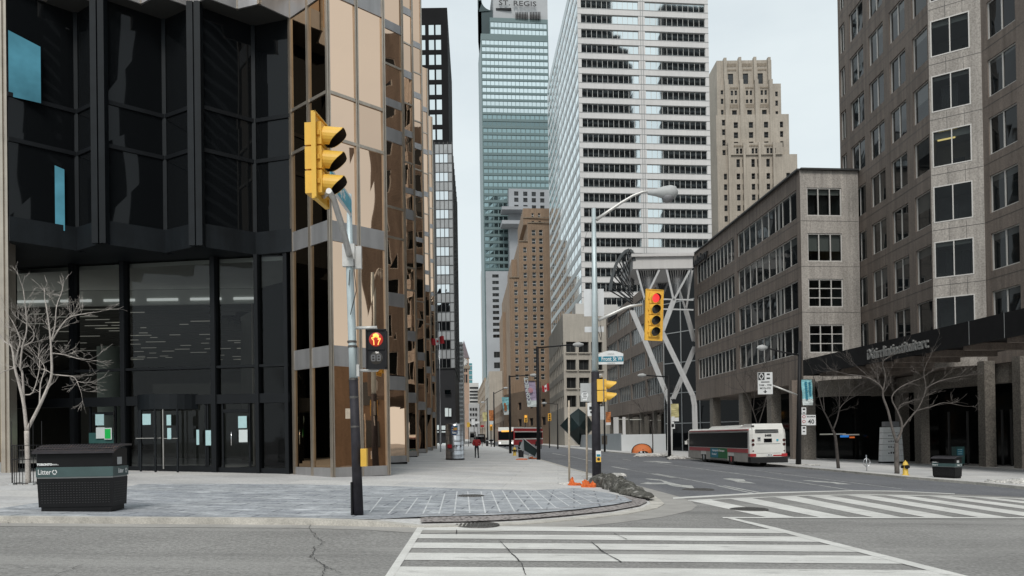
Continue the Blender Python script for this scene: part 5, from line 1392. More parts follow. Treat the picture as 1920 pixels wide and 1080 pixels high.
# ================================================================ street furniture
def foot(px, py, off=KH): return G(px, py, off)
def mpp(p): return p.y / FPX
X_, Y_, Z_ = Vector((1, 0, 0)), Vector((0, 1, 0)), Vector((0, 0, 1))
def signal_head(mb_body, mb_visor, mb_in, lens, n, sec, w, d, board=True, bw=.12, visor=.26):
    """signal facing -y, origin at the bottom centre of the housing"""
    H = sec * n
    if board:
        mb_body.box(-w / 2 - bw, w / 2 + bw, -.02, .02, -bw, H + bw)
        for x in (-w / 2 - bw, w / 2 + bw - .02): mb_body.box(x, x + .02, -.045, -.02, -bw, H + bw)
        mb_body.box(-w / 2 - bw, w / 2 + bw, -.045, -.02, -bw, -bw + .02); mb_body.box(-w / 2 - bw, w / 2 + bw, -.045, -.02, H + bw - .02, H + bw)
    for k in range(n):
        z0 = k * sec
        mb_body.box(-w / 2 + .01, w / 2 - .01, -.09, -.021, z0 + .012, z0 + sec - .012)
        mb_body.box(-w / 2 + .02, w / 2 - .02, .021, d, z0 + .012, z0 + sec - .012)
        mb_body.box(-w / 2 - .02, -w / 2 + .01, -.07, -.03, z0 + sec * .4, z0 + sec * .6)
        c = Vector((0, -.09, z0 + sec / 2)); r = min(w, sec) * .43; nseg = 18
        lens[k].lathe((c.x, c.y + .03, c.z), [(r * .93, -.04), (r * .6, -.055), (.001, -.06)], 20, axis='y')
        vo = []; vi = []
        for i in range(nseg + 1):
            a = R(-62) + R(304) * i / nseg; x, z = r * math.cos(a), r * math.sin(a)
            ln = visor * (.25 + .75 * max(0, min(1, (math.sin(a) + .95) / 1.5)))
            vo.append((Vector((x, 0, z)) + c, Vector((x * .98, -ln, z * .98 - ln * .12)) + c)); vi.append((Vector((x * .95, 0, z * .95)) + c, Vector((x * .93, -ln, z * .93 - ln * .12)) + c))
        for i in range(nseg):
            mb_visor.quad(vo[i][0], vo[i + 1][0], vo[i + 1][1], vo[i][1]); mb_in.quad(vi[i + 1][0], vi[i][0], vi[i][1], vi[i + 1][1]); mb_visor.quad(vo[i][1], vo[i + 1][1], vi[i + 1][1], vi[i][1])
def build_signal(parent, name, n, sec, w, d, M4, lit=None, board=True, bw=.12, visor=.26):
    body, vis, inn_ = MB(), MB(), MB(); lens = [MB() for _ in range(n)]
    signal_head(body, vis, inn_, lens, n, sec, w, d, board, bw, visor)
    o = body.xf(M4).build(name, [M['yellow']], parent, world=False)
    vis.xf(M4).build('visor', [M['yellow']], o, world=False); inn_.xf(M4).build('visor_lining', [M['visor_in']], o, world=False)
    for k, l in enumerate(lens):
        q = l.xf(M4).build('lens', [M[lit[k]] if lit and lit.get(k) else M['lens_off']], o, world=False)
        if lit and lit.get(k): q['label'] = 'lit red lens'
    return o
# ---- pole at the kerb with the side-on signal
f = foot(672, 966); s = mpp(f)
tp = thing('traffic_signal_pole', 'leaning pole with a dark wrapped foot, side-on yellow signal and red hand', 'signal pole', f, 0, None)
def loc(px, py, Yd=None):
    return W(px, py, f.y if Yd is None else Yd) - f
q = MB(); a, b = loc(672, 966), loc(663, 712); a.z = 0; q.tube([a, a + (b - a) * .5, b], [.092, .084, .078], 20); q.build('pole_wrap', [M['pole_dark']], tp, world=False)
q = MB(); q.tube([b, loc(661, 650), loc(656, 510), loc(655, 364)], [.076, .073, .066, .04], 18); q.build('pole', [M['pole_pale']], tp, world=False)
q = MB()
for px, py in ((661, 650), (660, 641), (663, 711), (664, 745), (666, 800)): c = loc(px, py); q.lathe(c, [(.08, -.02), (.088, 0), (.08, .02)], 18)
q.build('pole_band', [M['iron']], tp, world=False)
q = MB(); c = loc(671, 935); q.box(c.x - .115, c.x - .085, -.07, .08, c.z - .35, c.z + .3); q.build('hand_hole_cover', [M['pole_black']], tp, world=False)
AYN = f.y - 3.7
arm0 = loc(655, 478); arm1 = loc(625, 372, AYN)
q = MB(); q.tube([arm0, arm0 + (arm1 - arm0) * .5 + Vector((0, 0, .05)), arm1, arm1 + Vector((0, -.25, .02))], [.058, .05, .04, .038], 12); q.build('mast_arm', [M['pole_white']], tp, world=False)
q = MB(); q.obox(arm0 + Vector((.0, -.04, -.02)), X_ * .11, Y_ * .05, Z_ * .2); q.obox(arm0 + Vector((.12, .0, -.05)), X_ * .1, Y_ * .04, Z_ * .2); q.build('arm_bracket', [M['pole_white']], tp, world=False)
q = MB(); q.tube([arm0 + Vector((.1, -.1, -.1)), loc(664, 508, f.y - .12), loc(668, 545, f.y - .13), loc(657, 590, f.y - .12)], .008, 5); q.tube([loc(656, 506, f.y - .12), loc(654, 535, f.y - .1)], .008, 5); q.each('cable', [M['ink']], tp, world=False)
c = loc(606, 372, AYN - .1)
sM = place(c + Vector((-.04, 0, .02)), R(90 - 6)) @ Matrix.Scale(.9, 4)
sig = build_signal(tp, 'signal_head', 3, .345, .36, .16, sM, {}, True, .10, .28)
q = MB(); q.tube([c + Vector((0, 0, .02)), arm1 + Vector((0, -.2, .04))], .03, 8); q.build('signal_bracket', [M['pole_white']], tp, world=False)
q = MB(); pz = loc(655, 392); q.obox((pz.x + .03, -.85, pz.z + .03), X_ * .012, Y_ * .8, Z_ * .17); pl = q.build('street_sign', [M['sign_white']], tp, world=False)
q = MB(); q.obox((pz.x + .045, -.85, pz.z + .03), X_ * .006, Y_ * .79, Z_ * .115); q.obox((pz.x + .015, -.85, pz.z + .03), X_ * .006, Y_ * .79, Z_ * .115); q.build('sign_band', [M['sign_cyan']], pl, world=False)
q = MB(); merge(q, text_mb('Bay St', .2, .003, .004), place((pz.x + .055, -.85, pz.z + .03), R(90))); q.build('sign_lettering', [M['sign_white']], pl, world=False)
# pedestrian signal
z0, z1 = loc(708, 692).z, loc(708, 620).z; x0, x1 = loc(690, 655).x, loc(725, 655).x; hh = z1 - z0
q = MB(); q.box(x0, x1, -.12, .1, z0, z1)
q.box(x0 - .015, x1 + .015, -.14, -.1, z0 - .01, z0 + .015); q.box(x0 - .015, x1 + .015, -.14, -.1, z1 - .015, z1 + .01); q.box(x0 - .015, x0 + .012, -.14, -.1, z0, z1); q.box(x1 - .012, x1 + .015, -.14, -.1, z0, z1); q.box(x0, x1, -.14, -.12, z0 + hh / 2 - .012, z0 + hh / 2 + .012)
ph = q.build('pedestrian_signal', [M['pole_black']], tp, world=False); ph['label'] = 'black two-part walk signal showing a lit hand'
q = MB(); cx, cz = (x0 + x1) / 2, z0 + hh * .75; q.lathe((cx, -.122, cz), [(.125, 0), (.12, -.006), (.001, -.008)], 26, axis='y'); q.build('hand_lens', [M['hand_red']], ph, world=False)
q = MB(); hp = [(-.035, -.1), (-.04, -.02), (-.075, .02), (-.06, .035), (-.04, .02), (-.045, .085), (-.03, .09), (-.022, .035), (-.018, .1), (-.002, .102), (0, .04), (.008, .095), (.024, .092), (.022, .03), (.032, .075), (.046, .07), (.042, -.01), (.07, .02), (.08, .008), (.05, -.05), (.035, -.1)]
for a, b in zip(hp, hp[1:]): q.bar((cx + a[0], -.136, cz + a[1]), (cx + b[0], -.136, cz + b[1]), .014, .006, upv=Y_)
q.build('lit_hand', [M['hand_lit']], ph, world=False)
q = MB(); cz2 = z0 + hh * .27; q.lathe((cx, -.122, cz2), [(.115, 0), (.11, -.004), (.001, -.006)], 24, axis='y'); q.build('countdown_lens', [M['lens_off']], ph, world=False)
q = MB()
for dx in (-.05, .045): 
    for a, b in (((-.028, .05), (.028, .05)), ((-.028, 0), (.028, 0)), ((-.028, -.05), (.028, -.05)), ((-.028, -.05), (-.028, .05)), ((.028, -.05), (.028, .05))): q.bar((cx + dx + a[0], -.131, cz2 + a[1]), (cx + dx + b[0], -.131, cz2 + b[1]), .012, .004, upv=Y_)
q.build('countdown_digits', [M['digits']], ph, world=False)
q = MB(); c = loc(706, 614); b = loc(662, 615); q.tube([b, c, c + Vector((0, 0, -.05))], .028, 8); c = loc(708, 694); b = loc(664, 695); q.tube([b, c, c + Vector((.01, 0, .02))], .028, 8); q.box(loc(664, 693).x + .05, loc(664, 693).x + .1, -.05, .05, loc(664, 706).z, loc(664, 684).z); q.each('signal_bracket', [M['pole_white']], tp, world=False)
q = MB(); q.box(loc(648, 770).x, loc(657, 770).x, -.02, .02, loc(650, 785).z, loc(650, 766).z); q.build('notice_plate', [M['wood']], tp, world=False)
q = MB(); q.box(loc(679, 840).x, loc(690, 840).x, -.16, -.02, loc(684, 874).z, loc(684, 841).z); q.build('push_button', [M['yellow']], tp, world=False)
# ---- pole with lamp and red signal
f = foot(1119, 903); f0 = f
lp = thing('signal_and_lamp_pole', 'pale lamp pole with a dark foot, a red traffic signal and the street name sign', 'lamp pole', f)
q = MB(); a, b = loc(1119, 903), loc(1116, 697); a.z = 0; q.tube([a, b], [.155, .135], 20); q.build('pole_wrap', [M['pole_dark']], lp, world=False)
q = MB(); q.tube([b, loc(1115, 560), loc(1113, 391)], [.115, .098, .07], 18); q.build('pole', [M['pole_pale']], lp, world=False)
q = MB(); q.tube([loc(1118, 412), loc(1140, 397), loc(1165, 380), loc(1187, 367), loc(1205, 360), loc(1222, 359)], [.06, .055, .05, .045, .045, .045], 10); q.build('lamp_arm', [M['pole_white']], lp, world=False)
q = MB(); c = loc(1243, 361); q.lathe((c.x, 0, c.z), [(.02, -.52), (.07, -.5), (.12, -.25), (.2, 0), (.24, .25), (.2, .42), (.05, .5)], 14, axis='x')
lh = q.build('lamp_head', [M['sign_grey']], lp, world=False)
q = MB(); c = loc(1252, 368); q.lathe((c.x, 0, c.z - .1), [(.02, -.1), (.14, -.08), (.2, .03), (.19, .1)], 16); q.build('lamp_lens', [M['ink_grey']], lh, world=False)
q = MB(); c = loc(1250, 352); q.lathe((c.x, 0, c.z - .08), [(.05, -.03), (.05, .08), (.02, .1)], 10); q.build('photocell', [M['chrome']], lh, world=False)
q = MB(); q.tube([loc(1122, 600), loc(1145, 590), loc(1168, 579), loc(1182, 574), loc(1204, 571.5)], [.06, .056, .052, .05, .05], 10); q.build('mast_arm', [M['pole_white']], lp, world=False)
q = MB(); q.tube([loc(1126, 610), loc(1128, 628), loc(1127, 638), loc(1122, 622)], .012, 5); q.tube([loc(1110, 415, f.y - .1), loc(1099, 440, f.y - .1), loc(1093, 470, f.y - .1)], .008, 4); q.each('cable', [M['ink']], lp, world=False)
c = loc(1223.5, 640.5); H = (loc(1223, 546).z - c.z)
sM = place(c + Vector((0, -.15, .12)), R(10), 0, R(2.5))
build_signal(lp, 'signal_head', 4, (H - .2) / 4, .40, .2, sM, {3: 'lens_red'}, True, .11, .2)
def splate(px0, px1, py0, py1, mt, name, dy=-.13, th=.02, par=None):
    q = MB(); a, b = loc(px0, py1), loc(px1, py0); q.box(a.x, b.x, dy - th, dy, a.z, b.z); return q.build(name, [mt], par or lp, world=False)
splate(1096, 1133, 540, 592, M['sign_back'], 'sign_back', .16); splate(1097, 1133, 611, 622, M['sign_back'], 'sign_back', .15)
q = MB(); a, b = loc(1122, 683.5), loc(1168.5, 660); n_ = 12
top = [(a.x + (b.x - a.x) * i / n_, -.02, b.z - .12 + .17 * math.sin(math.pi * (.12 + .76 * i / n_))) for i in range(n_ + 1)]
q.plate([(a.x, -.02, a.z)] + [(b.x, -.02, a.z)] + top[::-1], (0, -1, 0), .03); ns = q.build('street_sign', [M['sign_white']], lp, world=False)
q = MB(); a2, b2 = loc(1122, 678.5), loc(1168.5, 668); q.box(a.x + .004, b.x - .004, -.03, -.024, a2.z, b2.z); q.build('sign_band', [M['sign_blue']], ns, world=False)
q = MB(); merge(q, text_mb('Front St W', .20, .004, .003, xs=.76), place(((a.x + b.x) / 2 + .03, -.036, (a2.z + b2.z) / 2))); q.build('sign_lettering', [M['sign_white']], ns, world=False)
q = MB(); merge(q, text_mb('TORONTO', .055, .002, .001), place(((a.x + b.x) / 2, -.03, loc(1145, 681).z))); merge(q, text_mb('ARENA', .07, .002, .001), place(((a.x + b.x) / 2, -.03, loc(1145, 664).z))); q.build('sign_lettering', [M['sign_grey']], ns, world=False)
# yellow two-section signal seen from the side
c = loc(1126, 754); H = loc(1126, 711).z - c.z
sM = place(c + Vector((.1, -.05, 0)), R(90 - 4))
build_signal(lp, 'pedestrian_signal', 2, H / 2, .34, .22, sM, {}, False, .1, .34)
q = MB(); q.tube([loc(1117, 704), loc(1128, 703), loc(1129, 708)], .03, 8); q.tube([loc(1117, 760), loc(1128, 758)], .04, 8); q.each('signal_bracket', [M['pole_white']], lp, world=False)
sg = splate(1089, 1111, 718, 753, M['sign_grey'], 'sign_back', .1)
q = MB(); c = loc(1097, 741); q.lathe((c.x, .075, c.z), [(.12, 0), (.12, -.006)], 14, axis='y'); a, b = loc(1093, 751), loc(1101, 741); q.box(a.x, b.x, .066, .0755, a.z, b.z); q.build('sticker', [M['sign_white']], sg, world=False)
q = MB()
for k in range(5): a = loc(1093 + k % 2, 735 + k * 3); q.box(a.x, a.x + .12, .062, .0655, a.z, a.z + .025)
q.build('sticker_print', [M['ink_grey']], sg, world=False)
sg = splate(1102, 1112, 755, 780, M['sign_white'], 'small_sign', .05)
q = MB(); a = loc(1105, 768); q.box(a.x, a.x + .08, .022, .028, a.z, a.z + .1); q.box(a.x + .03, a.x + .1, .022, .028, a.z - .12, a.z - .05); q.build('sign_print', [M['ink']], sg, world=False)
splate(1125, 1132, 762, 787, M['sign_grey'], 'controller_box', .05, .15)
sg = splate(1116.5, 1125.5, 845, 866, M['sign_white'], 'push_button', -.15, .05)
q = MB(); a, b = loc(1117.5, 856), loc(1124.5, 851.5); q.box(a.x, b.x, -.205, -.2, a.z, b.z); q.build('button_label', [M['sign_blue']], sg, world=False)
q = MB(); a, b = loc(1116.5, 866), loc(1125.5, 856.5); q.box(a.x, b.x, -.215, -.2, a.z, b.z); q.build('button_housing', [M['yellow']], sg, world=False)
q = MB(); c = loc(1121, 860.5); q.lathe((c.x, -.216, c.z), [(.05, 0), (.045, -.02), (.001, -.025)], 12, axis='y'); q.build('button', [M['ink']], sg, world=False)
# ---- pole with signs on the far pavement
f = foot(1497, 872)
rp = thing('sign_pole', 'black street pole with the diamond lane sign, a cyan banner and a speed limit sign', 'sign pole', f)
q = MB(); a = loc(1497, 872); a.z = 0; q.tube([a, loc(1500, 640)], [.17, .1], 12); q.build('pole', [M['pole_black']], rp, world=False)
q = MB(); q.tube([loc(1500, 666), loc(1470, 661), loc(1440, 653), loc(1428, 650)], [.06, .05, .045, .045], 8); q.build('lamp_arm', [M['pole_black']], rp, world=False)
q = MB(); c = loc(1428, 652); q.lathe((c.x, 0, c.z), [(.03, -.3), (.14, -.2), (.2, .05), (.08, .35)], 10, axis='x'); q.build('lamp_head', [M['sign_grey']], rp, world=False)
q = MB(); q.tube([loc(1497, 741), loc(1447, 722)], .05, 8); q.build('sign_arm', [M['pole_white']], rp, world=False)
sg = splate(1420.5, 1447.5, 698, 739.5, M['sign_white'], 'lane_sign', -.05, .03, rp)
q = MB()
def sb(px0, px1, py0, py1, dy=-.085): a, b = loc(px0, py1), loc(px1, py0); q.box(a.x, b.x, dy, -.0805, a.z, b.z)
sb(1421, 1432.5, 699, 713); sb(1437, 1442.5, 700.5, 703.5); sb(1436.5, 1443, 708, 711)
merge(q, text_mb('OTHER-TEXTS'[:0] or '7AM - 7PM', .17, .003, .002), place((loc(1434, 722).x, -.083, loc(1434, 722.5).z)))
merge(q, text_mb('MON-FRI', .17, .003, .002), place((loc(1434, 722).x, -.083, loc(1434, 728.3).z))); sb(1426, 1442, 715.5, 717.5)
c = loc(1434, 734.5); q.poly([(c.x - .13, -.083, c.z + .02), (c.x, -.083, c.z - .1), (c.x + .13, -.083, c.z + .02)][::1]); q.box(c.x - .03, c.x + .03, -.084, -.081, c.z + .0, c.z + .12)
q.build('sign_print', [M['ink']], sg, world=False)
q = MB(); c = loc(1426.7, 706); 
for a, b in (((0, .2), (.13, 0)), ((.13, 0), (0, -.2)), ((0, -.2), (-.13, 0)), ((-.13, 0), (0, .2))): q.bar((c.x + a[0], -.088, c.z + a[1]), (c.x + b[0], -.088, c.z + b[1]), .05, .004, upv=Y_)
q.build('diamond_symbol', [M['sign_white']], sg, world=False)
def banner(par, px0, px1, py0, py1, mt, dy=-.05, skew=0, foot_m=None, lines=None):
    q = MB(); nz_ = 8
    a, b = loc(px0, py1), loc(px1, py0)
    for k in range(nz_):
        za, zb = a.z + (b.z - a.z) * k / nz_, a.z + (b.z - a.z) * (k + 1) / nz_
        oa, ob = skew * (1 - k / nz_), skew * (1 - (k + 1) / nz_); wa = .04 * math.sin(k * 1.3); wb = .04 * math.sin((k + 1) * 1.3)
        q.quad((a.x + oa, dy + wa, za), (b.x + oa * .6, dy - wa, za), (b.x + ob * .6, dy - wb, zb), (a.x + ob, dy + wb, zb), 1 if (foot_m and k < 2) else 0)
    return q.build('banner', [mt] + ([foot_m] if foot_m else []), par, world=False)
bn = banner(rp, 1502, 1521, 712, 760, M['banner_blue'], -.1, .08, M['paper_white'])
q = MB()
for k in range(9): c = loc(1507 + .5 * k * .6, 719 + k * 3.8); q.box(c.x, c.x + .14, -.16, -.15, c.z, c.z + .1); (q.box(c.x + .25, c.x + .37, -.16, -.15, c.z - .02, c.z + .07) if k < 7 else None)
q.build('banner_print', [M['ad_blue']], bn, world=False)
for (y0, y1, mt, sy) in ((764, 776, 'ink', 0), (777, 797, 'red', 1), (799, 815, 'ink', 0)):
    sg = splate(1501.5, 1510, y0, y1, M['sign_white'], 'parking_sign', -.12, .02, rp); q = MB()
    if sy:
        for yy in (781.5, 790.5): c = loc(1505.7, yy); q.lathe((c.x, -.146, c.z), [(.1, -.003), (.1, .003)], 14, axis='y'); 
        q.build('ban_ring', [M['red']], sg, world=False); q = MB()
        for yy in (781.5, 790.5): c = loc(1505.7, yy); q.lathe((c.x, -.152, c.z), [(.065, -.003), (.065, .003)], 14, axis='y')
        q.build('ban_disc', [M['sign_white']], sg, world=False)
    else:
        c = loc(1503.5, y0 + 5); q.box(c.x, c.x + .16, -.146, -.141, c.z, c.z + .1); q.box(c.x, c.x + .14, -.146, -.141, c.z - .2, c.z - .14); q.build('sign_print', [M['ink']], sg, world=False)
sg = splate(1510.8, 1528, 778, 797.5, M['sign_white'], 'speed_sign', -.1, .02, rp)
q = MB(); merge(q, text_mb('40', .40, .004, .006), place((loc(1519.4, 788).x, -.125, loc(1519, 791).z))); merge(q, text_mb('MAXIMUM', .11, .004, .003), place((loc(1519.4, 788).x, -.125, loc(1519, 781.5).z))); q.build('sign_print', [M['ink']], sg, world=False)
# ---- background lamp poles
def lamp_pole(label, px, pyb, pyt, arms, extra=None, off=KH, r=.13, mt='pole_black'):
    global f
    f = foot(px, pyb, off); t = thing('street_lamp', label, 'street lamp', f, 0, 'black street lamps along the roadway')
    q = MB(); a = loc(px, pyb); a.z = 0; b = loc(px - .6, pyt); b.x = a.x + (b.x - a.x) * .3; q.tube([a, b], [r, r * .7], 10); q.build('pole', [M[mt]], t, world=False)
    for (y0, x1, y1) in arms:
        q = MB(); p0, p1 = loc(px, y0), loc(x1, y1); q.tube([p0, p0 + (p1 - p0) * .5, p1], r * .38, 7); q.build('lamp_arm', [M[mt]], t, world=False)
        q = MB(); sg_ = 1 if x1 > px else -1; q.lathe((p1.x, p1.y, p1.z - .03), [(.03, -.35), (.13, -.2), (.17, .1), (.06, .4)], 10, axis='x'); q.build('lamp_head', [M['sign_grey']], t, world=False)
    return t
t = lamp_pole('black lamp pole with a lilac banner beside the tipped board', 1010, 862, 650, [(652, 1083, 645.5)])
bn = banner(t, 983, 1003.5, 715, 763, M['banner_pur'], 0, .22, M['paper_white'])
q = MB(); merge(q, text_mb('CONNECT', .34, .004, .012), place((loc(989.3, 735).x, -.12, loc(988, 731).z), 0, 0, R(-97))); q.build('banner_lettering', [M['paper_white']], bn, world=False)
q = MB(); c = loc(994.5, 732); q.lathe((c.x, -.1, c.z), [(.18, -.01), (.15, -.03), (.001, -.04)], 12, axis='y'); q.build('banner_figure', [M['banner_pink']], bn, world=False)
q = MB(); q.bar(loc(1010, 714.5), loc(982, 714.8), .04, .04); q.build('banner_rod', [M['pole_black']], t, world=False)
t = lamp_pole('black lamp pole with a pale blue banner in front of the red streetcar', 957, 850, 704, [(706, 1000, 703)])
bn = banner(t, 941, 955, 744.5, 778, M['banner_blue'], 0, .2, M['paper_white']); q = MB(); c = loc(946.5, 758); q.lathe((c.x, -.1, c.z), [(.12, -.01), (.1, -.02)], 10, axis='y'); c = loc(948, 766); q.box(c.x - .12, c.x + .12, -.1, -.06, c.z - .2, c.z + .3); q.build('banner_figure', [M['banner_or']], bn, world=False)
t = lamp_pole('black lamp pole with an orange banner close to the walker in red', 927, 838, 735, [(738, 948, 727)])
bn = banner(t, 916.5, 925.5, 769, 796, M['banner_or'], 0, .15, M['paper_white'])
t = lamp_pole('slim dark lamp pole with a small yellow banner behind the orange one', 914.5, 836, 746, [(748, 905, 754)], r=.12)
bn = banner(t, 904.5, 913, 773, 790, M['banner_yel'], 0, .1)
t = lamp_pole('black lamp pole at the foot of the white struts with a yellow banner', 1255.5, 857, 704, [(707, 1203, 703)], r=.15)
bn = banner(t, 1258, 1272, 757, 783, M['banner_yel'], -.05)
for (a, b, c_, d) in ((1258.5, 1264, 781, 790), (1264, 1272, 783, 790), (1258.5, 1263, 791, 801), (1258.5, 1264.5, 795, 804)): splate(a, b, c_, d, M['sign_white'], 'small_sign', -.15, .02, t)
t = lamp_pole('dark pole with a small brown banner in front of the grey hoarding', 1134, 847, 748, [], r=.12)
bn = banner(t, 1136, 1145, 772, 795, M['banner_or'], 0); splate(1136, 1145, 792, 797, M['sign_white'], 'small_sign', -.05, .02, t)
t = lamp_pole('short lamp pole with an arm pointing towards the roadway in front of the beige block', 1046, 842, 757, [(758, 1020, 755.5)], r=.1)
# small far signals
def small_signal(label, px, pyb, py0, py1, off, lit, arm=None):
    global f
    f = foot(px, pyb, off); t = thing('traffic_signal', label, 'traffic signal', f, 0, 'yellow signals at the next crossing')
    q = MB(); a = loc(px, pyb); q.tube([(a.x, .15, 0), (a.x, .15, loc(px, py0).z)], .08, 8); q.build('pole', [M['pole_black']], t, world=False)
    c = loc(px, py1); H = loc(px, py0).z - c.z
    build_signal(t, 'signal_head', 3, H / 3, H / 3 * 1.0, .2, place((c.x, -.1, c.z)), lit, True, .08, .15)
small_signal('small yellow signal with an amber lamp lit above the streetcar roof', 986, 838, 779, 791, 0.0, {2: 'lens_amber'})
small_signal('small yellow signal with no lamp lit near the dark faceted sculpture', 1030.5, 840, 776, 788.5, 0.05, {})
small_signal('small yellow signal showing amber beside the walker', 921, 838, 796, 806, 0.05, {2: 'lens_amber'})
# ---- litter bins
def litter_bin(label, f, sc, rz, mirror=False):
    t = thing('litter_bin', label, 'litter bin', f, rz, 'black street litter bins')
    w, d, h = 1.43 * sc, .66 * sc, 1.29 * sc
    def bx(mb, x0, x1, y0, y1, z0, z1): mb.box(x0 * w, x1 * w, y0 * d, y1 * d, z0 * h, z1 * h)
    q = MB(); bx(q, -.45, .45, -.44, .44, 0, .075); q.build('plinth', [M['bin_black']], t, world=False)
    q = MB(); 
    b0, b1 = (.475, .5); q.add([(-.475 * w, -.47 * d, .075 * h), (.475 * w, -.47 * d, .075 * h), (.475 * w, .47 * d, .075 * h), (-.475 * w, .47 * d, .075 * h), (-.488 * w, -.5 * d, .50 * h), (.488 * w, -.5 * d, .50 * h), (.488 * w, .5 * d, .50 * h), (-.488 * w, .5 * d, .50 * h)], [(0, 1, 5, 4), (1, 2, 6, 5), (2, 3, 7, 6), (3, 0, 4, 7), (4, 5, 6, 7), (3, 2, 1, 0)])
    lb = q.build('lower_case', [M['bin_black']], t, world=False)
    q = MB()
    for i in range(24):
        for k in range(9):
            x = (-.43 + .86 * i / 23) * w; z = (.14 + .29 * k / 8) * h; y = -(.4705 + .03 * (z / h - .075) / .425) * d - .002; q.box(x - .012 * sc, x + .012 * sc, y - .004, y + .004, z - .004, z + .004)
    for i in range(10):
        for k in range(9): y = (-.38 + .76 * i / 9) * d; z = (.14 + .29 * k / 8) * h; x = (.4755 + .013 * (z / h - .075) / .425) * w; q.box(x - .003, x + .003, y - .011, y + .011, z - .004, z + .004)
    q.build('perforation', [M['bin_dot']], lb, world=False)['kind'] = 'stuff'
    q = MB(); bx(q, -.495, .495, -.52, .52, .52, .665); bd = q.build('green_band', [M['bin_green']], t, world=False)
    q = MB(); bx(q, -.485, .485, -.49, .49, .50, .52); q.build('trim', [M['frame_grey']], t, world=False)
    q = MB()
    merge(q, text_mb('Litter', .135 * sc, .003, .0015, xs=.8), place((-.385 * w, -.52 * d - .006, .592 * h))); merge(q, text_mb('Litter', .125 * sc, .003, .0015, xs=.8), place((.495 * w + .006, -.02 * d, .592 * h), R(90)))
    q.each('band_lettering', [M['sign_white']], bd, world=False); q = MB()
    for cx_, cy_, rz_ in ((-.255 * w, -.52 * d - .006, 0), (.495 * w + .006, .34 * d, 90)):
        for k in range(3):
            a = R(90 + 120 * k); tri = MB(); p = [Vector((math.cos(a + R(q_)) * .04 * sc, 0, math.sin(a + R(q_)) * .04 * sc)) for q_ in (8, 60, 104)]
            for i in range(2): tri.bar(p[i], p[i + 1], .018 * sc, .004, upv=Y_)
            merge(q, tri, place((cx_, cy_, .592 * h), R(rz_)))
    q.each('recycling_symbol', [M['sign_white']], bd, world=False, per=3)
    q = MB(); bx(q, -.485, .485, -.485, .485, .665, .93); up = q.build('upper_case', [M['bin_black']], t, world=False)
    q = MB(); merge(q, text_mb('TORONTO', .055 * sc, .003, .004), place((-.39 * w, -.485 * d - .005, .705 * h))); q.box(-.3 * w, -.23 * w, -.485 * d - .006, -.485 * d, .705 * h, .712 * h); q.box(-.3 * w, -.21 * w, -.485 * d - .006, -.485 * d, .695 * h, .70 * h); q.build('maker_print', [M['sign_white']], up, world=False)
    q = MB(); q.box(.485 * w, .485 * w + .006, -.2 * d, .1 * d, .69 * h, .80 * h); q.build('notice', [M['sign_grey']], up, world=False)
    q = MB(); n_ = 8; vs = []; pf = []
    for i in range(n_ + 1):
        tt = i / n_; y = (-.62 + 1.24 * tt) * d; z = (.885 + .115 * min(1, math.sin(math.pi * min(.5, .02 + .75 * tt)) ** .9)) * h; pf.append((y, z))
    pf2 = pf + [(y, z - .03 * h) for y, z in pf[::-1]]
    q.plate([(-.525 * w, y, z) for y, z in pf2], (-1, 0, 0), 1.05 * w)
    ld = q.build('lid', [M['bin_lid']], t, world=False, fix=True)
    q = MB()
    for i in range(1, n_):
        for k in range(26): x = (-.5 + 1.0 * (k + (i % 2) * .5) / 26) * w; y, z = pf[i]; q.box(x - .013, x + .013, y - .009, y + .009, z - .002, z + .006)
    q.build('lid_stud', [M['pole_black']], ld, world=False)['kind'] = 'stuff'
    return t
f = foot(157, 957); litter_bin('large black litter bin with a green band by the wire tree guard', f, 1.0 * mpp(f) * 156 / 1.62, R(4))
fb = foot(1776, 896); litter_bin('black litter bin by the concrete pillars and the yellow hydrant', fb, mpp(fb) * 44 / 1.37, R(-64))
# ---- hydrants
def hydrant(label, f, h):
    t = thing('fire_hydrant', label, 'fire hydrant', f, 0, 'yellow hydrants'); r = h * .17
    q = MB(); q.lathe((0, 0, 0), [(r * 1.35, 0), (r * 1.35, h * .05), (r, h * .06), (r, h * .66), (r * 1.18, h * .67), (r * 1.18, h * .71), (r * .98, h * .73), (r * .75, h * .87), (r * .3, h * .93)], 16); q.build('barrel', [M['hydrant']], t, world=False)
    q = MB(); q.lathe((0, 0, 0), [(r * .22, h * .92), (r * .22, h), (.001, h)], 6); q.build('top_nut', [M['hydrant']], t, world=False)
    q = MB(); q.lathe((0, 0, h * .56), [(r * .75, -r * 1.5), (r * .75, -r * .8)], 12, axis='y'); q.lathe((0, 0, h * .56), [(r * .55, -r * 1.6), (r * .55, -r * .8)], 10, axis='x'); q.lathe((0, 0, h * .56), [(r * .55, r * .8), (r * .55, r * 1.5)], 10, axis='x'); q.build('outlet', [M['pole_black']], t, world=False)
f = foot(1698, 891); hydrant('yellow hydrant with black outlets between the bare tree and the litter bin', f, mpp(f) * 28)
f = foot(965, 854.5); hydrant('small yellow hydrant beside the tipped dark board', f, mpp(f) * 17)
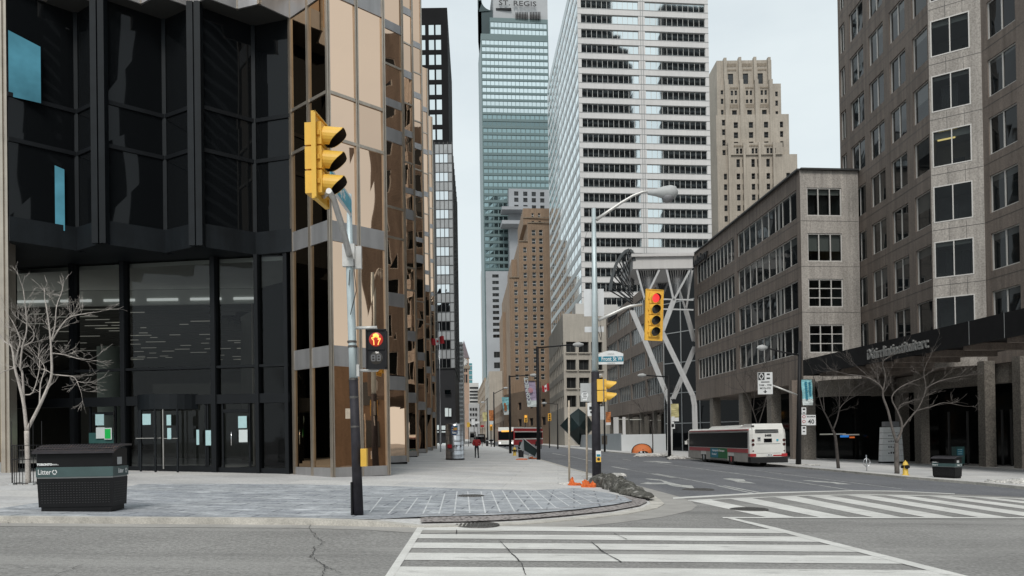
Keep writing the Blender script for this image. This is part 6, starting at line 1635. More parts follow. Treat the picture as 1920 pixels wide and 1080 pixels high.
# ---- bike post, directory sign, green box, utility
f = foot(1625, 883); t = thing('bike_post', 'grey ring and post bike stand at the kerb between two bare trees', 'bike stand', f); h = mpp(f) * 29
q = MB(); q.tube([(0, 0, 0), (0, 0, h * .95)], .03, 8); q.lathe((0, 0, h * .96), [(.045, 0), (.02, .06)], 8); q.build('post', [M['steel']], t, world=False)
q = MB(); q.tube([(math.cos(R(k * 15)) * .17, -.02, h * .55 + math.sin(R(k * 15)) * .2) for k in range(25)], .022, 6); q.build('ring', [M['steel']], t, world=False)
f = foot(1671, 868.5); t = thing('directory_sign', 'tapering white directory pillar of stacked panels behind the bare tree', 'sign', f); s_ = mpp(f)
wb, wt_, hp = 41 * s_, 33 * s_, 76 * s_
q = MB(); q.box(-wb / 2, wb / 2, -.3, .3, 0, 3 * s_); q.build('plinth', [M['pole_black']], t, world=False)
for k in range(6):
    z0 = 3.4 * s_ + k * 10.8 * s_; z1 = z0 + 10.2 * s_; w0 = (wb + (wt_ - wb) * z0 / hp) / 2; w1 = (wb + (wt_ - wb) * z1 / hp) / 2
    q = MB(); q.add([(-w0, -.28, z0), (w0, -.28, z0), (w0, .28, z0), (-w0, .28, z0), (-w1, -.27, z1), (w1, -.27, z1), (w1, .27, z1), (-w1, .27, z1)], [(0, 1, 5, 4), (1, 2, 6, 5), (2, 3, 7, 6), (3, 0, 4, 7), (4, 5, 6, 7), (3, 2, 1, 0)]); p = q.build('panel', [M['sign_white']], t, world=False)
    if k in (1, 2, 3, 4): 
        q = MB(); zc = (z0 + z1) / 2; rs = random.Random(k)
        for i in range(5): x = -w0 * .45 + i * w0 * .22; q.box(x, x + w0 * .14, -.295, -.283, zc - .05, zc + rs.uniform(.02, .1))
        q.build('panel_print', [M['ink_grey'] if k != 1 else M['ink']], p, world=False)
q = MB(); q.box(-wt_ * .4, wt_ * .4, -.25, .25, 68.6 * s_, hp + 2 * s_); q.build('top_panel', [M['ink_grey']], t, world=False)
f = foot(1797, 873.5); t = thing('newspaper_box', 'teal green box standing behind the litter bin on the far pavement', 'box', f); s_ = mpp(f)
q = MB(); q.box(-8 * s_, 8 * s_, -.25, .25, .15, 36 * s_); q.build('cabinet', [M['green_box']], t, world=False)
q = MB(); q.box(-6 * s_, 5 * s_, -.27, -.25, 20 * s_, 32 * s_); pp = q.build('door', [M['ad_blue']], t, world=False)
q = MB(); 
for k in range(3): q.box(-5 * s_, 3 * s_, -.285, -.27, (22 + 4 * k) * s_, (23.3 + 4 * k) * s_)
q.build('door_print', [M['paper']], pp, world=False)
q = MB(); q.box(-7 * s_, -5 * s_, -.2, .2, 0, .15); q.box(5 * s_, 7 * s_, -.2, .2, 0, .15); q.build('foot', [M['pole_black']], t, world=False)
f = foot(1842, 869); t = thing('notice_board', 'small white notice leaning against the concrete pillar by the entrance', 'notice', f); s_ = mpp(f)
q = MB(); q.plate([(-4 * s_, 0, 0), (4 * s_, 0, 0), (4 * s_, .12, 11 * s_), (-4 * s_, .12, 11 * s_)], (0, -1, .1), .03); q.build('board', [M['sign_white']], t, world=False)
# ---- advertising drum
f = foot(853.5, 862); s_ = mpp(f)
t = thing('advertising_column', 'tall round brushed steel advertising column with a blue shield logo on the pavement', 'advertising column', f); r = 17.3 * s_
q = MB(); q.lathe((0, 0, 0), [(r * 1.02, 0), (r * 1.02, 2.6 * s_), (r * .98, 2.7 * s_)], 36); q.build('plinth', [M['pole_black']], t, world=False)
q = MB(); q.lathe((0, 0, 0), [(r, 2.7 * s_), (r, 66.5 * s_), (r * .96, 67 * s_)], 48); dr = q.build('drum', [M['steel']], t, world=False)
q = MB()
for k in range(1, 7): z = k * 9.2 * s_; q.lathe((0, 0, 0), [(r + .004, z - .012), (r + .006, z), (r + .004, z + .012)], 48)
q.build('drum_seam', [M['ink_grey']], dr, world=False)
def curved(px0, px1, z0, z1, mt, name, o=.012, nn=8, par=None, shield=False):
    q = MB(); x0, x1 = (px0 - 853.5) * s_, (px1 - 853.5) * s_
    for k in range(nn):
        xa, xb = x0 + (x1 - x0) * k / nn, x0 + (x1 - x0) * (k + 1) / nn
        ya, yb = -math.sqrt(max(0, (r + o) ** 2 - xa * xa)), -math.sqrt(max(0, (r + o) ** 2 - xb * xb))
        da = db = 0
        if shield: da = 3.2 * s_ * (abs(2 * k / nn - 1)) ** 2; db = 3.2 * s_ * (abs(2 * (k + 1) / nn - 1)) ** 2
        q.quad((xa, ya, z0 * s_ + da), (xb, yb, z0 * s_ + db), (xb, yb, z1 * s_), (xa, ya, z1 * s_))
    return q.build(name, [M[mt]], par or dr, world=False)
sh = curved(848, 860, 46, 63.5, 'navy', 'logo_shield', .012, 10, None, True)
for (a, b, c_, d, mt) in ((851.5, 859, 55, 58.2, 'gold_ink'), (853, 859.5, 58.2, 60, 'gold_ink'), (856, 859.6, 60, 63, 'sign_blue'), (848.6, 851.5, 56, 57.2, 'sign_white'), (849, 854, 60.5, 61.6, 'sign_white'), (849.2, 852.5, 53.2, 54.2, 'sign_white')): curved(a, b, c_, d, mt, 'logo_stroke', .022, 4)
q = MB(); yb = -r - .02; merge(q, text_mb('RBC', 4.6 * s_, .01, .012), place(((854 - 853.5) * s_, yb, 50.2 * s_))); q.build('logo_lettering', [M['sign_white']], dr, world=False)
curved(840, 849, 22, 29, 'red', 'logo_leaf', .012, 5)
q = MB(); merge(q, text_mb('HUB', 4.6 * s_, .008, .006), place((1.5 * s_, -r - .015, 25.5 * s_))); q.lathe(((865 - 853.5) * s_, -math.sqrt(r * r - (11.5 * s_) ** 2) - .01, 25.3 * s_), [(1.6 * s_, -.01), (1.6 * s_, .02)], 12, axis='y'); q.build('drum_print', [M['ink']], dr, world=False)
for (a, b, c_, d) in ((853.5, 866, 34, 35), (842, 852, 19, 19.8), (843, 853, 15.5, 16.4), (851, 868, 5.5, 6.2)): curved(a, b, c_, d, 'ink_grey', 'drum_print', .008, 5)
q = MB(); q.lathe((3 * s_, 0, 67 * s_), [(1.4 * s_, 0), (1.2 * s_, 2 * s_), (.001, 2.4 * s_)], 10); q.build('top_knob', [M['sign_white']], t, world=False)
# ---- flag poles
def flagpole(label, px, pyb, pyt, flag, r=.07, mt='steel'):
    global f
    f = foot(px, pyb); t = thing('flagpole', label, 'flagpole', f, 0, 'flagpoles with red and white flags')
    q = MB(); a = loc(px, pyb); a.z = 0; b = loc(px - (pyb - pyt) * .012, pyt); q.tube([a, b], [r, r * .6], 10); q.build('pole', [M[mt]], t, world=False)
    x0, x1, y0, y1 = flag; q = MB(); n_ = 12; P_ = []
    for i in range(n_ + 1):
        tt = i / n_; x = x0 + (x1 - x0) * tt; sag = (y1 - y0) * .25 * math.sin(tt * 5.0) + (y1 - y0) * .3 * abs(tt - .45)
        P_.append((loc(x, y0 + sag, f.y - .12 - .2 * math.sin(tt * 9)), loc(x + 1.2, y1 + sag * .6, f.y - .15 - .2 * math.sin(tt * 9 + .6))))
    for i in range(n_):
        mi = 1 if 4 <= i < 8 else 0
        q.quad(P_[i][1], P_[i + 1][1], P_[i + 1][0], P_[i][0], mi)
    fl_ = q.build('flag', [M['red'], M['sign_white']], t, world=False)
    q = MB(); c = (P_[6][0] + P_[6][1]) / 2; q.lathe((c.x, c.y - .1, c.z), [((y1 - y0) * .16 * f.y / FPX, -.01), ((y1 - y0) * .16 * f.y / FPX, .01)], 5, axis='y'); q.build('maple_leaf', [M['red']], fl_, world=False)
flagpole('tall silver flagpole with a red and white flag in front of the glass office building', 826, 847, 606, (808, 832, 631, 645))
flagpole('dark flagpole with a small red and white flag before the brick skyscraper', 1014.5, 842, 715, (1016, 1029, 720, 733), .06, 'pole_black')
# ---- tipped board with sandbags
f = foot(985, 861); t = thing('tipped_board', 'dark sandwich board tipped over against the black bin by the kerb', 'board', f); s_ = mpp(f)
q = MB(); P_ = [loc(*p_) for p_ in ((981.5, 822), (1008, 843), (1003, 855.5), (983, 844))]; q.plate(P_, (0, -1, .3), .05); q.build('panel', [M['sculpt']], t, world=False, fix=True)
q = MB(); P_ = [loc(p_[0], p_[1], f.y + .5) for p_ in ((981.5, 822), (974, 838), (980, 846), (990, 836))]; q.plate(P_, (0, -1, .3), .05); q.build('panel', [M['hoard_grey']], t, world=False, fix=True)
q = MB(); q.tube([loc(981.5, 822, f.y - .06), loc(1008, 843, f.y - .06)], .025, 5); q.tube([loc(990, 860), loc(994, 851)], .03, 5); q.build('frame_edge', [M['sign_grey']], t, world=False)
f = foot(977, 857.5); t = thing('waste_basket', 'round black waste basket behind the tipped board', 'bin', f); q = MB(); h = 20 * mpp(f); q.lathe((0, 0, 0), [(4.8 * mpp(f), 0), (5.4 * mpp(f), h), (4.9 * mpp(f), h), (4.6 * mpp(f), h * .6)], 16); q.build('drum', [M['pole_black']], t, world=False)
q = MB(); q.lathe((0, 0, h * .72), [(5.5 * mpp(f), -.02), (5.5 * mpp(f), .04)], 16); q.build('band', [M['frame_grey']], t, world=False)
f = foot(913.5, 836.5); t = thing('waste_basket', 'small black bin far along the pavement behind the walker', 'bin', f); q = MB(); h = 16 * mpp(f); q.box(-.2, .2, -.2, .2, 0, h); q.build('drum', [M['pole_black']], t, world=False); q = MB(); q.box(-.21, .21, -.21, -.2, h * .62, h * .7); q.build('band', [M['frame_grey']], t, world=False)
def lump(name, label, cat, f, pts, mt, group=None, seed=1, rough=.12, up=1.0):
    """heap from overlapping blobs, one mesh"""
    import bmesh
    rs = random.Random(seed); bm = bmesh.new()
    for (x, y, rx_, ry_, rz_) in pts:
        g = bmesh.ops.create_icosphere(bm, subdivisions=3, radius=1)
        ph = rs.uniform(0, 9)
        for v in g['verts']:
            c = v.co.copy(); k = 1 + rough * (math.sin(c.x * 5 + ph) * math.cos(c.y * 6 + ph * 2) + .6 * math.sin(c.z * 9 + c.x * 8 + ph)) + rs.uniform(-.05, .05)
            v.co = Vector((x + c.x * rx_ * k, y + c.y * ry_ * k, max(-.03, c.z * rz_ * k * up)))
    me = bpy.data.meshes.new(name); bm.to_mesh(me); bm.free(); me.materials.append(mt)
    o = bpy.data.objects.new(name, me); COL.objects.link(o); o.location = f; return tag(o, label, cat, group)
f = foot(985, 861.5); s_ = mpp(f)
lump('sandbag', 'flattened orange sandbag lying under the tipped board', 'sandbag', foot(976, 862), [(0, 0, 9 * s_, .25, 2.4 * s_), (6 * s_, .05, 7 * s_, .25, 2.2 * s_)], M['orange'], 'orange sandbags', 3)
lump('sandbag', 'orange sandbag bunched at the foot of the black lamp pole', 'sandbag', foot(996, 860.5), [(0, 0, 5 * s_, .25, 4.2 * s_), (6 * s_, -.05, 6 * s_, .22, 2 * s_)], M['orange'], 'orange sandbags', 4)
# ---- stakes with sandbags, dirty snow
for (px, py, pt, lbl) in ((1067.5, 903, 751, 'pale wooden stake in the first orange sandbag'), (1100.5, 900, 755, 'tan wooden stake standing beside the dark foot of the lamp pole')):
    f = foot(px, py); s_ = mpp(f); q = MB(); top_ = loc(px - .8, pt); q.tube([(0, 0, 0), (top_.x * .5, 0, top_.z * .5), (top_.x, 0, top_.z)], [.034, .033, .031], 8)
    single('wooden_stake', q, [M['wood']], lbl, 'stake', f, 0, 'stakes by the lamp pole')
fs = foot(1076, 911); s_ = mpp(fs)
lump('sandbag', 'crumpled orange sandbag at the foot of the pale stake', 'sandbag', foot(1075, 910), [(0, 0, 9 * s_, .16, 6 * s_), (-2 * s_, 0, 5 * s_, .14, 15 * s_), (8 * s_, .05, 8 * s_, .16, 4.5 * s_)], M['orange'], 'orange sandbags', 5, .22)
lump('sandbag', 'slumped orange sandbag at the edge of the dirty snow heap', 'sandbag', foot(1101, 913.5), [(-3 * s_, 0, 8 * s_, .16, 13 * s_), (4 * s_, 0, 10 * s_, .18, 6 * s_), (10 * s_, .0, 6 * s_, .14, 9 * s_)], M['orange'], 'orange sandbags', 6, .22)
fs = foot(1160, 922); s_ = mpp(fs)
hp = []
rs = random.Random(5)
for i in range(26):
    t_ = i / 25; px = 1118 + 88 * t_ + rs.uniform(-4, 4); base = 912 + 18 * t_; hgt = (26 * math.sin(math.pi * min(1, .25 + t_ * .8)) ** .7) * (1 - .35 * max(0, t_ - .75) * 4) + 3
    g = G(px, base + rs.uniform(-4, 1), KH) - fs; hp.append((g.x, g.y, rs.uniform(12, 22) * s_, rs.uniform(.3, .5), max(5, hgt) * s_ * rs.uniform(.8, 1.0)))
lump('dirty_snow_heap', 'blackened heap of old snow and grit on the corner kerb', 'snow heap', fs, hp, M['dirt_snow'], None, 8, .055)
fs = foot(1132, 893); s_ = mpp(fs)
lump('snow_patch', 'greyish crust of old snow behind the lamp pole foot', 'snow heap', fs, [(0, 0, 22 * s_, .5, 3.5 * s_), (24 * s_, .1, 20 * s_, .5, 5.5 * s_), (-26 * s_, -.3, 22 * s_, .4, 3 * s_)], M['snow'], None, 9)
fs = foot(1066, 908); lump('snow_patch', 'thin grey snow crust beside the pale stake', 'snow heap', fs, [(0, 0, 16 * s_, .3, 3 * s_)], M['snow'], None, 10)
for (px, py, ws, hs, lbl) in ((1226, 855, 30, 6, 'snow ridge in front of the orange tent'), (1268, 860, 15, 6, 'snow ridge between the lamp pole and the bus'), (1508, 872, 22, 2.5, 'thin snow ridge by the foot of the sign pole'), (1895, 905, 30, 8, 'pale snow mound on the far pavement edge')):
    fs = foot(px, py); s_ = mpp(fs); rs = random.Random(px)
    lump('snow_heap', lbl, 'snow heap', fs, [((-.9 + 1.8 * k / 6) * ws * s_, rs.uniform(-.2, .2), ws * .35 * s_, .5, hs * s_ * rs.uniform(.6, 1)) for k in range(7)], M['snow'], 'old snow along the far kerb', px)
# ---- tent
f = foot(1203, 849.5); s_ = mpp(f)
t = thing('tent', 'small orange dome tent pitched in front of the white hoarding', 'tent', f)
q = MB(); n_ = 14; rings = []
for i in range(n_ + 1):
    a = math.pi * i / n_; row = []
    for k in range(7):
        b_ = -1 + 2 * k / 6; sc_ = math.sqrt(max(0, 1 - (b_ * .97) ** 2)); row.append((math.cos(a) * 19 * s_ * (.35 + .65 * sc_), b_ * .95, math.sin(a) ** .8 * 17.5 * s_ * sc_))
    rings.append(row)
for i in range(n_):
    for k in range(6): q.add([rings[i][k], rings[i + 1][k], rings[i + 1][k + 1], rings[i][k + 1]], [(0, 1, 2, 3)], 0, True)
q.build('canvas', [M['tent']], t, world=False, fix=True)
q = MB(); 
for off_ in (-.3, .3): q.tube([(math.cos(math.pi * i / 14) * 19.3 * s_, -.25 + off_ * .3, math.sin(math.pi * i / 14) ** .8 * 17.6 * s_) for i in range(15)], .03, 5)
q.tube([(-7 * s_, -.8, 0), (-5 * s_, -.62, 9 * s_)], .08, 5); q.tube([(1 * s_, -.85, 0), (0, -.8, 7 * s_)], .1, 5); q.build('tent_pole', [M['pole_black']], t, world=False)
# ---- hoarding
HA, HB, HC = G(1165.5, 845.5, KH), G(1249, 847, KH), G(1088, 838, KH)
t = thing('hoarding', 'white and grey construction hoarding panels standing behind the orange tent', 'hoarding', HA)
def hpanel(a, b, h, mt, name='panel'):
    A2, u, n, l = uv(a, b); q = MB(); zz = min(a.z, b.z); c = wp(A2, u, n, l / 2, zz + h / 2, 0); q.obox(c, Vector((u.x, u.y, 0)) * (l / 2 - .01), Vector((n.x, n.y, 0)) * .06, Vector((0, 0, h / 2))); return q.build(name, [mt], t)
hpanel(HA, HB, 33 * mpp(HA), M['hoard_white']); hpanel(HC, HA, 33 * mpp(HA), M['hoard_grey'])
A2, u, n, l = uv(HC, HA); q = MB(); q.obox(wp(A2, u, n, l * .68, HA.z + 1.35, .07), Vector((u.x, u.y, 0)) * l * .06, Vector((n.x, n.y, 0)) * .02, Vector((0, 0, .62))); q.build('poster', [M['poster']], t)
q = MB(); q.obox(wp(A2, u, n, l * .42, HA.z + 1.3, .07), Vector((u.x, u.y, 0)) * l * .035, Vector((n.x, n.y, 0)) * .02, Vector((0, 0, .8))); q.build('poster', [M['sculpt']], t)
# ---- faceted dark sculpture
f = foot(1086, 838); s_ = mpp(f)
t = thing('faceted_pavilion', 'dark green faceted metal structure with pointed top behind the wooden stakes', 'sculpture', f)
def fp(px, py, dy): return loc(px, py, f.y + dy)
q = MB(); pts = [fp(1085, 766, 2), fp(1068, 778, 0), fp(1102, 779, 1), fp(1067, 812, -1), fp(1103, 812, -1), fp(1086, 835, 0), fp(1050, 798, 5), fp(1115, 800, 6), fp(1086, 800, -4), fp(1085, 815, 9)]
q.add(pts, [(0, 1, 8), (0, 8, 2), (1, 3, 8), (8, 4, 2), (3, 5, 8), (8, 5, 4), (1, 6, 3), (6, 5, 3), (2, 4, 7), (7, 4, 5), (0, 9, 1), (1, 9, 6), (0, 2, 9), (2, 7, 9), (6, 9, 5), (9, 7, 5)]); q.build('facet_shell', [M['sculpt']], t, world=False, fix=True)
q = MB(); q.tube([fp(1072, 822, -1.2), fp(1083, 834, -1)], .06, 6); q.tube([fp(1068, 778, -.2), fp(1085, 765.5, 1.9)], .05, 5); q.build('edge_rail', [M['frame_grey']], t, world=False)
# ================================================================ bare trees
def tree(name, label, px, py, limbs, mt, rad, twig=.5, seed=1, ntw=7, guard=False, lv=3):
    global f
    f = foot(px, py); s_ = mpp(f); rs = random.Random(seed)
    t = thing(name, label, 'tree', f, 0, 'bare winter street trees')
    tr, br = MB(), MB()
    def twigs(p, d, ln, r, lvl):
        n_ = 4; pts = [p]; dd = d.normalized(); q_ = p.copy()
        for k in range(n_):
            dd = (dd + Vector((rs.uniform(-.17, .17), rs.uniform(-.17, .17), rs.uniform(-.12, .16)))).normalized(); q_ = q_ + dd * ln / n_; pts.append(q_.copy())
        br.tube(pts, [max(.0019 * f.y / 18, r * (1 - .8 * k / n_)) for k in range(n_ + 1)], 5 if lvl > 1 else 4, caps=False)
        if lvl <= 0: return
        for k in range(2 + (lvl > 1) + (rs.random() < .5)):
            i = rs.randrange(1, n_ + 1); nd = (dd * 1.0 + Vector((rs.uniform(-1, 1), rs.uniform(-.9, .9), rs.uniform(-.35, .55))) * .8).normalized(); twigs(pts[i], nd, ln * rs.uniform(.5, .85), r * .5, lvl - 1)
    for li, (pts_px, r0, r1) in enumerate(limbs):
        dz = 0 if li == 0 else rs.uniform(-.5, .5)
        pts = []
        for i, (x, y, *d_) in enumerate(pts_px):
            p = loc(x, y, f.y + (d_[0] if d_ else dz * i / max(1, len(pts_px) - 1)))
            pts.append(p)
        if li == 0: pts[0].z = -.02
        rr = [rad * (r0 + (r1 - r0) * i / (len(pts) - 1)) for i in range(len(pts))]
        # smooth path
        P_, RR = [], []
        for i in range(len(pts) - 1):
            for k in range(3):
                tt = k / 3; a0 = pts[max(0, i - 1)]; a1 = pts[i]; a2 = pts[i + 1]; a3 = pts[min(len(pts) - 1, i + 2)]
                P_.append(.5 * ((2 * a1) + (a2 - a0) * tt + (2 * a0 - 5 * a1 + 4 * a2 - a3) * tt * tt + (3 * a1 - a0 - 3 * a2 + a3) * tt ** 3)); RR.append(rr[i] + (rr[i + 1] - rr[i]) * tt)
        P_.append(pts[-1]); RR.append(rr[-1])
        (tr if li == 0 else br).tube(P_, RR, 9 if li == 0 else 7)
        if li > 0:
            for k in range(ntw):
                i = rs.randrange(len(P_) // 4, len(P_)); dirv = (P_[min(i + 1, len(P_) - 1)] - P_[max(0, i - 1)]).normalized()
                nd = (dirv * .5 + Vector((rs.uniform(-1, 1), rs.uniform(-.8, .8), rs.uniform(-.2, .5)))).normalized(); twigs(P_[i], nd, twig * rs.uniform(.5, 1.1), max(.004, RR[i] * .38), lv)
            twigs(P_[-1], (P_[-1] - P_[-2]), twig, RR[-1], lv)
    tr.build('trunk', [mt], t, world=False); br.build('crown', [mt], t, world=False)
    return t
tree('bare_tree', 'pale barked bare tree in a wire guard beside the large litter bin', 53, 908,
     [([(53, 908), (52, 860), (50, 808)], 1.0, .82), ([(50, 810), (45, 760), (36, 720), (28, 690), (22, 650), (8, 640), (-20, 600)], .66, .2), ([(45, 762), (42, 700), (38, 690), (42, 650), (50, 620), (48, 580), (44, 545)], .45, .12), ([(28, 690), (33, 660), (38, 640), (32, 620), (22, 600)], .35, .1), ([(50, 808), (72, 765), (90, 725), (97, 700), (96, 660), (95, 640), (92, 610), (86, 570)], .62, .2), ([(96, 640), (103, 612), (106, 575), (115, 550)], .3, .1), ([(97, 640), (112, 615), (130, 595), (160, 588), (172, 586)], .3, .08), ([(96, 702), (118, 704), (140, 708), (150, 730)], .25, .08), ([(74, 765), (76, 720), (84, 690), (70, 670)], .28, .09), ([(97, 662), (120, 665), (145, 672), (165, 674)], .2, .07), ([(42, 650), (60, 640), (64, 625), (55, 610)], .25, .08), ([(28, 690), (10, 695), (-10, 705)], .25, .08), ([(45, 740), (62, 735), (74, 690), (72, 665)], .25, .08)],
     M['bark_pale'], .072, .42, 3, 7, lv=2)
# wire guard of the tree
gf = foot(53, 908); t = thing('tree_guard', 'thin black wire guard round the pale bare tree', 'tree guard', gf)
q = MB(); s_ = mpp(gf); hg = 118 * s_; rg = 26 * s_
for k in range(14): a = 2 * math.pi * k / 14; q.tube([(math.cos(a) * rg, math.sin(a) * rg, 0), (math.cos(a) * rg, math.sin(a) * rg, hg if k % 4 == 0 else hg * .62)], .009, 5)
q.each('bar', [M['pole_black']], t, world=False)
q = MB()
for z in (.04, hg * .4, hg * .62): q.tube([(math.cos(2 * math.pi * k / 20) * rg, math.sin(2 * math.pi * k / 20) * rg, z) for k in range(21)], .01, 4)
q.each('hoop', [M['pole_black']], t, world=False)
q = MB()
for k in range(4): a = math.pi / 4 + math.pi / 2 * k; q.box(math.cos(a) * rg - .06, math.cos(a) * rg + .06, math.sin(a) * rg - .06, math.sin(a) * rg + .06, 0, .05)
q.build('foot', [M['sign_grey']], t, world=False)
tree('bare_tree', 'bare grey tree with a forked trunk in front of the white directory pillar', 1682, 888,
     [([(1682, 888), (1681, 850), (1681, 830)], 1.0, .8), ([(1681, 830), (1672, 800), (1665, 770), (1656, 745), (1654, 728), (1640, 715), (1620, 706), (1590, 702)], .6, .15), ([(1655, 738), (1660, 705), (1655, 680), (1668, 668)], .35, .1), ([(1681, 830), (1690, 808), (1690, 790), (1682, 770), (1672, 745), (1690, 725), (1720, 712)], .6, .14), ([(1690, 805), (1705, 785), (1722, 765), (1736, 730), (1732, 700), (1738, 680)], .35, .1), ([(1705, 790), (1716, 772), (1745, 763), (1770, 755), (1800, 760)], .3, .08), ([(1736, 728), (1760, 715), (1790, 708), (1805, 705)], .25, .07), ([(1683, 770), (1690, 758), (1710, 752)], .25, .07), ([(1654, 728), (1635, 712), (1610, 690)], .22, .08)],
     M['bark'], .115, .85, 11, 4, lv=2)
tree('bare_tree', 'dark slender bare tree between the sign pole and the bike post', 1572, 878,
     [([(1572, 878), (1569, 845), (1566, 818), (1561, 806)], 1.0, .7), ([(1561, 806), (1552, 785), (1542, 765), (1534, 735), (1525, 705)], .55, .14), ([(1546, 770), (1544, 740), (1552, 722)], .3, .1), ([(1562, 806), (1570, 785), (1575, 765), (1590, 750), (1605, 742)], .5, .12), ([(1573, 770), (1574, 735), (1570, 705)], .3, .1), ([(1584, 755), (1600, 730), (1625, 715)], .25, .08)],
     M['bark_dark'], .095, .85, 21, 4, lv=2)
tree('bare_tree', 'dark bare tree in the shadow behind the bus', 1420, 868, [([(1420, 868), (1420, 830), (1421, 800)], 1, .7), ([(1421, 800), (1412, 770), (1400, 740), (1388, 722)], .5, .14), ([(1421, 800), (1432, 765), (1440, 735), (1452, 715)], .5, .14), ([(1412, 770), (1415, 740), (1420, 720)], .3, .1)], M['bark_dark'], .09, 1.1, 31, 5, lv=2)
tree('bare_tree', 'thin bare tree in front of the white hoarding', 1224, 849, [([(1224, 849), (1224, 830), (1223.5, 815)], 1, .8), ([(1223.5, 815), (1221, 800), (1214, 780), (1200, 765)], .6, .2), ([(1223.5, 815), (1230, 790), (1240, 770), (1245, 745)], .6, .2), ([(1223, 800), (1224, 775), (1220, 750)], .4, .15)], M['bark_dark'], .075, 1.3, 41, 5, lv=2)
# ================================================================ vehicles
def bus():
    f = Vector((15.35, 46.3, 0)); f.z = zg(15.35) + .0
    t = thing('city_bus', 'white and red city bus seen from behind, parked at the far kerb', 'bus', f, math.atan2(-SD.x, SD.y))
    W2, H, Lb = 1.115, 2.62, 13.0
    # body: local x across, y along (rear at 0), built in layers
    def prof(ins): return [(-W2 + ins, 0 + ins), (W2 - ins, 0 + ins), (W2 - ins, Lb - ins), (-W2 + ins, Lb - ins)]
    q = MB(); rr = .16
    def ring(z, ins, yr): 
        return [(-W2 + ins, yr + rr, z), (-W2 + ins + rr, yr, z), (W2 - ins - rr, yr, z), (W2 - ins, yr + rr, z), (W2 - ins, Lb, z), (-W2 + ins, Lb, z)]
    lv = [(.62, 0, 0), (1.2, 0, 0), (2.0, .01, .03), (2.25, .03, .08), (2.36, .10, .16), (2.42, .2, .26)]
    rs_ = [ring(*a) for a in lv]; vs = [p for r_ in rs_ for p in r_]; fs = []
    for i in range(len(rs_) - 1):
        for k in range(6): k2 = (k + 1) % 6; fs.append((i * 6 + k, i * 6 + k2, (i + 1) * 6 + k2, (i + 1) * 6 + k))
    fs.append(tuple(range(6))[::-1]); fs.append(tuple((len(rs_) - 1) * 6 + k for k in range(6))); q.add(vs, fs)
    body = q.build('body', [M['bus_white']], t, world=False)
    q = MB(); q.add([(-W2 + .14, .12, 2.3), (W2 - .14, .12, 2.3), (W2 - .14, 2.6, 2.3), (-W2 + .14, 2.6, 2.3), (-W2 + .2, .22, 2.62), (W2 - .2, .22, 2.62), (W2 - .2, 1.5, 2.62), (-W2 + .2, 1.5, 2.62)], [(0, 1, 5, 4), (1, 2, 6, 5), (2, 3, 7, 6), (3, 0, 4, 7), (4, 5, 6, 7)]); q.add([(-W2 + .3, 2.3, 2.4), (W2 - .3, 2.3, 2.4), (W2 - .3, 9, 2.4), (-W2 + .3, 9, 2.4), (-W2 + .4, 2.6, 2.58), (W2 - .4, 2.6, 2.58), (W2 - .4, 8.4, 2.58), (-W2 + .4, 8.4, 2.58)], [(0, 1, 5, 4), (1, 2, 6, 5), (2, 3, 7, 6), (3, 0, 4, 7), (4, 5, 6, 7)]); q.build('roof_pod', [M['bus_white']], t, world=False)
    q = MB(); q.box(-W2 - .012, -W2 + .02, .45, Lb - .3, 1.14, 2.12); q.box(W2 - .02, W2 + .012, .45, Lb - .3, 1.14, 2.12); q.box(-W2 + .1, W2 - .1, Lb - .02, Lb + .02, .9, 2.2); q.build('side_window', [M['bus_glass']], t, world=False)
    q = MB(); q.box(-W2 - .016, -W2 + .02, .4, Lb - .3, .86, 1.12); q.box(-W2 - .014, -W2 + .1, .4, Lb - .3, 2.23, 2.30); q.box(-W2 - .01, -W2 + .34, -.016, .4, .64, .82); q.box(W2 - .34, W2 + .01, -.016, .4, .64, .82); q.box(-.1, W2 - .34, -.014, .02, .66, .74); q.box(W2 - .02, W2 + .014, .4, Lb - .3, .86, 1.1); q.build('red_stripe', [M['bus_red']], t, world=False)
    q = MB(); q.box(-W2 - .02, -W2 + .02, .4, Lb - .3, 1.115, 1.135); q.build('white_line', [M['bus_white']], t, world=False)
    q = MB(); 
    for a, b in ((.4, 2.9), (4.0, 8.6), (9.8, Lb)): q.box(-W2 - .005, W2 + .005, a, b, .30, .86)
    q.build('skirt', [M['bus_grey']], t, world=False)
    q = MB(); q.box(-W2 - .01, W2 + .01, -.1, .42, .27, .60); q.box(-W2 + .05, W2 - .05, .4, Lb - .4, .25, .8); q.build('bumper', [M['bumper']], t, world=False)
    for x in (-W2 + .12, W2 - .12):
        for y in (3.45, 9.2):
            q = MB(); q.lathe((x, y, .42), [(.2, -.11), (.42, -.12), (.43, 0), (.42, .12), (.2, .11)], 20, axis='x'); wh = q.build('wheel', [M['tyre']], t, world=False)
            q = MB(); q.lathe((x, y, .42), [(.22, -.1), (.12, -.13), (.001, -.13)], 14, axis='x'); q.build('rim', [M['bus_red'] if y < 5 else M['sign_grey']], wh, world=False)
    q = MB(); q.box(-.28, .2, -.02, .02, 1.50, 1.72); q.build('rear_window', [M['bus_glass']], t, world=False)
    q = MB()
    for k in range(4): q.box(-.8, .62, .03 - .02 * (k < 2), .12, 2.06 + k * .062, 2.085 + k * .062)
    q.box(-.78, .72, -.012, .01, 1.40, 1.412); q.box(-.74, .7, -.01, .01, .84, .85)
    for x in (-.25, -.12, .02): q.box(x, x + .07, .21, .24, 2.50, 2.53)
    q.box(-.96, -.82, .12, .2, 2.44, 2.52); q.build('rear_grille', [M['pole_black']], t, world=False)
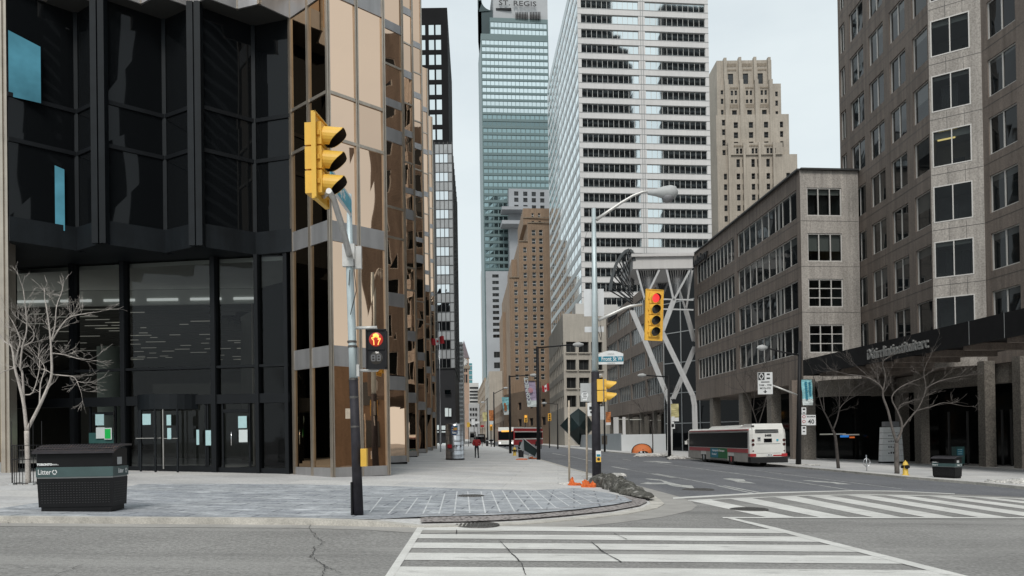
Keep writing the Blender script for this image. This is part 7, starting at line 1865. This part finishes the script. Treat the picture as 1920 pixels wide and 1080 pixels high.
    for x in (-W2 + .17, W2 - .17):
        for z in (1.62, 1.37): q = MB(); q.lathe((x, .0, z), [(.085, .03), (.085, -.015), (.07, -.022), (.001, -.022)], 16, axis='y'); q.build('tail_lamp', [M['tail']], t, world=False)
        q = MB(); q.lathe((x, .0, .98), [(.04, .03), (.04, -.012), (.001, -.012)], 12, axis='y'); q.build('tail_lamp', [M['tail']], t, world=False)
    q = MB(); merge(q, text_mb('8488', .20, .004, .006), place((-.02, .008, 1.9))); q.build('fleet_number', [M['ink']], t, world=False)
    q = MB(); q.box(-.68, -.48, -.012, .01, 1.58, 1.82); st = q.build('sticker', [M['sign_grey']], t, world=False); q = MB(); q.box(-.64, -.52, -.018, -.012, 1.68, 1.78); q.box(-.62, -.54, -.018, -.012, 1.61, 1.64); q.build('sticker_print', [M['ink']], st, world=False)
    q = MB(); q.box(.48, .6, -.012, .01, 1.56, 1.68); q.build('sticker', [M['sign_cyan']], t, world=False)
    q = MB(); q.box(-.14, .26, -.02, .01, .66, .80); pl = q.build('number_plate', [M['sign_white']], t, world=False); q = MB(); merge(q, text_mb('BD 10', .09, .003, .003), place((.06, -.024, .73))); q.build('plate_print', [M['ink']], pl, world=False)
    q = MB(); q.box(-W2 - .03, -W2, 4.1, 7.6, .42, 1.10); ad = q.build('side_poster', [M['ad_green']], t, world=False)
    q = MB(); q.box(-W2 - .034, -W2 - .028, 5.9, 7.5, .45, 1.07); q.build('poster_field', [M['ad_blue']], ad, world=False)
    q = MB(); merge(q, text_mb('Attrapez-la Distrapez', .2, .003, .004, xs=1.45), place((-W2 - .036, 5.85, .93), R(-90))); merge(q, text_mb('Booster!', .2, .003, .004, xs=1.4), place((-W2 - .036, 6.7, .68), R(-90))); q.build('poster_lettering', [M['sign_white']], ad, world=False)
    for a in ((4.05, 7.65, 1.1, 1.12), (4.05, 7.65, .4, .42)): q = MB(); q.box(-W2 - .035, -W2, *a); q.build('poster_frame', [M['alu']], ad, world=False)
    q = MB(); q.box(-W2 - .3, -W2 - .12, Lb - .2, Lb - .05, 1.3, 1.55); q.tube([(-W2, Lb - .2, 1.7), (-W2 - .2, Lb - .12, 1.55)], .02, 5); q.build('wing_mirror', [M['bus_white']], t, world=False)
bus()
# streetcar / far bus facing the viewer
f = foot(949, 838, 0.0); s_ = mpp(f)
p0 = loc(932.5, 832).x; p1 = loc(965.5, 832).x; wd = p1 - p0; yaw = R(-27)
t = thing('far_bus', 'red and white bus facing the viewer, turning across the far end of the street', 'bus', f, yaw)
hb_ = 37 * s_; Ln = 11.5; w2 = wd / 2 * 1.0
q = MB(); q.box(-w2, w2, 0, Ln, .3, hb_ * .93); 
q.build('body', [M['bus_red']], t, world=False)
q = MB(); q.box(-w2 + .02, w2 - .02, -.02, Ln * .97, hb_ * .93, hb_); q.box(-w2 + .05, w2 - .05, -.05, .1, hb_ * .80, hb_ * .93); q.box(-w2 - .01, w2 + .02, .3, Ln, hb_ * .74, hb_ * .79); q.box(w2, w2 + .03, .3, Ln, hb_ * .36, hb_ * .42); q.box(-w2 + .04, w2 - .04, -.05, 0, hb_ * .12, hb_ * .34); q.build('white_panel', [M['bus_white']], t, world=False)
q = MB(); q.box(-w2 + .04, w2 - .04, -.04, 0, hb_ * .36, hb_ * .78); q.box(w2 - .02, w2 + .02, .4, Ln - .3, hb_ * .43, hb_ * .73); q.box(-w2 + .02, w2 - .02, -.06, 0, .1, hb_ * .13); q.build('window', [M['bus_glass']], t, world=False)
q = MB(); q.box(-w2 * .55, w2 * .75, -.07, -.03, hb_ * .76, hb_ * .84); q.build('destination_display', [M['led']], t, world=False)
for x in (-w2 * .78, w2 * .78): q = MB(); q.lathe((x, -.06, hb_ * .2), [(.16, .0), (.12, -.03), (.001, -.04)], 12, axis='y'); q.build('headlight', [M['head_lit']], t, world=False)
for y in (2.3, 8.8):
    q = MB(); q.lathe((w2, y, .45), [(.45, -.15), (.45, .04), (.2, .05)], 16, axis='x'); q.lathe((-w2, y, .45), [(.45, -.04), (.45, .15)], 16, axis='x'); q.build('wheel', [M['tyre']], t, world=False)
# dark car with tail lamps
f = foot(1000, 836, 0.0); s_ = mpp(f)
t = thing('dark_car', 'dark car with red tail lamps in the roadway before the far bus', 'car', f, R(3)); w2 = 9.2 * s_; h = 17 * s_
q = MB(); sec_ = [(.25, 0, 1.0), (.55, -.02, 1.0), (.62, .05, .97), (.95, .5, .78), (1.0, .7, .72)]
q.add([p for (z, y, k) in sec_ for p in ((-w2 * k, y, z * h), (w2 * k, y, z * h), (w2 * k, 4.2 - y * 2.2, z * h), (-w2 * k, 4.2 - y * 2.2, z * h))], [(i * 4 + a, i * 4 + (a + 1) % 4, i * 4 + 4 + (a + 1) % 4, i * 4 + 4 + a) for i in range(4) for a in range(4)] + [(16, 17, 18, 19), (3, 2, 1, 0)]); q.build('body', [M['pole_black']], t, world=False)
q = MB(); q.quad((-w2 * .86, .1, .66 * h), (w2 * .86, .1, .66 * h), (w2 * .72, .44, .93 * h), (-w2 * .72, .44, .93 * h)); q.build('rear_window', [M['bus_glass']], t, world=False)
for x in (-w2 * .8, w2 * .8): q = MB(); q.box(x - .13, x + .13, -.05, 0, .52 * h, .64 * h); q.build('tail_lamp', [M['tail_lit']], t, world=False)
q = MB(); q.box(-.25, .25, -.05, -.02, .36 * h, .45 * h); q.build('number_plate', [M['sign_white']], t, world=False)
for x in (-w2 + .1, w2 - .1):
    for y in (.8, 3.3): q = MB(); q.lathe((x, y, .3), [(.3, -.1), (.3, .1)], 14, axis='x'); q.build('wheel', [M['tyre']], t, world=False)
def far_vehicle(name, label, cat, px, py, wpx, hpx, ln, body_mt, lamp, win0, win1, extra=None, rz=0):
    f = foot(px, py, 0.0); s_ = mpp(f); t = thing(name, label, cat, f, rz, 'vehicles far down the street'); w2 = wpx * s_ / 2; h = hpx * s_
    q = MB(); q.add([p for (z, k, y0, y1) in ((.12, 1, 0, ln), (.55, 1, 0, ln), (.62, .96, .05, ln - .1), (1, .86, .15, ln - .6)) for p in ((-w2 * k, y0, z * h), (w2 * k, y0, z * h), (w2 * k, y1, z * h), (-w2 * k, y1, z * h))], [(i * 4 + a, i * 4 + (a + 1) % 4, i * 4 + 4 + (a + 1) % 4, i * 4 + 4 + a) for i in range(3) for a in range(4)] + [(12, 13, 14, 15), (3, 2, 1, 0)]); q.build('body', [M[body_mt]], t, world=False)
    q = MB(); q.box(-w2 * .78, w2 * .78, -.03, .2, win0 * h, win1 * h); q.build('rear_window', [M['bus_glass']], t, world=False)
    for x in (-w2 * .82, w2 * .82): q = MB(); q.box(x - w2 * .12, x + w2 * .12, -.06, 0, h * .36, h * .48); q.build('lamp', [M[lamp]], t, world=False)
    for x in (-w2 + .1, w2 - .1): q = MB(); q.lathe((x, .7, .32), [(.32, -.1), (.32, .1)], 12, axis='x'); q.lathe((x, ln - .9, .32), [(.32, -.1), (.32, .1)], 12, axis='x'); q.each('wheel', [M['tyre']], t, world=False)
    if extra: q = MB(); q.box(-w2 * .7, w2 * .7, -.05, 0, h * .72, h * .88); q.build('sign_panel', [M[extra]], t, world=False)
far_vehicle('delivery_truck', 'dark delivery truck with a pale panel in the distance behind the walker', 'truck', 902, 832, 14, 18, 6, 'far_dark', 'tail', .5, .66, 'far_grey')
far_vehicle('delivery_truck', 'pale delivery truck in the distance beside the advertising column', 'truck', 886, 831.5, 11, 22, 6, 'far_pale', 'tail', .5, .7, 'far_dark')
far_vehicle('dark_car', 'small grey car with its lamps lit far down the street', 'car', 921, 832.5, 9, 9, 4, 'far_grey', 'head_lit', .6, .9)
for (px, pyb, x0, x1, y0, y1, mt, lbl) in ((889, 836, 884, 890, 786, 797, 'sign_white', 'pale shop sign on a thin post beyond the walker'), (896, 836, 891.5, 899, 790, 794, 'sign_white', 'flat white sign board on a thin post far down the pavement'), (878.5, 837, 875.5, 881, 792, 801, 'yellow', 'small yellow sign on a thin post near the advertising column'), (904, 837, 901, 907.5, 797, 801, 'red', 'small red sign on a thin post far down the pavement')):
    f = foot(px, pyb); t = thing('sign_post', lbl, 'sign', f, 0, 'signs far down the pavement')
    q = MB(); a = loc(px, y0); q.tube([(0, 0, 0), (a.x, 0, a.z)], .05, 6); q.build('post', [M['pole_black']], t, world=False); splate(x0, x1, y0, y1, M[mt], 'sign_plate', -.06, .02, t)
# ================================================================ walker
f = foot(894, 858.5); H = 41 * mpp(f)
per = thing('person', 'person in a red jacket and black trousers walking away with hands in pockets', 'person', f, R(5)); k = H / 1.75
def skin(name, verts, edges, radii, mt, parent, sub=2):
    me = bpy.data.meshes.new(name); me.from_pydata([Vector(v) * k for v in verts], edges, []); o = bpy.data.objects.new(name, me); COL.objects.link(o)
    sm = o.modifiers.new('skin', 'SKIN')
    for i, r_ in enumerate(radii): me.skin_vertices[0].data[i].radius = (r_[0] * k, r_[1] * k)
    me.skin_vertices[0].data[0].use_root = True
    sb_ = o.modifiers.new('sub', 'SUBSURF'); sb_.levels = sub; sb_.render_levels = sub
    dg = bpy.context.evaluated_depsgraph_get(); me2 = bpy.data.meshes.new_from_object(o.evaluated_get(dg)); me2.name = name
    me2.materials.clear(); me2.materials.append(mt)
    for p_ in me2.polygons: p_.use_smooth = True
    bpy.data.objects.remove(o); n_ = bpy.data.objects.new(name, me2); COL.objects.link(n_); n_.parent = parent; return n_
Lv = [(0, 0, .93), (0, 0, 1.12), (0, .01, 1.38), (0, .01, 1.50), (0, -.0, 1.60), (0, -.0, 1.68), (-.19, 0, 1.40), (-.26, .02, 1.15), (-.19, -.10, .98), (.19, 0, 1.40), (.26, .02, 1.15), (.19, -.10, .98), (-.10, 0, .88), (-.105, -.04, .5), (-.11, .08, .09), (-.12, -.06, .03), (.10, 0, .88), (.11, .05, .5), (.13, .02, .09), (.14, -.12, .03)]
Ed = [(0, 1), (1, 2), (2, 3), (3, 4), (4, 5), (2, 6), (6, 7), (7, 8), (2, 9), (9, 10), (10, 11), (0, 12), (12, 13), (13, 14), (14, 15), (0, 16), (16, 17), (17, 18), (18, 19)]
Ra = [(.14, .11), (.14, .1), (.16, .1), (.055, .055), (.085, .095), (.075, .085), (.06, .06), (.05, .05), (.04, .04), (.06, .06), (.05, .05), (.04, .04), (.09, .09), (.06, .065), (.042, .05), (.042, .042), (.09, .09), (.06, .065), (.042, .05), (.042, .042)]
skin('body', Lv, Ed, Ra, M['trousers'], per)
Jv = [(0, 0, .90), (0, 0, 1.1), (0, .01, 1.36), (0, .01, 1.47), (-.21, .0, 1.40), (-.30, .02, 1.15), (-.215, -.10, .97), (.21, .0, 1.40), (.30, .02, 1.15), (.215, -.10, .97)]
skin('jacket', Jv, [(0, 1), (1, 2), (2, 3), (2, 4), (4, 5), (5, 6), (2, 7), (7, 8), (8, 9)], [(.21, .15), (.20, .14), (.2, .14), (.09, .09), (.085, .085), (.075, .075), (.06, .06), (.085, .085), (.075, .075), (.06, .06)], M['jacket'], per)
skin('hair', [(0, .01, 1.57), (0, .02, 1.65), (0, .01, 1.72)], [(0, 1), (1, 2)], [(.085, .09), (.1, .105), (.07, .08)], M['hair'], per)
skin('face', [(0, .07, 1.58), (0, .085, 1.64)], [(0, 1)], [(.07, .05), (.07, .05)], M['skin'], per)
for x, y in ((-.115, .08), (.135, .02)):
    q = MB(); q.obox((x * k, (y + .05) * k, .04 * k), X_ * .05 * k, Y_ * .13 * k, Z_ * .04 * k); q.build('shoe', [M['sign_white'] if x < 0 else M['ink']], per, world=False)
